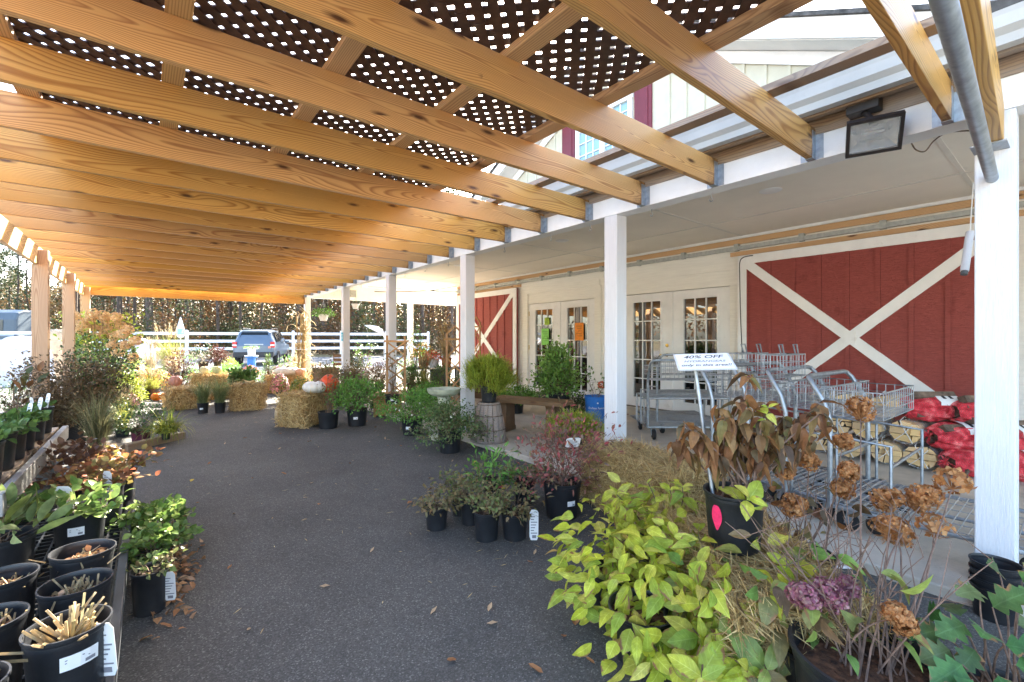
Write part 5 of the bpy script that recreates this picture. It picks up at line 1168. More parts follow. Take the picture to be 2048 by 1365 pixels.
bank = [(752,835,8.0,56,780,'shrubmid','mid green shrub tucked left of the square cedar planter'),(858,835,7.2,60,770,'abeliagreen','green shrub just behind the bird bath bowl'),(935,868,6.2,46,815,'shrubmid','mid green shrub between the bird bath and the bushel basket'),(690,775,9.6,60,722,'darkred','dark red shrub behind the vivid green shrub'),(560,800,10.2,40,752,'mumpink','pink flowered plant in front of the sunlit bale'),(262,802,8.2,80,735,'conebright','lime feathery conifer in the sun beside the brown shrubs'),(302,792,9.6,90,742,'grassplume','sunlit golden grass behind the two small orange pumpkins'),(238,850,6.6,80,802,'grassplume','yellow green grass spilling over the bed by the dark arching grass'),(130,800,7.0,120,715,'bronze','brown fine leaved shrub between the two nearer timber posts'),(268,775,9.2,70,728,'grassplume','yellow green plumed grass behind the orange chrysanthemums'),(236,765,10.0,60,712,'conebright','yellow green feathery conifer right of the panicle hydrangea'),(330,765,11.2,64,735,'mumorange','golden chrysanthemum mound behind the red barberry'),(222,820,7.4,60,776,'mumpink','pink blooming mound in front of the tall bronze shrub'),(388,772,11.5,50,735,'mixflower','white flecked shrub behind the low straw bale'),(30,800,7.2,110,715,'shrubmid','green leafy shrub under the wrapped white sack'),(348,745,14.0,70,688,'grasstan','tan feathery grass clump near the white fence'),(272,748,13.0,60,690,'conebright','lime feathery conifer by the wrapped sack'),(446,762,11.5,52,718,'shrubbright','bright green annuals behind the two pale gourds'),(520,768,12.0,40,735,'mixflower','white flowered low plant left of the narrow conifer'),(590,760,12.6,60,712,'grassplume','golden grass at the back of the sunlit bale'),(640,768,12.0,44,728,'mumorange','orange mum by the corner porch post'),(760,765,11.0,50,712,'darkred','dark red leaved shrub behind the cedar trellis'),(748,795,9.4,44,738,'drybush','tan dry shrub left of the square cedar planter'),(815,745,12.0,54,688,'mixflower','pale flowered loose shrub beside the far trellis'),(852,775,10.0,40,733,'grassplume','yellow bladed grass in front of the grey bin'),(372,735,15.0,60,690,'mixflower','sunlit loose white flowered plants by the fence post'),(455,735,15.5,50,700,'conebright','lime plants in the sun left of the parked car'),(668,745,13.0,44,708,'mixflower','pale flowers behind the tall wooden crate'),(925,770,9.6,40,722,'shrubmid','green shrub by the far red barn door'),(190,760,9.0,70,705,'shrubbright','sunlit green shrub under the peach flower heads')]
for px, b, d_, cw, tp, stl, lab in bank: potted('bed_plant', lab, 'plant', px, b, 0, 0, cw, tp, stl, d=d_)
# far display of small plants in the sun
far = [(470,742,42,706,'mixflower','low flowering plant in a sunlit tray far down the aisle, left of the car'),(500,735,44,700,'mumred','red cyclamen tray glowing behind the bales, below the car'),(585,735,60,676,'mixflower','tall loose pale flowered shrub left of the corn stalks'),(572,742,40,714,'shrubbright','low bright green plant left of the corner post'),(455,752,36,728,'shrubbright','leafy green annual left of the narrow upright conifer'),(625,748,46,716,'grasstan','tan dry grass in the sun at the foot of the corner post'),(556,735,38,700,'mumpink','pink blooms far behind the narrow conifer')]
for px, b, cw, tp, stl, lab in far: potted('display_plant', lab, 'plant', px, b, 0, 0, cw, tp, stl, d=13.5, n=320, group='sunlit display plants')
potted('potted_basket_plant', 'white potted cyclamen with trailing pale leaves in front of the car', 'potted plant', 503,712,18,16,34,698,'mixflower', potmat='whiteplastic', d=14.5, z=.75, n=200)
def stand(px, d, h, label):
    p = P(px,0,d); t = thing('plant_stand', label, 'stand', (p.x,p.y,0)); m = MB(); m.lathe([(.0001,h),(.18,h),(.18,h-.04),(.12,h-.06),(.13,.0),(.0001,0)], 20); m.build('pedestal', M['bluepot'], t); m = MB(); m.lathe([(.0001,h+.02),(.2,h+.02),(.2,h+.001)], 20); m.build('top_plate', M['whiteplastic'], t)
stand(503, 14.5, .725, 'blue grey round pedestal under the white potted cyclamen')
# hanging baskets
def hanging(px, py, d, w, label, leafy, hookz):
    p = P(px, py, d); t = thing('hanging_basket', label, 'hanging basket', (p.x,p.y,p.z)); r = w/2
    m = MB(); m.lathe([(.0001,0),(r*.62,0),(r*.72,.05),(r,.18*w/.3),(r*1.05,.19*w/.3),(r*.96,.19*w/.3),(r*.9,.15*w/.3),(.0001,.14*w/.3)], 24); m.build('pot', M['whiteplastic'], t)
    m = MB(); top = hookz-p.z
    for k in range(3):
        a = k*2.09+.4; m.tube([(r*math.cos(a), r*math.sin(a), .18*w/.3),(0,0,min(top,.5))], .0025, 4)
    m.tube([(0,0,min(top,.5)),(0,0,top)], .0025, 4); m.build('hanger_wire', M['steel'], t)
    if leafy: crown(t, 'abeliagreen', r*1.7, .18, .13*w/.3, 55, n=500, mat='greenbright', L=.05)
hanging(647, 642, 11.6, .26, 'white hanging basket of pale green and cream flowers by the far porch post', True, 2.36)
hanging(711, 618, 11.9, .20, 'empty white hanging pot under the far porch beam', False, 2.36)

# ---------------------------------------------------------------- display furniture at the far end
def folding_chair():
    p = P(686, 752, 10.8); t = thing('folding_chair', 'brown slatted wooden folding chair leaning behind the brown shrubs', 'chair', (p.x,p.y,0), R(-20))
    for s in (-1,1):
        m = MB(); m.bar((s*.20,.25,0),(s*.20,-.12,.95),.02,.035); m.build('back_leg', M['woodbrown'], t)
        m = MB(); m.bar((s*.18,-.25,0),(s*.18,.18,.46),.02,.035); m.build('front_leg', M['woodbrown'], t)
    m = MB(); [m.box((-.2,-.20+i*.075,.45),(.2,-.14+i*.075,.465)) for i in range(5)]; m.build('seat', M['woodbrown'], t)
    m = MB(); [m.bar((-.2,-.02-.04*i,.68+.10*i),(.2,-.02-.04*i,.68+.10*i),.015,.07) for i in range(3)]; m.build('backrest', M['woodbrown'], t)
folding_chair()
def crate(px, d, w, h, z, label, rz=0):
    p = P(px,0,d); t = thing('wooden_crate', label, 'crate', (p.x,p.y,z), rz)
    for k in range(4):
        m = MB(); n = max(2, int(h/.11))
        for i in range(n): m.box((-w/2,-w/2,.01+i*h/n),(w/2,-w/2+.014,.01+i*h/n+h/n-.014))
        m.xform(Matrix.Rotation(k*math.pi/2,4,'Z')); m.build('side_slats', M['woodbrown'], t)
    for k in range(4): m = MB(); m.box((-w/2+.015,-w/2+.015,0),(-w/2+.045,-w/2+.045,h)); m.xform(Matrix.Rotation(k*math.pi/2,4,'Z')); m.build('corner_post', M['woodbrown'], t)
    m = MB(); m.box((-w/2+.014,-w/2+.014,h-.03),(w/2-.014,w/2-.014,h-.018)); m.build('deck', M['woodbrown'], t)
crate(652, 10.5, .42, .62, 0, 'tall brown wooden crate left of the folding chair', .2)
crate(712, 10.7, .40, .30, 0, 'low brown wooden crate under the small dark leafy shrub', .1)
def table(px, d, label, w=1.3, dp=.6, h=.62, rz=0, mat='greyplastic'):
    p = P(px,0,d); t = thing('display_table', label, 'table', (p.x,p.y,0), rz); m = MB(); m.box((-w/2,-dp/2,h-.04),(w/2,dp/2,h)); m.build('tabletop', M[mat], t)
    for sx in (-1,1):
        for sy in (-1,1): m = MB(); m.box((sx*(w/2-.05)-.025,sy*(dp/2-.05)-.025,0),(sx*(w/2-.05)+.025,sy*(dp/2-.05)+.025,h-.041)); m.build('leg', M[mat], t)
    m = MB(); m.box((-w/2+.03,-dp/2+.03,.2),(w/2-.03,dp/2-.03,.22)); m.build('lower_shelf', M[mat], t); return t
table(862, 10.6, 'grey display table with plants by the corner of the building', rz=R(-25))
def bin_():
    p = P(880,790,9.3); t = thing('storage_bin', 'grey square bin with rounded lid in front of the display table', 'bin', (p.x,p.y,0), R(-25)); m = MB(); m.prism([(-.17,0),(.17,0),(.2,.62),(-.2,.62)],-.18,.18,'y'); m.build('body', M['greyplastic'], t, bevel=.02); m = MB(); m.box((-.22,-.20,.622),(.22,.20,.68)); m.build('lid', M['greyplastic'], t, bevel=.025)
bin_()
potted('potted_mum', 'red chrysanthemum in a pale pot on the grey display table', 'potted plant', 868,0,0,0,0,0,'mumred') if False else None
def ontable(px, d, z, pr, ph, cr, ch, style, lab, pm, **kw):
    p = P(px,0,d); t = thing('potted_plant', lab, 'potted plant', (p.x,p.y,z)); CN[0]+=1; pot(t, pr, ph, pm); crown(t, style, cr, ch, ph*.9, CN[0]*5, **kw)
ontable(868, 10.5, .622, .12, .20, .30, .24, 'mumred', 'red chrysanthemum in a pale pot on the grey display table', 'whiteplastic')
ontable(847, 10.8, .622, .13, .24, .28, .38, 'mumorange', 'pale orange blooms in a large pot at the back of the display table', 'clay')
ontable(893, 10.4, .622, .12, .22, .26, .60, 'grasstan', 'pinkish feathery grass in a clay pot on the right of the display table', 'clay')
ontable(826, 10.4, .0, .14, .26, .34, 1.25, 'mixflower', 'tall pale flowered shrub left of the display table', 'black', n=700)
ontable(845, 8.9, .0, .13, .2, .36, .62, 'grassplume', 'yellow bladed grass glowing behind the dark dome conifer', 'black', n=300)
ontable(970, 9.3, SL0+.62, .10, .16, .01, .02, 'bare', 'empty black pot standing before the far red barn door', 'black', n=3)
crate(968, 9.3, .34, .62, SL0, 'brown wooden crate under the empty black pot by the red barn door', .3)
# bed edging and mulch on the left of the aisle
def edging():
    m = MB(); a = G(250,905); b = G(366,878); m.bar((a.x,a.y,.045),(b.x,b.y,.045),.09,.09); c = G(245,880); m.bar((a.x,a.y,.045),(c.x-.5,c.y-.2,.045),.09,.088); tag(m.build('edging_timber', M['woodold'], bevel=.008), 'dark weathered timber edging of the planting bed under the yellow sedge', 'edging')
edging()
def ground_sheet(pts, name, mat, z): m = MB(); m.add([(x,y,z) for x,y in pts], [tuple(range(len(pts)))]); tag(m.build(name, mat), kind='structure')
ground_sheet([(-.85,4.5),(-.62,5.0),(-.35,5.45),(-.75,6.0),(-1.6,6.6),(-3.5,6.8),(-3.5,4.5)], 'mulch_bed', M['mulch'], .012)
# ---------------------------------------------------------------- left side: two shelves full of pots
def gridbench():
    x0, x1, y0, y1, z = -.98, -.085, .95, 4.4, .20
    t = thing('plant_bench', 'low black grid topped plastic bench carrying the cut back pots', 'bench', ((x0+x1)/2, (y0+y1)/2, 0)); ox, oy = (x0+x1)/2, (y0+y1)/2
    m = MB(); x = x0+.03
    while x < x1: m.box((x-.004-ox, y0-oy, z-.018), (x+.004-ox, y1-oy, z)); x += .055
    y = y0+.03
    while y < y1: m.box((x0-ox, y-.004-oy, z-.017), (x1-ox, y+.004-oy, z-.001)); y += .055
    m.build('grid_top', M['black'], t)
    m = MB(); 
    for a in (x0, x1-.035): m.box((a-ox, y0-oy, z-.06), (a+.035-ox, y1-oy, z+.004))
    for b in (y0, y1-.03): m.box((x0+.035-ox, b-oy, z-.06), (x1-.035-ox, b+.03-oy, z+.003))
    m.build('edge_rail', M['greyplastic'], t, bevel=.004)
    for a in (x0+.06, x1-.06):
        for b in (y0+.08, (y0+y1)/2, y1-.08): m = MB(); m.box((a-.03-ox,b-.03-oy,.004),(a+.03-ox,b+.03-oy,z-.061)); m.build('leg', M['black'], t)
gridbench()
def upbench():
    x0, x1, y0, y1, z = -1.08, -.50, 2.75, 4.66, .625
    t = thing('shelf_bench', 'taller grey slatted bench behind the low one, full of black pots', 'bench', ((x0+x1)/2, (y0+y1)/2, 0)); ox, oy = (x0+x1)/2, (y0+y1)/2
    m = MB()
    for i in range(6): a = x0+.02+i*.094; m.box((a-ox,y0-oy,z-.02),(a+.07-ox,y1-oy,z))
    m.build('slat_top', M['woodold'], t)
    m = MB(); m.box((x1-.001-ox,y0-oy,z-.085),(x1+.03-ox,y1-oy,z+.006)); m.box((x0-.03-ox,y0-oy,z-.085),(x0+.001-ox,y1-oy,z+.006)); m.build('side_rail', paint('grey_rail',(.30,.29,.28),.6,.12,8,.2), t, bevel=.003)
    for a in (x0+.05, x1-.06):
        for b in (y0+.15, y1-.2): m = MB(); m.box((a-.045-ox,b-.045-oy,.004),(a+.045-ox,b+.045-oy,z-.022)); m.build('leg', M['greyplastic'], t)
upbench()
BZ = .204
def cut_pot(x, y, r, h, lab, kind, seed, tilt=(0,0), z=BZ):
    r *= .74
    rg = np.random.default_rng(seed); t = thing('cut_back_pot', lab, 'potted plant', (x,y,z), 0, 'cut back grasses in pots', tilt); po = pot(t, r, h, 'black', 'soil', soilz=.80, seg=40); m = MB(); zz = h*.80
    if kind == 'stubs':
        n = 46; b = np.c_[rg.normal(0,r*.28,(n,2)), np.full(n,zz)]; d = np.c_[b[:,:2]*1.3+rg.normal(0,.03,(n,2)), rg.uniform(.04,.085,n)]; m.sticks(b, b+d, .0045, .004)
    elif kind == 'short':
        n = 60; b = np.c_[rg.normal(0,r*.36,(n,2)), np.full(n,zz)]; d = np.c_[rg.normal(0,.014,(n,2)), rg.uniform(.012,.055,n)]; m.sticks(b, b+d, .0035, .003)
    else:
        n = 40; b = np.c_[rg.normal(0,r*.4,(n,2)), np.full(n,zz+.006)]; d = np.c_[rg.normal(0,.022,(n,2)), rg.uniform(0,.03,n)]; m.sticks(b, b+d, .0035, .002)
    m.build('stubble', LM['grasstan'], t)
    m = MB(); n = 14 if kind != 'dead' else 34; a = rg.uniform(0,6.28,n); q = r*.6*np.sqrt(rg.uniform(0,1,n)); m.leaves(np.c_[q*np.cos(a),q*np.sin(a),np.full(n,zz+.012)], rdirs(n,.1,rg), rdirs(n,1,rg), rg.uniform(.02,.05,n), rg.uniform(.01,.025,n), OV2, curl=.6); m.build('leaf_debris', LM['litter'], t); return t
A = cut_pot(-.186,1.84,.128,.235,'front pot of pale yellow cut stalks with a white barcode tag on its rim','stubs',1)
sticker([c for c in A.children if c.name.startswith('pot')][0], .0947, .235, math.atan2(-1.84,.186)+.28, .085, .04, .70)
hangtag(A, Vector((.088,-.03,.06)), -.55, .055, .17, .12)
Bq = cut_pot(-.198,2.155,.128,.23,'middle pot of short straw stubble in the front row','short',2)
cut_pot(-.217,2.46,.130,.235,'pot of dead leaves and broken stalks behind the two cut grasses','dead',3, tilt=(0,.05))
cut_pot(-.385,2.02,.125,.235,'pot with short dry stems at the left, second row','short',4)
cut_pot(-.41,2.37,.125,.23,'pot with orange dead leaf at the far left, second row','dead',5)
cut_pot(-.37,1.70,.122,.22,'leftmost pot of short stubble, cut by the left picture edge','short',6)
def lpot(name, lab, x, y, r, h, z, style, cr, ch, sk=None, matp='black', n=None, L=None, cat='potted plant', grp=None, mat=None):
    CN[0]+=1; r *= .78; cr *= .82; t = thing(name, lab, cat, (x,y,z), 0, grp); po = pot(t, r, h, matp); crown(t, style, cr, ch, h*.88, CN[0]*3+1, n=n, L=L, mat=mat)
    if sk is not None: sticker(po, r, h, math.atan2(-y,-x)+sk, .06, .04, .62)
    return t
q = lpot('potted_perennial','black pot with bright green leaves and a white sticker on the low bench',-.27,3.08,.128,.235,BZ,'straw',.20,.10, sk=-.15, n=130, mat='ivy')
hangtag(q, Vector((-.05,.02,.22)), -.6, .075, .13, .15, name='plant_tag')
lpot('potted_perennial','black pot with long grey green tongue shaped leaves at the left edge',-.49,2.84,.135,.235,BZ,'sage',.19,.13)
lpot('potted_perennial','small green potted perennial behind the tongue leaved pot',-.52,3.22,.11,.2,BZ,'straw',.14,.12)
q = lpot('potted_heuchera','amber and orange leaved heuchera at the end of the low bench',-.21,3.55,.12,.22,BZ,'heuchera',.20,.15, n=240)
hangtag(q, Vector((.03,-.11,.16)), -.7, .05, .16, .1)
lpot('potted_heuchera','dark bronze leaved heuchera on the low bench under the taller bench rail',-.40,3.80,.13,.22,BZ,'heudark',.24,.22, n=360)
lpot('potted_heuchera','red and orange leaved heuchera near the far end of the low bench',-.17,3.95,.12,.20,BZ,'heuchera',.22,.14, n=240)
lpot('potted_heuchera','small copper leaved heuchera beside the red and orange one',-.27,4.26,.11,.18,BZ,'heuchera',.18,.14, n=200)
# floor plants right of the low bench
lpot('potted_ivy','green and yellow trailing ivy on the ground beside the low bench',.02,3.42,.09,.14,.004,'ivy',.22,.15, n=700)
lpot('potted_ivy','smaller trailing ivy with dead leaves in front of the bigger ivy',.01,3.03,.09,.15,.004,'ivy',.16,.12, n=380)
q = lpot('potted_perennial','nearly empty black pot with a white tag standing on the ground by the low bench',.0,2.70,.092,.20,.004,'wiltgreen',.11,.06, n=80)
hangtag(q, Vector((.075,-.035,.04)), -.5, .05, .14, .1)
lpot('potted_perennial','black pot of weedy green seedlings behind the nearly empty pot',.10,2.50,.10,.21,.004,'straw',.12,.10, n=70) if False else None
# pots on the taller bench
z2 = .629
row = [(-.585,3.05),(-.585,3.30),(-.585,3.54),(-.585,3.80),(-.585,4.12),(-.585,4.40)]
labs = ['first pot of the taller bench row, strawberry leaved, cut by the left edge','second pot of the taller bench row with a white sticker','third pot of the taller bench row, leafy and stickered','fourth pot of the taller bench row with a standing white label','fifth pot of the taller bench row, nearly bare','last pot of the taller bench row with pale plant stakes']
for i, ((x,y), lab) in enumerate(zip(row, labs)):
    t = lpot('potted_strawberry', lab, x, y, .09, .175, z2, 'straw', .115 if i < 4 else .07, .045 if i < 4 else .03, sk=(-.5 if i in (1,2) else None), n=90 if i < 4 else 14, L=.045, grp='black pots in a row on the taller bench')
    if i >= 3: hangtag(t, Vector((.03,-.02,.15)), -.7, .028, .12, -.2)
    if i == 5: hangtag(t, Vector((-.03,.02,.15)), -.4, .02, .10, .25)
for i, (x, y, lab) in enumerate(((-.85,3.05,'back row strawberry pot at the left edge of the taller bench'),(-.86,3.4,'back row leafy pot half hidden behind the taller bench row'),(-.88,3.75,'back row pot with low green leaves near the end of the taller bench'),(-.86,4.12,'back row empty looking pot at the end of the taller bench'))):
    lpot('potted_strawberry', lab, x, y, .10, .18, z2, 'straw', .13, .08, n=60 if i < 3 else 10, grp='black pots at the back of the taller bench')
# shrubs behind the shelves
def shrub(px, base, d, cw, top, style, lab, n=None, mat=None, name='garden_shrub', L=None, pw=0, cat='shrub', low=0):
    return potted(name, lab, cat, px, base, pw, 0, cw, top, style, d=d, n=n, mat=mat, L=L)
shrub(150, 850, 5.6, 185, 690, 'bronze', 'wide bronze brown fine leaved shrub in front of the timber posts', n=5200)
shrub(205, 850, 6.0, 120, 690, 'bronze', 'dark olive fine leaved shrub right of the bronze one', n=3600, mat='greendark')
shrub(80, 850, 5.3, 130, 745, 'bronze', 'rusty low leafed shrub behind the taller bench', n=1300, mat='bronze', L=.04)
shrub(18, 850, 4.9, 110, 690, 'magnolia', 'large leaved brown and green magnolia at the left edge', n=90)
shrub(195, 925, 4.75, 110, 785, 'grassdark', 'dark arching ornamental grass behind the heucheras', cat='grass clump', name='ornamental_grass')
shrub(245, 880, 5.9, 70, 795, 'grass', 'wispy yellow green grass at the edge of the bed', cat='grass clump', name='ornamental_grass', mat='grassgold', n=240)
# panicle hydrangea tree with cream heads
def florets(mb, c, rad, n, size, r, sq=.8, cone=0):
    u = nrmz(r.normal(size=(n,3))); ps = np.array(c) + u*np.array([rad,rad,rad*sq])*r.uniform(.86,1.06,(n,1))
    t1 = nrmz(np.cross(u, r.normal(size=(n,3)))); t2 = np.cross(u, t1)
    for k in range(4):
        a = k*math.pi/2; dd = t1*math.cos(a)+t2*math.sin(a); mb.leaves(ps, nrmz(dd+u*r.uniform(-.1,.6,(n,1))), u+r.normal(0,.15,(n,3)), size*r.uniform(.75,1.2,n), size*.85, [(.55,1.0)], .2, r.uniform(-.2,.4,n))
def panicle():
    d = 8.3; p = P(205, 780, d); t = thing('panicle_hydrangea', 'tall hydrangea bush topped with pale peach flower heads behind the timber posts', 'shrub', (p.x,p.y,0)); r = np.random.default_rng(12)
    hs = [(205,632),(222,652),(240,652),(180,640),(192,655),(160,640),(215,640),(232,635),(245,668),(180,675),(200,668),(214,662),(165,660),(255,660),(228,672),(148,632),(250,690),(236,705),(270,682),(225,690),(266,715),(158,652),(174,648),(186,628)]
    st = MB()
    for (x, y) in hs:
        q = P(x, y, d+r.uniform(-.5,.1)); q = np.array((q.x-p.x, q.y-p.y, q.z)); fm = MB(); florets(fm, q, r.uniform(.075,.10), 120, .024, r, .9); fm.build('flower_head', LM['creamflower'], t)
        b = np.array((r.normal(0,.06), r.normal(0,.06), 0)); mid = b*.4+q*.6*np.array([.8,.8,.9]); st.sticks([b],[mid],.010,.006); st.sticks([mid],[q],.006,.003)
    st.build('stem', M['twig'], t)
    n = 420; m = MB(); a = r.uniform(0,6.28,n); zz = r.uniform(1.2,1.75,n); rad = np.sqrt(r.uniform(0,1,n))*.6; m.leaves(np.c_[rad*np.cos(a),rad*np.sin(a),zz], rdirs(n,.2,r), rdirs(n,1.,r), r.uniform(.05,.09,n), r.uniform(.03,.045,n), OV2); m.build('upper_foliage', LM['gold'], t)
    n = 2000; m = MB(); a = r.uniform(0,6.28,n); zz = r.uniform(.2,1.42,n); rad = np.sqrt(r.uniform(0,1,n))*.5; ps = np.c_[rad*np.cos(a),rad*np.sin(a),zz]; m.leaves(ps, rdirs(n,.1,r), rdirs(n,1.,r), r.uniform(.05,.10,n), r.uniform(.03,.05,n), OV2); m.build('foliage', LM['ivy'], t)
panicle()
# pine branch leaning in at the left edge
def pine():
    t = thing('young_pine', 'bright green long needled pine whose branch tips reach in at the left edge', 'tree', (-2.15, 4.1, 0)); r = np.random.default_rng(4)
    m = MB(); m.tube([(0,0,0),(.02,.01,1.2),(0,0,2.9)], [.05,.04,.012], 8); m.build('trunk', M['bark'], t)
    st = MB(); nd_ = MB()
    for k in range(40):
        z = r.uniform(.9,2.8); a = r.uniform(0,6.28); L_ = (3.1-z)*.50+.12; b = np.array((0,0,z)); e = b+np.array((math.cos(a)*L_, math.sin(a)*L_, L_*.35)); st.sticks([b],[e],.014,.006)
        for f in np.linspace(.3,1,8):
            c = b*(1-f)+e*f; n = 55; ps = c+r.normal(0,.015,(n,3)); dd = nrmz((e-b)/L_*.8+r.normal(0,.6,(n,3))); nd_.leaves(ps, dd, rdirs(n,.5,r), r.uniform(.09,.17,n), .0035, NEED, 0, .15)
    st.build('branch', M['twig'], t); nd_.build('needles', LM['pineneedle'], t)
pine()
# ---------------------------------------------------------------- hydrangeas at the lower right
LEAFP = OV4
def rosette(mb, tip, axis, L, r, n=8, spread=1.0, droop=.25):
    axis = nrmz(np.array(axis, float)); a0 = r.uniform(0,6.28); ps=[]; ds=[]; ls=[]; cs=[]
    ref = nrmz(np.cross(axis, [.3,.5,.1])); w = np.cross(axis, ref)
    for i in range(n):
        lev = i//2; a = a0+lev*math.pi/2+(i%2)*math.pi+r.normal(0,.25); f = [.55,.9,1.,.92,.8][min(lev,4)]
        el = [.75,.35,.05,-.2,-.35][min(lev,4)]
        d = (ref*math.cos(a)+w*math.sin(a))*math.cos(el)*spread + axis*math.sin(el)
        ps.append(np.array(tip)-axis*lev*.028); ds.append(d); ls.append(L*f*r.uniform(.8,1.15)); cs.append(r.uniform(.05,.55)+droop)
    ps=np.array(ps); ds=nrmz(ds); ls=np.array(ls)
    mb.leaves(ps, ds, np.tile(axis,(n,1))+r.normal(0,.18,(n,3)), ls, ls*r.uniform(.48,.6,n), LEAFP, .22, np.array(cs), wave=.008)
def curve_stem(st, b, tip, r, r0=.005, r1=.0028, bow=.06):
    b=np.array(b); tip=np.array(tip); mid=(b+tip)/2+np.array([r.normal(0,bow),r.normal(0,bow),.04]); t=np.linspace(0,1,6)[:,None]; c=(1-t)**2*b+2*t*(1-t)*mid+t*t*tip
    st.tube(c, np.linspace(r0,r1,6), 5); return c
Z = lambda zx, zy: (1150+zx/2.651, 850+zy/2.651)
tips = [(160,370),(340,310),(460,345),(530,330),(530,480),(110,560),(80,610),(270,590),(400,590),(490,720),(560,640),(740,760),(550,830),(380,830),(140,730),(120,850),(440,900),(660,850),(830,850),(700,1000),(230,980),(560,1040),(280,1130),(450,1130),(640,1130),(820,1000),(350,1290),(560,1200),(700,1320),(900,1290),(800,1150),(950,1200),(200,660),(330,690),(620,560),(300,880),(610,930),(480,1010),(180,1090),(520,1290),(760,920),(620,780),(690,890),(880,960),(1000,1080),(900,1090),(1090,1200),(760,1230),(850,1310),(1010,1300),(640,1340),(450,1340),(1130,1040),(960,980),(1180,1230)]
hyd = [('yellow green hydrangea nearest the aisle in front of the straw bale', (1235,1215)), ('yellow green hydrangea at the lower middle edge of the clump', (1285,1300)), ('tall yellow green hydrangea leaning on the straw bale', (1330,1140)), ('lime and rusty spotted hydrangea at the bottom centre of the clump', (1400,1325)), ('green hydrangea beneath the black pot with the pink paint spot', (1455,1290)), ('green and burgundy mottled hydrangea at the bottom edge beside the big bark pot', (1530,1345))]
bases=[]
for lab,(x,y) in hyd:
    p = G(x,y); p = P(x,y,dep(y)*.98); p.z=0; bases.append(p)
own = [[] for _ in hyd]; rr_ = np.random.default_rng(40)
for zx,zy in tips:
    x,y = Z(zx,zy); x += 26*(1-zx/1200); d = 2.45-.82*(zy-320)/1000 + rr_.uniform(-.05,.05) - (.22 if zx > 580 and zy > 700 else 0); q = P(x,y,d); 
    j = min(range(len(bases)), key=lambda i: (bases[i]-Vector((q.x,q.y,0))).length); own[j].append(np.array(q))
for j,(lab,_) in enumerate(hyd):
    r = np.random.default_rng(50+j); t = thing('lime_hydrangea', lab, 'hydrangea', bases[j], 0, 'yellow green hydrangeas by the bale'); lf=MB(); st=MB(); bs=np.array(bases[j])
    pot(t, .13, .20, 'black', 'mulch')
    for q in own[j]:
        q=q-bs; q[2]=max(q[2],.12); b=np.array((r.normal(0,.05),r.normal(0,.05),.16)); c=curve_stem(st,b,q,r); ax=nrmz(c[-1]-c[-2])+np.array([0,0,.7]); ax += np.array([-FW[0],-FW[1],0])*.35
        rosette(lf,q,ax,r.uniform(.10,.15),r,n=int(r.choice([7,8,9,10])))
        for f in (2,3):
            dd=rdirs(2,-.1,r); lf.leaves(np.tile(c[f],(2,1)), dd, rdirs(2,1,r), r.uniform(.07,.11,2), .05, LEAFP, .2, .7)
    n = 120; a=r.uniform(0,6.28,n); rad=.06+.23*np.sqrt(r.uniform(0,1,n)); ps=np.c_[rad*np.cos(a),rad*np.sin(a),r.uniform(.10,.46,n)]
    lf.leaves(ps, nrmz(np.c_[np.cos(a),np.sin(a),r.normal(0,.5,n)]), rdirs(n,1,r), r.uniform(.06,.11,n), r.uniform(.035,.06,n), LEAFP, .22, r.uniform(.2,.9,n))
    lf.build('foliage', LM['mixleaf' if j==5 else 'limeleaf'], t, ang=180); st.build('stem', M['twig'], t)
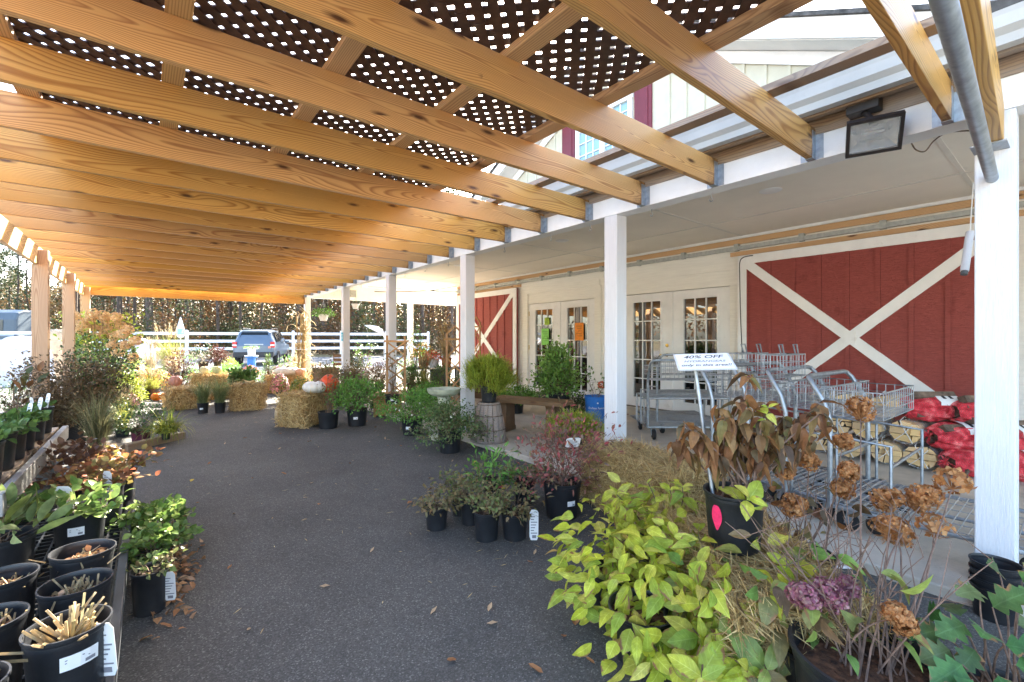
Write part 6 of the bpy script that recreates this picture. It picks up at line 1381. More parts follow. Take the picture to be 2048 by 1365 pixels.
# pot with brown hydrangea and the sale sign, standing on the near bale
PD = 1.92; PB = P(1468,0,PD); PZ = .395
def potsale():
    t = thing('potted_hydrangea', 'black pot with pink paint spot on the near straw bale holding a brown wilted hydrangea', 'potted plant', (PB.x,PB.y,PZ)); r=np.random.default_rng(61); k=PD/F
    po = pot(t, .117, .235, 'black', 'mulch', seg=40)
    vd = math.atan2(-PB.y,-PB.x); m=MB(); aa=np.linspace(0,2*math.pi,20,endpoint=False); v=[]; 
    for q in aa: z=.145+.052*math.sin(q)*(1+.12*math.sin(3*q)); rr=.117*(.84+.125*z/.235/.86)+.0022; an=vd-.62+(.020*math.cos(q)*(1+.2*math.cos(2*q)))/rr; v.append((rr*math.cos(an),rr*math.sin(an),z))
    m.add(v,[tuple(range(20))]); m.build('paint_spot', paint('pink_spray',(.85,.03,.13),.6,.12,40), po)
    lf=MB(); st=MB(); Z4=lambda zx,zy:(1230+zx/4.014,560+zy/4.014)
    br=[(1075,800),(830,1030),(1060,1040),(1180,1130),(1350,1110),(1560,1090),(640,1210),(1100,1240),(1300,1240),(950,1130),(1470,1230),(900,1250),(1640,1080),(1220,1010),(760,1330),(1010,1330),(500,1290),(560,1170),(1640,1000),(1700,1150),(1560,1290),(1000,1010),(880,1120)]
    for i,(zx,zy) in enumerate(br):
        x,y=Z4(zx,zy); q=np.array(P(x,y,PD+r.uniform(-.12,.10)))-np.array((PB.x,PB.y,PZ)); b=np.array((r.normal(0,.04),r.normal(0,.04),.2)); c=curve_stem(st,b,q,r,.0045,.003,.03)
        for lev in range(3):
            n=4; a=r.uniform(0,6.28)+np.arange(n)*math.pi/2; f=[5,4,3][lev]; ps=np.tile(c[f],(n,1))+r.normal(0,.006,(n,3)); dd=np.c_[np.cos(a),np.sin(a),r.uniform(-1.5,.25,n) if lev or i else np.full(n,.1)]
            lf.leaves(ps, nrmz(dd), np.c_[np.cos(a),np.sin(a),np.full(n,1.2)]+r.normal(0,.3,(n,3)), r.uniform(.055,.10,n), r.uniform(.03,.054,n), LEAFP, .6, r.uniform(.2,1.3,n), wave=.02)
    lf.build('wilted_leaf', LM['drybrown'], t); st.build('stem', M['twigred'], t)
    # fresh lime rosettes at the pot front and on top
    lf=MB(); s2=MB()
    for (zx,zy,L,dd) in ((925,385,.12,-.14),(560,1300,.0,0)):
        if L==0: continue
        x,y=Z(zx,zy); q=np.array(P(x,y,PD+dd))-np.array((PB.x,PB.y,PZ)); curve_stem(s2,(0,0,.2),q,r); rosette(lf,q,(-FW[0]*.8,-FW[1]*.8,.75),L,r,n=9,droop=.1)
    x,y=Z4(1075,790); q=np.array(P(x,y,PD))-np.array((PB.x,PB.y,PZ)); rosette(lf,q+[0,0,.01],(0,0,1),.05,r,n=4)
    x,y=Z4(1230,1030); q=np.array(P(x,y,PD-.05))-np.array((PB.x,PB.y,PZ)); rosette(lf,q,(-.3,-.3,1),.075,r,n=5)
    lf.build('foliage', LM['limeleaf'], t, ang=180); s2.build('stem', M['greenstem'], t)
potsale()
def sale_sign():
    b = P(1425,985,PD+.02); tp = P(1390,735,PD+.10); t = thing('sale_sign', 'white laminated sale sign reading 40 percent off on a steel stake in the black pot', 'sign', (b.x,b.y,b.z-.17)); o0=np.array((b.x,b.y,b.z-.17)); b3=np.array(b); t3=np.array(tp)
    m=MB(); dv=nrmz(t3-b3); m.tube([b3-dv*.16-o0, t3-o0], .0085, 10); m.build('stake', M['steel'], t)
    # board leans back: corners from the photo, bottom edge nearer
    bl=np.array(P(1338,742,PD+.02)); brr=np.array(P(1440,743,PD-.02)); tl=np.array(P(1385,707,PD+.17)); trr=np.array(P(1467,702,PD+.13))
    c=(bl+brr+tl+trr)/4; ex=nrmz((brr-bl)+(trr-tl)); ey=nrmz((tl-bl)+(trr-brr)); ey=nrmz(ey-ex*np.dot(ex,ey)); ez=np.cross(ex,ey); w=.235; h=.165
    A=Matrix(((ex[0],ey[0],ez[0],c[0]-o0[0]),(ex[1],ey[1],ez[1],c[1]-o0[1]),(ex[2],ey[2],ez[2],c[2]-o0[2]),(0,0,0,1)))
    m=MB(); m.box((-w/2,-h/2,-.004),(w/2,h/2,0)); m.xform(A); bd=m.build('sign_board', M['whiteplastic'], t, bevel=.001)
    m=MB(); m.box((-w/2+.008,-h/2+.006,.0006),(w/2-.008,h/2-.006,.0012)); m.xform(A); m.build('paper_sheet', M['paper'], bd)
    for s,yy,sz,mat in (('40% OFF',.028,.044,'ink'),('HYDRANGEAS',-.012,.026,'greyink'),('only in this area!!',-.052,.029,'ink')):
        fo=bpy.data.curves.new('txt','FONT'); fo.body=s; fo.size=sz; fo.align_x='CENTER'; fo.shear=.35; fo.offset=.0004; ob=bpy.data.objects.new('tmp',fo); COL.objects.link(ob); bpy.context.view_layer.update()
        me=bpy.data.meshes.new_from_object(ob.evaluated_get(bpy.context.evaluated_depsgraph_get())); bpy.data.objects.remove(ob)
        me.transform(A @ Matrix.Translation((0,yy,.002)))
        me.materials.append(M[mat]); o=bpy.data.objects.new('lettering',me); _link(o,bd)
    m=MB(); m.box((-.02,-h/2-.004,-.012),(.02,-h/2+.03,-.0045)); m.xform(A); m.build('clamp', M['steel'], bd)
sale_sign()
# big pots with bare stems and dried flower heads
def dried(px, py, rim_d, pr, ph, lab, heads, seed, mat='tanflower', nst=20, reach=.45, leavesn=0, z=0.004):
    p=P(px,py,rim_d); t=thing('dried_hydrangea', lab, 'hydrangea', (p.x,p.y,z)); o0=np.array((p.x,p.y,z)); r=np.random.default_rng(seed); pot(t,pr,ph,'black','mulch',soilz=.84,seg=44); st=MB()
    for (x,y,d,rad,dens) in heads:
        q=np.array(P(x,y,d))-o0; c=curve_stem(st,(r.normal(0,pr*.3),r.normal(0,pr*.3),ph*.8),q,r,.0042,.002,.05); fm=MB()
        if dens < 40: florets(fm,q,rad,dens,.024,r,.75)
        else:
            for sub_ in range(6): uu=nrmz(r.normal(size=3)); florets(fm,q+uu*rad*.42,rad*.62,int(dens*.30),.0125,r,.85)
            for sub_ in (0,): pass
        n=60; u=nrmz(r.normal(size=(n,3))); fm.sticks(np.tile(c[-2],(n,1))*.3+np.tile(q,(n,1))*.7, q+u*rad*.9, .001,.0008)
        fm.build('flower_head', LM[mat], t)
    n=nst; a=r.uniform(0,6.28,n); tip=np.c_[np.cos(a)*r.uniform(.05,reach,n)+FW[0]*.16, np.sin(a)*r.uniform(.05,reach,n)+FW[1]*.16, ph+r.uniform(.12,.45,n)]
    for q in tip:
        c=curve_stem(st,(r.normal(0,pr*.35),r.normal(0,pr*.35),ph*.8),q,r,.0030,.0012,.06); k=3; bi=r.integers(2,6,k); e=c[bi]+np.c_[r.normal(0,.07,(k,2)),r.uniform(.02,.14,k)]; st.sticks(c[bi],e,.0018,.0008)
    st.build('stem', M['twigred'], t)
    if leavesn:
        m=MB(); k=leavesn; a=r.uniform(0,6.28,k); ps=np.c_[np.cos(a)*r.uniform(.03,pr*1.7,k),np.sin(a)*r.uniform(.03,pr*1.7,k),ph+r.uniform(.0,.30,k)]; m.leaves(ps,nrmz(np.c_[np.cos(a),np.sin(a),r.uniform(-.9,.3,k)]),rdirs(k,1,r),r.uniform(.05,.095,k),r.uniform(.028,.05,k),LEAFP,.35,r.uniform(.2,.9,k)); m.build('foliage',LM['mixleaf' if mat=='magenta' else 'drybrown'],t)
    return t
dried(1745,1335,1.30,.20,.36,'large black pot of bark with bare stems and big tan dried flower heads',[(1721,818,1.95,.062,110),(1773,999,1.85,.058,120),(1850,1000,1.80,.068,130),(1783,1063,1.72,.068,140),(1792,1240,1.28,.046,130),(1908,962,1.75,.055,22),(1870,1052,1.65,.045,16)],71,nst=16,reach=.40)
dried(1640,1330,1.47,.13,.28,'smaller black pot with two magenta dried flower heads on reddish stems',[(1608,1195,1.38,.046,130),(1662,1186,1.37,.052,140),(1695,1172,1.42,.034,60)],72,'magenta',nst=12,reach=.24,leavesn=44)
dried(1600,1240,2.15,.14,.26,'black pot behind the near bale with rusty dried flower heads on grey stems',[(1587,1012,1.95,.055,120),(1696,941,2.05,.052,120),(1686,978,2.08,.055,120),(1618,920,2.0,.048,100),(1570,945,1.98,.04,80),(1687,882,2.1,.042,90)],73,nst=20,reach=.42,leavesn=34)
# oakleaf hydrangea in the corner
def oak():
    p=P(2010,1330,1.28); t=thing('oakleaf_hydrangea','dark green lobed oakleaf hydrangea filling the lower right corner','hydrangea',(p.x,p.y,.0)); r=np.random.default_rng(81); o0=np.array((p.x,p.y,0)); pot(t,.15,.26,'black','mulch'); lf=MB(); st=MB()
    L_=[(1930,1250,1.30,-1,.1),(1985,1215,1.34,.2,.9),(1880,1260,1.33,-1,.15),(1950,1300,1.25,-.6,-.3),(2010,1290,1.24,.4,.2),(1925,1330,1.22,-1,-.4),(2035,1250,1.3,1,.4),(1995,1350,1.2,0,-.6),(1960,1185,1.38,-1,.6),(2040,1200,1.36,.6,.8),(1900,1300,1.28,-1,-.1),(2030,1330,1.2,.8,-.3),(1970,1265,1.28,-.3,.5),(1945,1360,1.18,-.6,-.7),(2045,1165,1.4,.3,.9),(2000,1150,1.42,-.4,.9)]
    for i,(x,y,d,h,v) in enumerate(L_):
        q=np.array(P(x,y,d))-o0; hd=np.array((RT[0],RT[1],0))*h+np.array((0,0,1))*v*.6+np.array((-FW[0],-FW[1],0))*.35; up=np.array((-FW[0],-FW[1],0))*.8+np.array([0,0,.9])+r.normal(0,.25,3)
        L=r.uniform(.08,.115); lf.leaves([q],[nrmz(hd)],[up],[L],[L*.85],OAK,.18,[.35],wave=.006); curve_stem(st,(r.normal(0,.03),r.normal(0,.03),.2),q,r,.004,.002,.03)
    n=26; a=r.uniform(0,6.28,n); ps=np.c_[.16*np.cos(a),.16*np.sin(a),r.uniform(.2,.42,n)]; L=r.uniform(.08,.12,n); lf.leaves(ps,nrmz(np.c_[np.cos(a),np.sin(a),r.normal(.1,.4,n)]),rdirs(n,1,r),L,L*.8,OAK,.18,.4)
    lf.build('foliage',LM['oakleaf'],t,ang=180); st.build('stem',M['twigred'],t)
oak()
# nested empty pots by the right post, fallen stake label
p=G(1992,1235); t=thing('stacked_pots','stack of ribbed empty black nursery pots at the foot of the right porch post','pots',(p.x-.02,p.y,.004)); 
for i in range(4):
    m=MB(); pf=[(a,b) for a,b in pot_profile(.085,.15)]; m.lathe(pf,32); m.shift((0,0,i*.035)); m.build('pot',M['black'],t)
p=G(1683,1138); m=MB(); m.box((-.125,-.014,0),(.125,.014,.003)); o=m.build('label_stake',M['paper'],None,loc=(p.x,p.y,.008)); o.rotation_euler=(0,0,-YAW-.06); tag(o,'white plastic label stake lying on the asphalt below the dried stems','label'); m=MB(); [m.box((-.11+i*.02,-.006,.0032),(-.10+i*.02,.005,.0036)) for i in range(4)]; m.build('printed_lines',M['greyink'],o)
for lab,x,y,rz,tl in (): pass

# ---------------------------------------------------------------- wire garden carts on the porch
def cart(loc, rz, label, L=1.15, Wd=.72, zd=.16, H_=.86, basket=True, shelf=False, raised=False, deckside=1):
    """deck runs from y=0 (handle frame) towards -y"""
    t=thing('wire_cart',label,'cart',loc,rz,'wire shopping carts on the porch'); S=M['steel']; hw=Wd/2
    m=MB(); m.tube([(-hw,0,zd),(hw,0,zd),(hw,-L,zd),(-hw,-L,zd)],.013,8,closed=True); m.tube([(0,-.02,zd-.02),(0,-L+.02,zd-.02)],.011,6); m.build('deck_frame',S,t)
    m=MB()
    for y in np.arange(-L+.03,-.01,.042): m.tube([(-hw+.01,y,zd+.012),(hw-.01,y,zd+.012)],.0028,4,cap=False)
    for x in np.linspace(-hw+.05,hw-.05,6): m.tube([(x,-L+.01,zd+.006),(x,-.01,zd+.006)],.0032,4,cap=False)
    z2=np.arange(0,L-.05,.085); 
    for s in (-1,1): m.tube([(s*(hw-.012),-.02-q,zd+(.012 if i%2 else -.03)) for i,q in enumerate(z2)],.0028,4,cap=False)
    m.build('wire_deck',M['zinc'],t)
    m=MB(); bend=[(-hw,0,zd),(-hw,0,zd+H_*.66),(-hw,.03,zd+H_*.80),(-hw,.10,zd+H_*.95),(-hw+.02,.125,zd+H_*.99),(-hw+.07,.13,zd+H_),(hw-.07,.13,zd+H_),(hw-.02,.125,zd+H_*.99),(hw,.10,zd+H_*.95),(hw,.03,zd+H_*.80),(hw,0,zd+H_*.66),(hw,0,zd)]
    m.tube(bend,.0155,10); h_=m.build('handle_frame',S,t)
    m=MB(); m.tube([(-hw,-.30,zd),(-hw,-.30,zd+.42),(-hw,-.0,zd+.44)],.010,8); m.tube([(hw,-.30,zd),(hw,-.30,zd+.42),(hw,0,zd+.44)],.010,8); m.tube([(-hw,-.30,zd+.30),(hw,-.30,zd+.30)],.009,6); m.build('side_stay',S,t)
    def wires(x0,x1,y0,y1,z0,z1,st=.05):
        q=MB()
        for x in np.linspace(x0,x1,int((x1-x0)/st)+1): q.tube([(x,y0,z1),(x,y0,z0),(x,y1,z0),(x,y1,z1)],.0026,4,cap=False)
        for z in np.linspace(z0,z1,max(3,int((z1-z0)/.045)+1)): q.tube([(x0,y0,z),(x1,y0,z),(x1,y1,z),(x0,y1,z)],.0028 if z<z1-.02 else .0055,5,closed=True)
        for y in np.arange(y0,y1,st): q.tube([(x0,y,z1),(x0,y,z0),(x1,y,z0),(x1,y,z1)],.0026,4,cap=False)
        return q
    if basket: wires(-hw+.03,hw-.03,-.26,.06,zd+H_*.70,zd+H_*.70+.16).build('wire_basket',M['zinc'],t)
    if raised:
        q=wires(-hw+.10,hw-.22,-.16,-.02,zd+H_*.90,zd+H_*1.10,.05); q.build('child_seat',M['zinc'],t)
        for x in (-.12,.12): m=MB(); m.tube([(x-.02,-.12,zd+H_*1.1),(x-.06,-.12,zd+H_*1.19),(x+.0,-.12,zd+H_*1.19),(x+.03,-.12,zd+H_*1.1)],.006,6); m.build('seat_bracket',S,t)
    if shelf:
        m=MB(); zs=zd+.34; m.tube([(-hw,0,zs),(hw,0,zs),(hw,-L*.62,zs),(-hw,-L*.62,zs)],.012,8,closed=True)
        for y in np.arange(-L*.62+.03,0,.042): m.tube([(-hw,y,zs+.006),(hw,y,zs+.006)],.0028,4,cap=False)
        for x in np.linspace(-hw+.06,hw-.06,5): m.tube([(x,0,zs+.001),(x,-L*.62,zs+.001)],.003,4,cap=False)
        for s in (-1,1): m.tube([(s*hw,-L*.62,zs),(s*hw,-L*.62,zd)],.012,8)
        m.build('upper_shelf',M['zinc'],t)
    for sx in (-1,1):
        for y in (-.10,-L+.10):
            R_=.062; zc=R_; ctop=zd-.013; c=MB(); c.box((sx*(hw-.09)-.03,y-.028,ctop-.012),(sx*(hw-.09)+.03,y+.028,ctop)); 
            for q in (-1,1): c.prism([(y-.025,ctop-.013),(y+.03,ctop-.013),(y+.045,zc-.01),(y+.02,zc-.015)], sx*(hw-.09)+q*.026-.002, sx*(hw-.09)+q*.026+.002,'x')
            co=c.build('caster',S,t); wm=MB(); wm.lathe([(.0001,-.018),(.04,-.018),(.058,-.016),(R_,-.006),(R_,.006),(.058,.016),(.04,.018),(.0001,.018)],20); wm.xform(Matrix.Translation((sx*(hw-.09),y+.032,zc)) @ Matrix.Rotation(math.pi/2,4,'Y')); wm.build('wheel',M['rubber'],co)
    return t
z_=SL0+.0
cart((3.74,1.00,z_),0.0,'empty flat wire cart nearest the right porch post, its deck on show',L=.98,Wd=.80,H_=.80,basket=True,shelf=False)
cart((3.80,1.27,z_),-.03,'second wire cart, nested just behind the nearest one',L=.62,Wd=.78,H_=.82)
cart((3.86,1.54,z_),-.05,'third wire cart of the right hand nest, its child seat standing highest',L=.6,Wd=.78,raised=True,H_=.84)
cart((3.92,1.84,z_),-.06,'fourth wire cart, last of the right hand nest, its child seat beside the cream wall',L=.6,Wd=.78,H_=.84,raised=True)
cart((4.98,2.92,z_),R(141),'wire cart with an upper shelf standing in front of the right glass doors',L=.8,Wd=.96,shelf=True,H_=.80)
cart((5.35,3.12,z_),R(144),'wire cart pushed in behind the shelved one by the right glass doors',L=.8,Wd=.84,shelf=True,H_=.85)

# ---------------------------------------------------------------- firewood and red net sacks against the barn door
mw,nt,b_=newmat('clear_wrap'); b_.inputs['Base Color'].default_value=(.62,.64,.66,1); b_.inputs['Roughness'].default_value=.18; b_.inputs['Alpha'].default_value=.30; b_.inputs['Specular IOR Level'].default_value=.8
nz=N(nt,'ShaderNodeTexNoise',Scale=22.0,Detail=4.0); tc_=N(nt,'ShaderNodeTexCoord'); nt.links.new(tc_.outputs['Object'],nz.inputs['Vector']); bp_2=N(nt,'ShaderNodeBump',Strength=.9,Distance=.02); nt.links.new(nz.outputs['Fac'],bp_2.inputs['Height']); nt.links.new(bp_2.outputs[0],b_.inputs['Normal'])
rw=ramp(nt,[(.38,(.10,.10,.10)),(.62,(.62,.62,.62))]); nt.links.new(nz.outputs['Fac'],rw.inputs[0]); nt.links.new(rw.outputs[0],b_.inputs['Alpha'])
M['wrap']=mw; M['splitwood']=wood('split_firewood',(.74,.52,.27),(.58,.36,.16),freq=160,axis='X',knots=False); M['logbark']=paint('log_bark',(.16,.11,.08),.95,.3,14,.8,30)
def bundle(y, z, x, label, seed, rad=.125, L=.40):
    t=thing('firewood_bundle',label,'firewood',(x,y,z),random.uniform(-.12,.12),'wrapped firewood bundles by the barn door'); r=np.random.default_rng(seed); k=0
    rows=[-1,r.uniform(-.38,-.2),r.uniform(.22,.42),1]
    for a in range(3):
        cuts=[-1]+sorted(r.uniform(-.55,.55,int(r.choice([1,2]) if a!=1 else 2)))+[1]
        for c in range(len(cuts)-1):
            g=.03; sl=r.uniform(-.12,.12); P0=[(cuts[c]+g-sl,rows[a]+g),(cuts[c+1]-g-sl,rows[a]+g+r.uniform(-.05,.05)),(cuts[c+1]-g+sl,rows[a+1]-g),(cuts[c]+g+sl,rows[a+1]-g+r.uniform(-.06,.04))]; pl_=[]
            for u,w in P0:
                q=math.hypot(u,w); f=min(1,.96/q) if q>0 else 1; pl_.append((u*f*rad,w*f*rad))
            x0=-L/2+r.uniform(-.015,.025); m=MB(); n=4; v=[(x0,p,rad+q*.87) for p,q in pl_]+[(x0+L*.94,p,rad+q*.87) for p,q in pl_]
            m.add(v,[(0,1,2,3),(7,6,5,4)],0); m.add(v,[(i_,(i_+4),(i_+1)%4+4,(i_+1)%4) for i_ in range(4)],1 if r.random()<.4 else 0); m.build('log',[M['splitwood'],M['logbark']],t,bevel=.004)
    m=MB(); a=np.linspace(0,2*math.pi,24,endpoint=False); v=[]
    for q,s in ((-L/2+.05,.90),(-L/2+.02,1.03),(-L/4,1.05),(0,1.03),(L/4,1.05),(L/2-.02,1.03),(L/2,.8)): v.append(np.c_[np.full(24,q),rad*s*(1+.025*np.sin(a*5+q*9))*np.cos(a),rad+rad*.87*s*np.sin(a)])
    m.add(np.concatenate(v),np.array([(i*24+j,i*24+(j+1)%24,(i+1)*24+(j+1)%24,(i+1)*24+j) for i in range(6) for j in range(24)]),0,True); m.build('clear_wrap',M['wrap'],t)
    m=MB(); q=-L/2-.012; m.tube([(q,-rad*.5,rad*.25),(q-.015,-.02,rad),(q,.03,rad*1.8),(-L/4,.04,rad*1.93),(-L/5,.02,rad*2.15),(-L/6,.03,rad*1.93)],.0035,5); m.tube([(q,rad*.6,rad*.3),(q-.01,0,rad*.9),(q,-rad*.5,rad*1.6)],.003,5); m.build('twine',M['twine'],t)
X0=5.70; bl=[(.93,0,'split firewood bundle at the bottom of the pile next to the red net sacks'),(1.20,0,'bottom firewood bundle, second from the red net sacks'),(1.47,0,'bottom firewood bundle, third from the red net sacks'),(1.75,0,'bottom firewood bundle at the left end of the pile'),(1.03,.215,'middle layer firewood bundle resting beside the red net sacks'),(1.31,.215,'middle layer firewood bundle, second from the red net sacks'),(1.60,.215,'middle layer firewood bundle behind the cart basket'),(1.19,.43,'topmost firewood bundle with a white carrying loop, next to the sacks'),(1.47,.43,'topmost firewood bundle half behind the dried flower head'),(1.74,.43,'topmost firewood bundle at the left behind the cart frames')]
for i,(y,z,lab) in enumerate(bl): bundle(y,SL0+z,X0-.03*(i%3),lab,100+i)
mn,nt,b_=newmat('red_net'); b_.inputs['Base Color'].default_value=(.62,.03,.045,1); b_.inputs['Roughness'].default_value=.85; b_.inputs['Specular IOR Level'].default_value=.1
wv=[]; tc_=N(nt,'ShaderNodeTexCoord'); nz=N(nt,'ShaderNodeTexNoise',Scale=16.0,Detail=6.0); nt.links.new(tc_.outputs['Object'],nz.inputs['Vector']); rw=ramp(nt,[(.33,(.45,.03,.04)),(.5,(.78,.07,.09)),(.68,(.95,.25,.24))]); nt.links.new(nz.outputs['Fac'],rw.inputs[0]); nt.links.new(rw.outputs[0],b_.inputs['Base Color'])
vn=N(nt,'ShaderNodeTexVoronoi',Scale=140.0,feature='DISTANCE_TO_EDGE'); nt.links.new(tc_.outputs['Object'],vn.inputs['Vector']); ra=ramp(nt,[(.10,(.92,.92,.92)),(.22,(.45,.45,.45))]); nt.links.new(vn.outputs['Distance'],ra.inputs[0]); nt.links.new(ra.outputs[0],b_.inputs['Alpha'])
bq=N(nt,'ShaderNodeBump',Strength=1.0,Distance=.02); nt.links.new(nz.outputs['Fac'],bq.inputs['Height']); nt.links.new(bq.outputs[0],b_.inputs['Normal'])
def netsack(x,y,z,rz,label,seed,L=.50,rad=.15):
    t=thing('net_sack',label,'sack',(x,y,z),rz,'red net sacks of kindling'); r=np.random.default_rng(seed); n=18; a=np.linspace(0,2*math.pi,40,endpoint=False); v=[]; ph=r.uniform(0,6,4)
    for i in range(n):
        q=i/(n-1); s=math.sin(math.pi*min(1,max(0,.06+.94*q)))**.42 if q<.98 else .15; s=max(s,.16 if q>.5 else .30); fl=1+.07*np.sin(a*4+ph[0]+q*4)+.05*np.sin(a*9+ph[1]-q*7)+.03*np.sin(a*15+ph[2]); v.append(np.c_[np.full(40,-L/2+L*q),rad*s*fl*1.05*np.cos(a),rad*.82+rad*.82*s*fl*np.sin(a)])
    m=MB(); m.add(np.concatenate(v),np.array([(i*40+j,i*40+(j+1)%40,(i+1)*40+(j+1)%40,(i+1)*40+j) for i in range(n-1) for j in range(40)]),0,True); m.build('net',mn,t)
    m=MB(); lo=[]
    for k in range(7): u=r.normal(0,.35,2)*rad; ang=r.uniform(0,3); m2=MB(); m2.prism([(.05*math.cos(ang+j*1.57)+u[0],.045*math.sin(ang+j*1.57)+rad*.8+u[1]) for j in range(4)],-L*.38,L*.36,'x'); m.v+=m2.v; m.f+=[(f+m.n,b,c) for f,b,c in m2.f]; m.n+=m2.n
    m.build('wood_pieces',M['logbark'],t)
    m=MB(); q=np.linspace(1.4,2.8,7); v=[]; 
    for i,an in enumerate(q): v+=[(-.02+.01*math.sin(i*3),rad*1.12*math.cos(an),rad*.82+rad*.935*math.sin(an)),(.17+.012*math.sin(i*5),rad*1.12*math.cos(an),rad*.82+rad*.935*math.sin(an))]
    m.add(v,[(2*i,2*i+1,2*i+3,2*i+2) for i in range(6)],0,True); o=m.build('print_panel',M['paper'],t)
    m=MB(); v=[]
    for i,an in enumerate(q[2:5]): v+=[(.03,rad*1.13*math.cos(an),rad*.82+rad*.945*math.sin(an)),(.06,rad*1.13*math.cos(an),rad*.82+rad*.945*math.sin(an)),(.09,rad*1.13*math.cos(an),rad*.82+rad*.945*math.sin(an)),(.12,rad*1.13*math.cos(an),rad*.82+rad*.945*math.sin(an))]
    m.add(v,[(4*i+k,4*i+k+1,4*i+k+5,4*i+k+4) for i in range(2) for k in (0,2)]); m.build('printed_lines',M['ink'],o)
    m=MB(); n=30; e=np.array((-L/2-.0,0,rad*.9)); u=r.normal(size=(n,3))*[.6,1,1]; m.leaves(np.tile(e,(n,1)),nrmz(u-[.8,0,0]),rdirs(n,.3,r),r.uniform(.04,.09,n),.014,OV1); m.build('tied_end',mn,t)
for i,(x,y,z,rz,lab) in enumerate(((5.66,.63,0,-.55,'red net sack of kindling at the bottom beside the firewood'),(5.80,.36,0,-.6,'red net sack at the bottom nearest the right porch post'),(5.70,.74,.20,-.6,'red net sack in the middle layer leaning on the firewood'),(5.84,.45,.22,-.5,'red net sack in the middle layer with its white print turned out'),(5.74,.92,.43,-.7,'topmost red net sack with a white printed panel'),(5.88,.62,.42,-.6,'upper red net sack behind the topmost one, close to the post'))): netsack(x,y,SL0+z,rz,lab,200+i)

# ---------------------------------------------------------------- floodlight, wires, white tube
def floodlight():
    c=P(1748,272,2.47); t=thing('floodlight','square halogen floodlight with dark bracket box under the porch gutter','floodlight',(3.13,.774,2.604)); o0=np.array((3.13,.774,2.604))
    bx=np.array(P(1728,212,2.93)); m=MB(); A=Matrix.Translation(Vector((0,0,-.04))) ; m.box((-.075,-.045,-.035),(.075,.045,.036)); m.xform(A @ Matrix.Rotation(R(90),4,'Z')); m.build('junction_box',M['darkmetal'],t,bevel=.006)
    cc=np.array(c)-o0; m=MB(); m.tube([(0,0,-.075),(cc[0]*.4,cc[1]*.4,-.10),cc+[0,0,.07]],.014,8); m.lathe([(.0001,.0),(.022,.0),(.022,.03),(.0001,.03)],12,0,tuple(cc+[0,0,.06])); m.build('swivel_arm',M['darkmetal'],t)
    nrm=nrmz(np.array((-.74,-.26,-.62))); ex=nrmz(np.cross((0,0,1.),nrm)); ey=np.cross(nrm,ex); A=Matrix(((ex[0],ey[0],nrm[0],cc[0]),(ex[1],ey[1],nrm[1],cc[1]),(ex[2],ey[2],nrm[2],cc[2]),(0,0,0,1)))
    w,h=.122,.096; m=MB()
    for a in ((-w,-h,-w+.016,h),(w-.016,-h,w,h),(-w+.016,-h,w-.016,-h+.016),(-w+.016,h-.016,w-.016,h)): m.box((a[0],a[1],-.03),(a[2],a[3],.012))
    v=[(-w,-h,-.03),(w,-h,-.03),(w,h,-.03),(-w,h,-.03),(-w*.45,-h*.6,-.12),(w*.45,-h*.6,-.12),(w*.45,h*.6,-.12),(-w*.45,h*.6,-.12)]; m.add(v,[(0,1,5,4),(1,2,6,5),(2,3,7,6),(3,0,4,7),(4,5,6,7)]); m.xform(A); m.build('housing',M['darkmetal'],t)
    m=MB(); v=[(-w+.018,-h+.018,-.012),(w-.018,-h+.018,-.012),(w-.018,h-.018,-.012),(-w+.018,h-.018,-.012),(-w*.4,-h*.25,-.085),(w*.4,-h*.25,-.085),(w*.4,h*.25,-.085),(-w*.4,h*.25,-.085)]; m.add(v,[(0,1,5,4),(1,2,6,5),(2,3,7,6),(3,0,4,7),(4,5,6,7)]); m.xform(A); m.build('reflector',paint('reflector',(.62,.63,.62),.25,.15,14,metal=.8),t)
    m=MB(); m.tube([(-.05,0,-.06),(.05,0,-.06)],.006,8); m.xform(A); m.build('lamp_tube',M['whiteplastic'],t)
    mgx,nt,b=newmat('clear_glass'); b.inputs['Base Color'].default_value=(.8,.85,.85,1); b.inputs['Roughness'].default_value=.04; b.inputs['Alpha'].default_value=.18
    m=MB(); m.box((-w+.0165,-h+.0165,.002),(w-.0165,h-.0165,.005)); m.xform(A); m.build('cover_glass',mgx,t)
floodlight()
def wire(pts, rad, name, label, mat, cat='cord'):
    pts=[np.array(p) for p in pts]; c=[]; P4=[pts[0]]+pts+[pts[-1]]
    for i in range(1,len(P4)-2):
        for t in np.linspace(0,1,7,endpoint=False): p0,p1,p2,p3=P4[i-1:i+3]; c.append(.5*((2*p1)+(-p0+p2)*t+(2*p0-5*p1+4*p2-p3)*t*t+(-p0+3*p1-3*p2+p3)*t**3))
    c.append(pts[-1]); m=MB(); o=np.array(pts[0]); m.tube(np.array(c)-o,rad,6); tag(m.build(name,M[mat],None,loc=tuple(o)),label,cat)
wire([P(1822,285,2.75),P(1832,300,2.75),P(1850,303,2.72),P(1868,282,2.68),P(1895,266,2.6),P(1945,262,2.45),P(1952,268,2.42)],.004,'loose_cable','loose tan cable sagging from the porch header near the floodlight','twig')
wire([(6.55,3.02,1.0),(6.56,3.05,1.6),(6.60,3.08,2.15),(6.58,3.07,2.36),(6.55,3.0,2.42),(6.56,2.88,2.43)],.007,'black_hose','thin black cord hanging down the left side of the large red barn door','black')
wire([(3.42,9.0,2.765),(3.9,12.6,2.68),(5.2,12.70,2.64),(6.2,11.4,2.62),(6.77,11.0,2.6)],.011,'dark_conduit','dark conduit curving along the porch ceiling at the far end','darkmetal','conduit')
wire([P(1893,175,2.62),P(1880,188,2.6),P(1876,200,2.58),P(1884,192,2.57),P(1897,178,2.56)],.005,'twine_loop','white twine loop tied round the right-hand rafter end','twine','twine')
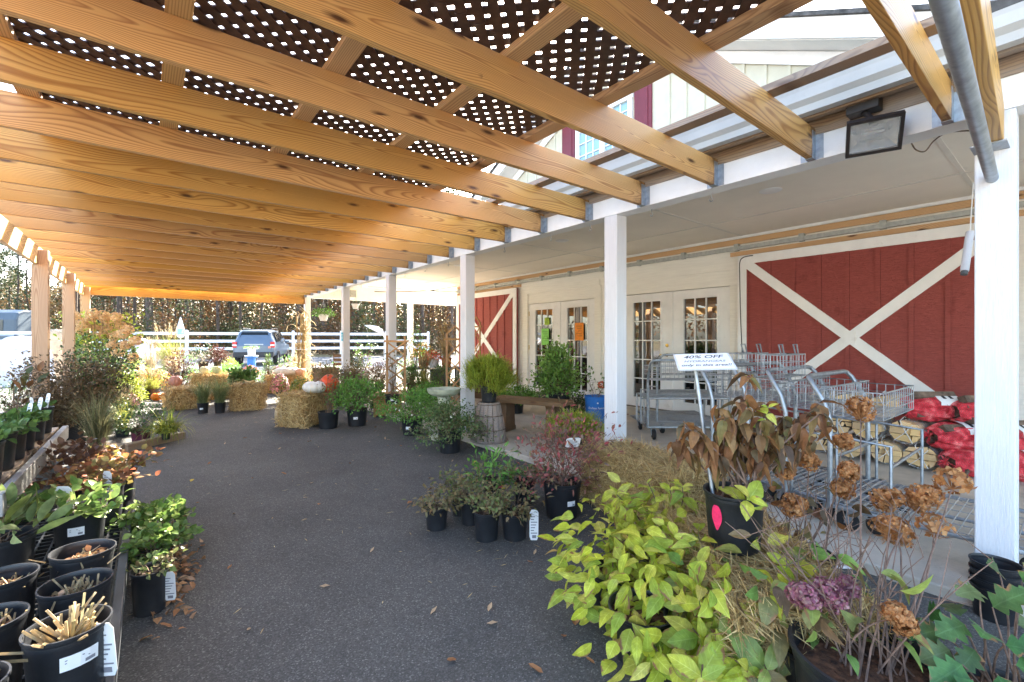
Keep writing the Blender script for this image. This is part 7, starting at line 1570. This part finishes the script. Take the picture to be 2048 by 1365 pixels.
a=np.array((3.45,.385,2.04)); b=np.array((3.43,.375,1.74)); a=np.array(P(1940,465,2.55)); b=np.array(P(1929,543,2.50)); t=thing('hanging_tube','white tube hanging at a slant beside the right porch post','tube',tuple(a)); m=MB(); m.tube([(0,0,0),tuple(b-a)],.0185,12); m.build('tube_body',M['whiteplastic'],t); m=MB(); m.tube([(0,0,0),(.03,-.01,.28)],.003,5); m.build('hanging_cord',M['twine'],t); m=MB(); d_=nrmz(b-a); m.tube([tuple(b-a),tuple(b-a+d_*.02)],.0155,10); m.build('end_cap',M['greyplastic'],t)
p=P(725,605,9.2); t=thing('speaker_box','small beige box fixed under the far porch beam','box',(4.35,12.70,2.55)); m=MB(); m.box((-.16,-.11,-.15),(.16,.045,.10)); m.build('housing',M['ceiling'],t,bevel=.01); m=MB(); m.box((-.13,-.113,-.12),(.13,-.1105,.07)); m.build('grille',M['rail'],t)
# small teal notice on a far post
m=MB(); m.box((-.004,-.06,-.09),(0,.06,.09)); o=m.build('post_notice',paint('teal_notice',(.10,.42,.50),.6,.1),None,loc=(3.188,9.80,1.32)); tag(o,'small teal notice fixed to a far porch post','notice'); m=MB(); [m.box((-.0055,-.04,-.05+i*.03),(-.0045,.04,-.04+i*.03)) for i in range(4)]; m.build('printed_lines',M['paper'],o)
# door mat
m=MB(); m.box((-.3,-.45,0),(.3,.45,.012)); o=m.build('door_mat',M['rubber'],None,loc=(6.35,6.95,SL0+.001)); tag(o,'black rubber door mat in front of the left glass doors','mat')
# ---------------------------------------------------------------- fallen leaves
r=np.random.default_rng(300); mats=[leafmat('fallen_brown',[(.28,.12,.05),(.36,.17,.07)],.8,.05),leafmat('fallen_tan',[(.45,.30,.17),(.50,.36,.22)],.8,.05),leafmat('fallen_yellow',[(.65,.42,.05),(.70,.5,.08)],.7,.1)]
lp=[]
for k,(mt,L,Wd) in enumerate(((0,.055,.026),(1,.05,.018),(0,.04,.03),(2,.05,.042))):
    m=MB(); m.leaves([(-L/2,0,.0)],[(1,0,0.05)],[(0,0,1)],[L],[Wd],OV3 if k<3 else OAK,.5,[-.25],wave=.03); lp.append((k,m,mats[mt]))
labl=['curled brown leaf fallen on the dark asphalt','slim tan leaf fallen on the dark asphalt','small rounded brown leaf fallen on the dark asphalt','yellow leaf fallen on the asphalt left of the aisle']
pr={}
def drop(k,x,y,rz):
    if k not in pr: o=lp[k][1].build('fallen_leaf',lp[k][2]); pr[k]=o
    else: o=pr[k].copy(); COL.objects.link(o)
    o.location=(x,y,.012); o.rotation_euler=(r.normal(0,.12),r.normal(0,.12),rz); s=r.uniform(.7,1.25); o.scale=(s,s,s); tag(o,labl[k],'fallen leaf','fallen leaves on the asphalt' if k<3 else None)
fx=[(497,1267,1),(468,1033,1),(902,1330,0),(609,1045,1),(980,1222,1),(1128,1282,0),(1070,1348,0),(650,1180,1),(460,1140,0),(745,1105,1),(820,1010,2),(560,900,1),(700,930,2),(905,925,1),(880,955,2),(1070,1110,1),(1130,1150,2),(505,960,2),(610,1000,1),(395,1010,0),(330,1260,0),(420,930,2),(1150,1250,2),(1180,1330,0),(770,880,1),(840,915,1),(930,960,0),(560,870,2),(450,890,1),(620,885,1),(860,960,2),(1060,1130,0),(1190,1180,2)]
for x,y,k in fx: p=G(x,y); drop(k,p.x,p.y,r.uniform(0,6.28))
for i in range(22):
    y=r.uniform(1.6,7.5); x=r.uniform(.1,2.9); drop(int(r.choice(3)),x,y,r.uniform(0,6.28))
p=G(384,965); drop(3,p.x,p.y,1.0)
# loose straw and leaf crumbs, uncountable
n=700; m=MB(); cx=r.choice(4,n); cen=np.array([(P(1250,0,2.9)[0],P(1250,0,2.9)[1]),(P(612,0,6.6)[0],P(612,0,6.6)[1]),(P(500,0,8)[0],P(500,0,8)[1]),(1.2,4.2)]); sp_=np.array([.5,.5,.6,1.6]); ps=np.c_[cen[cx]+r.normal(0,1,(n,2))*sp_[cx][:,None],np.full(n,.010)]; ps=ps[(ps[:,0]<2.95)]; n=len(ps); a=r.uniform(0,6.28,n); m.leaves(ps,np.c_[np.cos(a),np.sin(a),np.zeros(n)],np.tile([0,0,1.],(n,1)),r.uniform(.01,.07,n),r.uniform(.002,.006,n),OV1,.3,0); tag(m.build('straw_litter',M['straw']),'scattered straw and leaf crumbs on the asphalt','litter',kind='stuff')
n=260; m=MB(); ps=np.c_[r.normal(.08,.06,n),r.normal(3.15,.28,n),np.full(n,.014)+r.uniform(0,.02,n)]; m.leaves(ps,rdirs(n,0,r)*[1,1,.3],rdirs(n,1.5,r),r.uniform(.03,.07,n),r.uniform(.015,.035,n),OV2,.4,.4); tag(m.build('leaf_drift',LM['litter']),'drift of dry brown leaves along the low bench foot','litter',kind='stuff')
# ---------------------------------------------------------------- light, sky, camera
SD = Vector((.6656,.7483,.594)).normalized()
sun = bpy.data.lights.new('sun','SUN'); sun.energy = 4.0; sun.angle = R(.5); sun.color = (1,.93,.80)
so = bpy.data.objects.new('sun', sun); COL.objects.link(so); so.rotation_euler = SD.to_track_quat('Z','Y').to_euler()
w = bpy.data.worlds.new('World'); sc.world = w; w.use_nodes = True; nt = w.node_tree; bg = nt.nodes['Background']
sky = nt.nodes.new('ShaderNodeTexSky'); sky.sky_type = 'NISHITA'; sky.sun_disc = False; sky.sun_elevation = math.asin(SD.z); sky.sun_rotation = math.atan2(SD.x, SD.y)
sky.air_density = 1.0; sky.dust_density = 2.5; sky.ozone_density = 1.0
nt.links.new(sky.outputs[0], bg.inputs['Color']); bg.inputs['Strength'].default_value = .10
cd = bpy.data.cameras.new('camera'); co = bpy.data.objects.new('camera', cd); COL.objects.link(co)
cd.sensor_width = 36; cd.lens = 36*F/2048; cd.shift_y = -(682.5-HY)/2048; cd.clip_end = 2000; cd.clip_start = .02
co.location = (0,0,H); co.rotation_euler = (math.pi/2, 0, -YAW); sc.camera = co
sc.render.engine = 'CYCLES'
sc.view_settings.view_transform = 'Standard'; sc.view_settings.look = 'None'; sc.view_settings.gamma = 1; sc.view_settings.exposure = 3.65
sc.cycles.max_bounces = 8; sc.cycles.transparent_max_bounces = 12
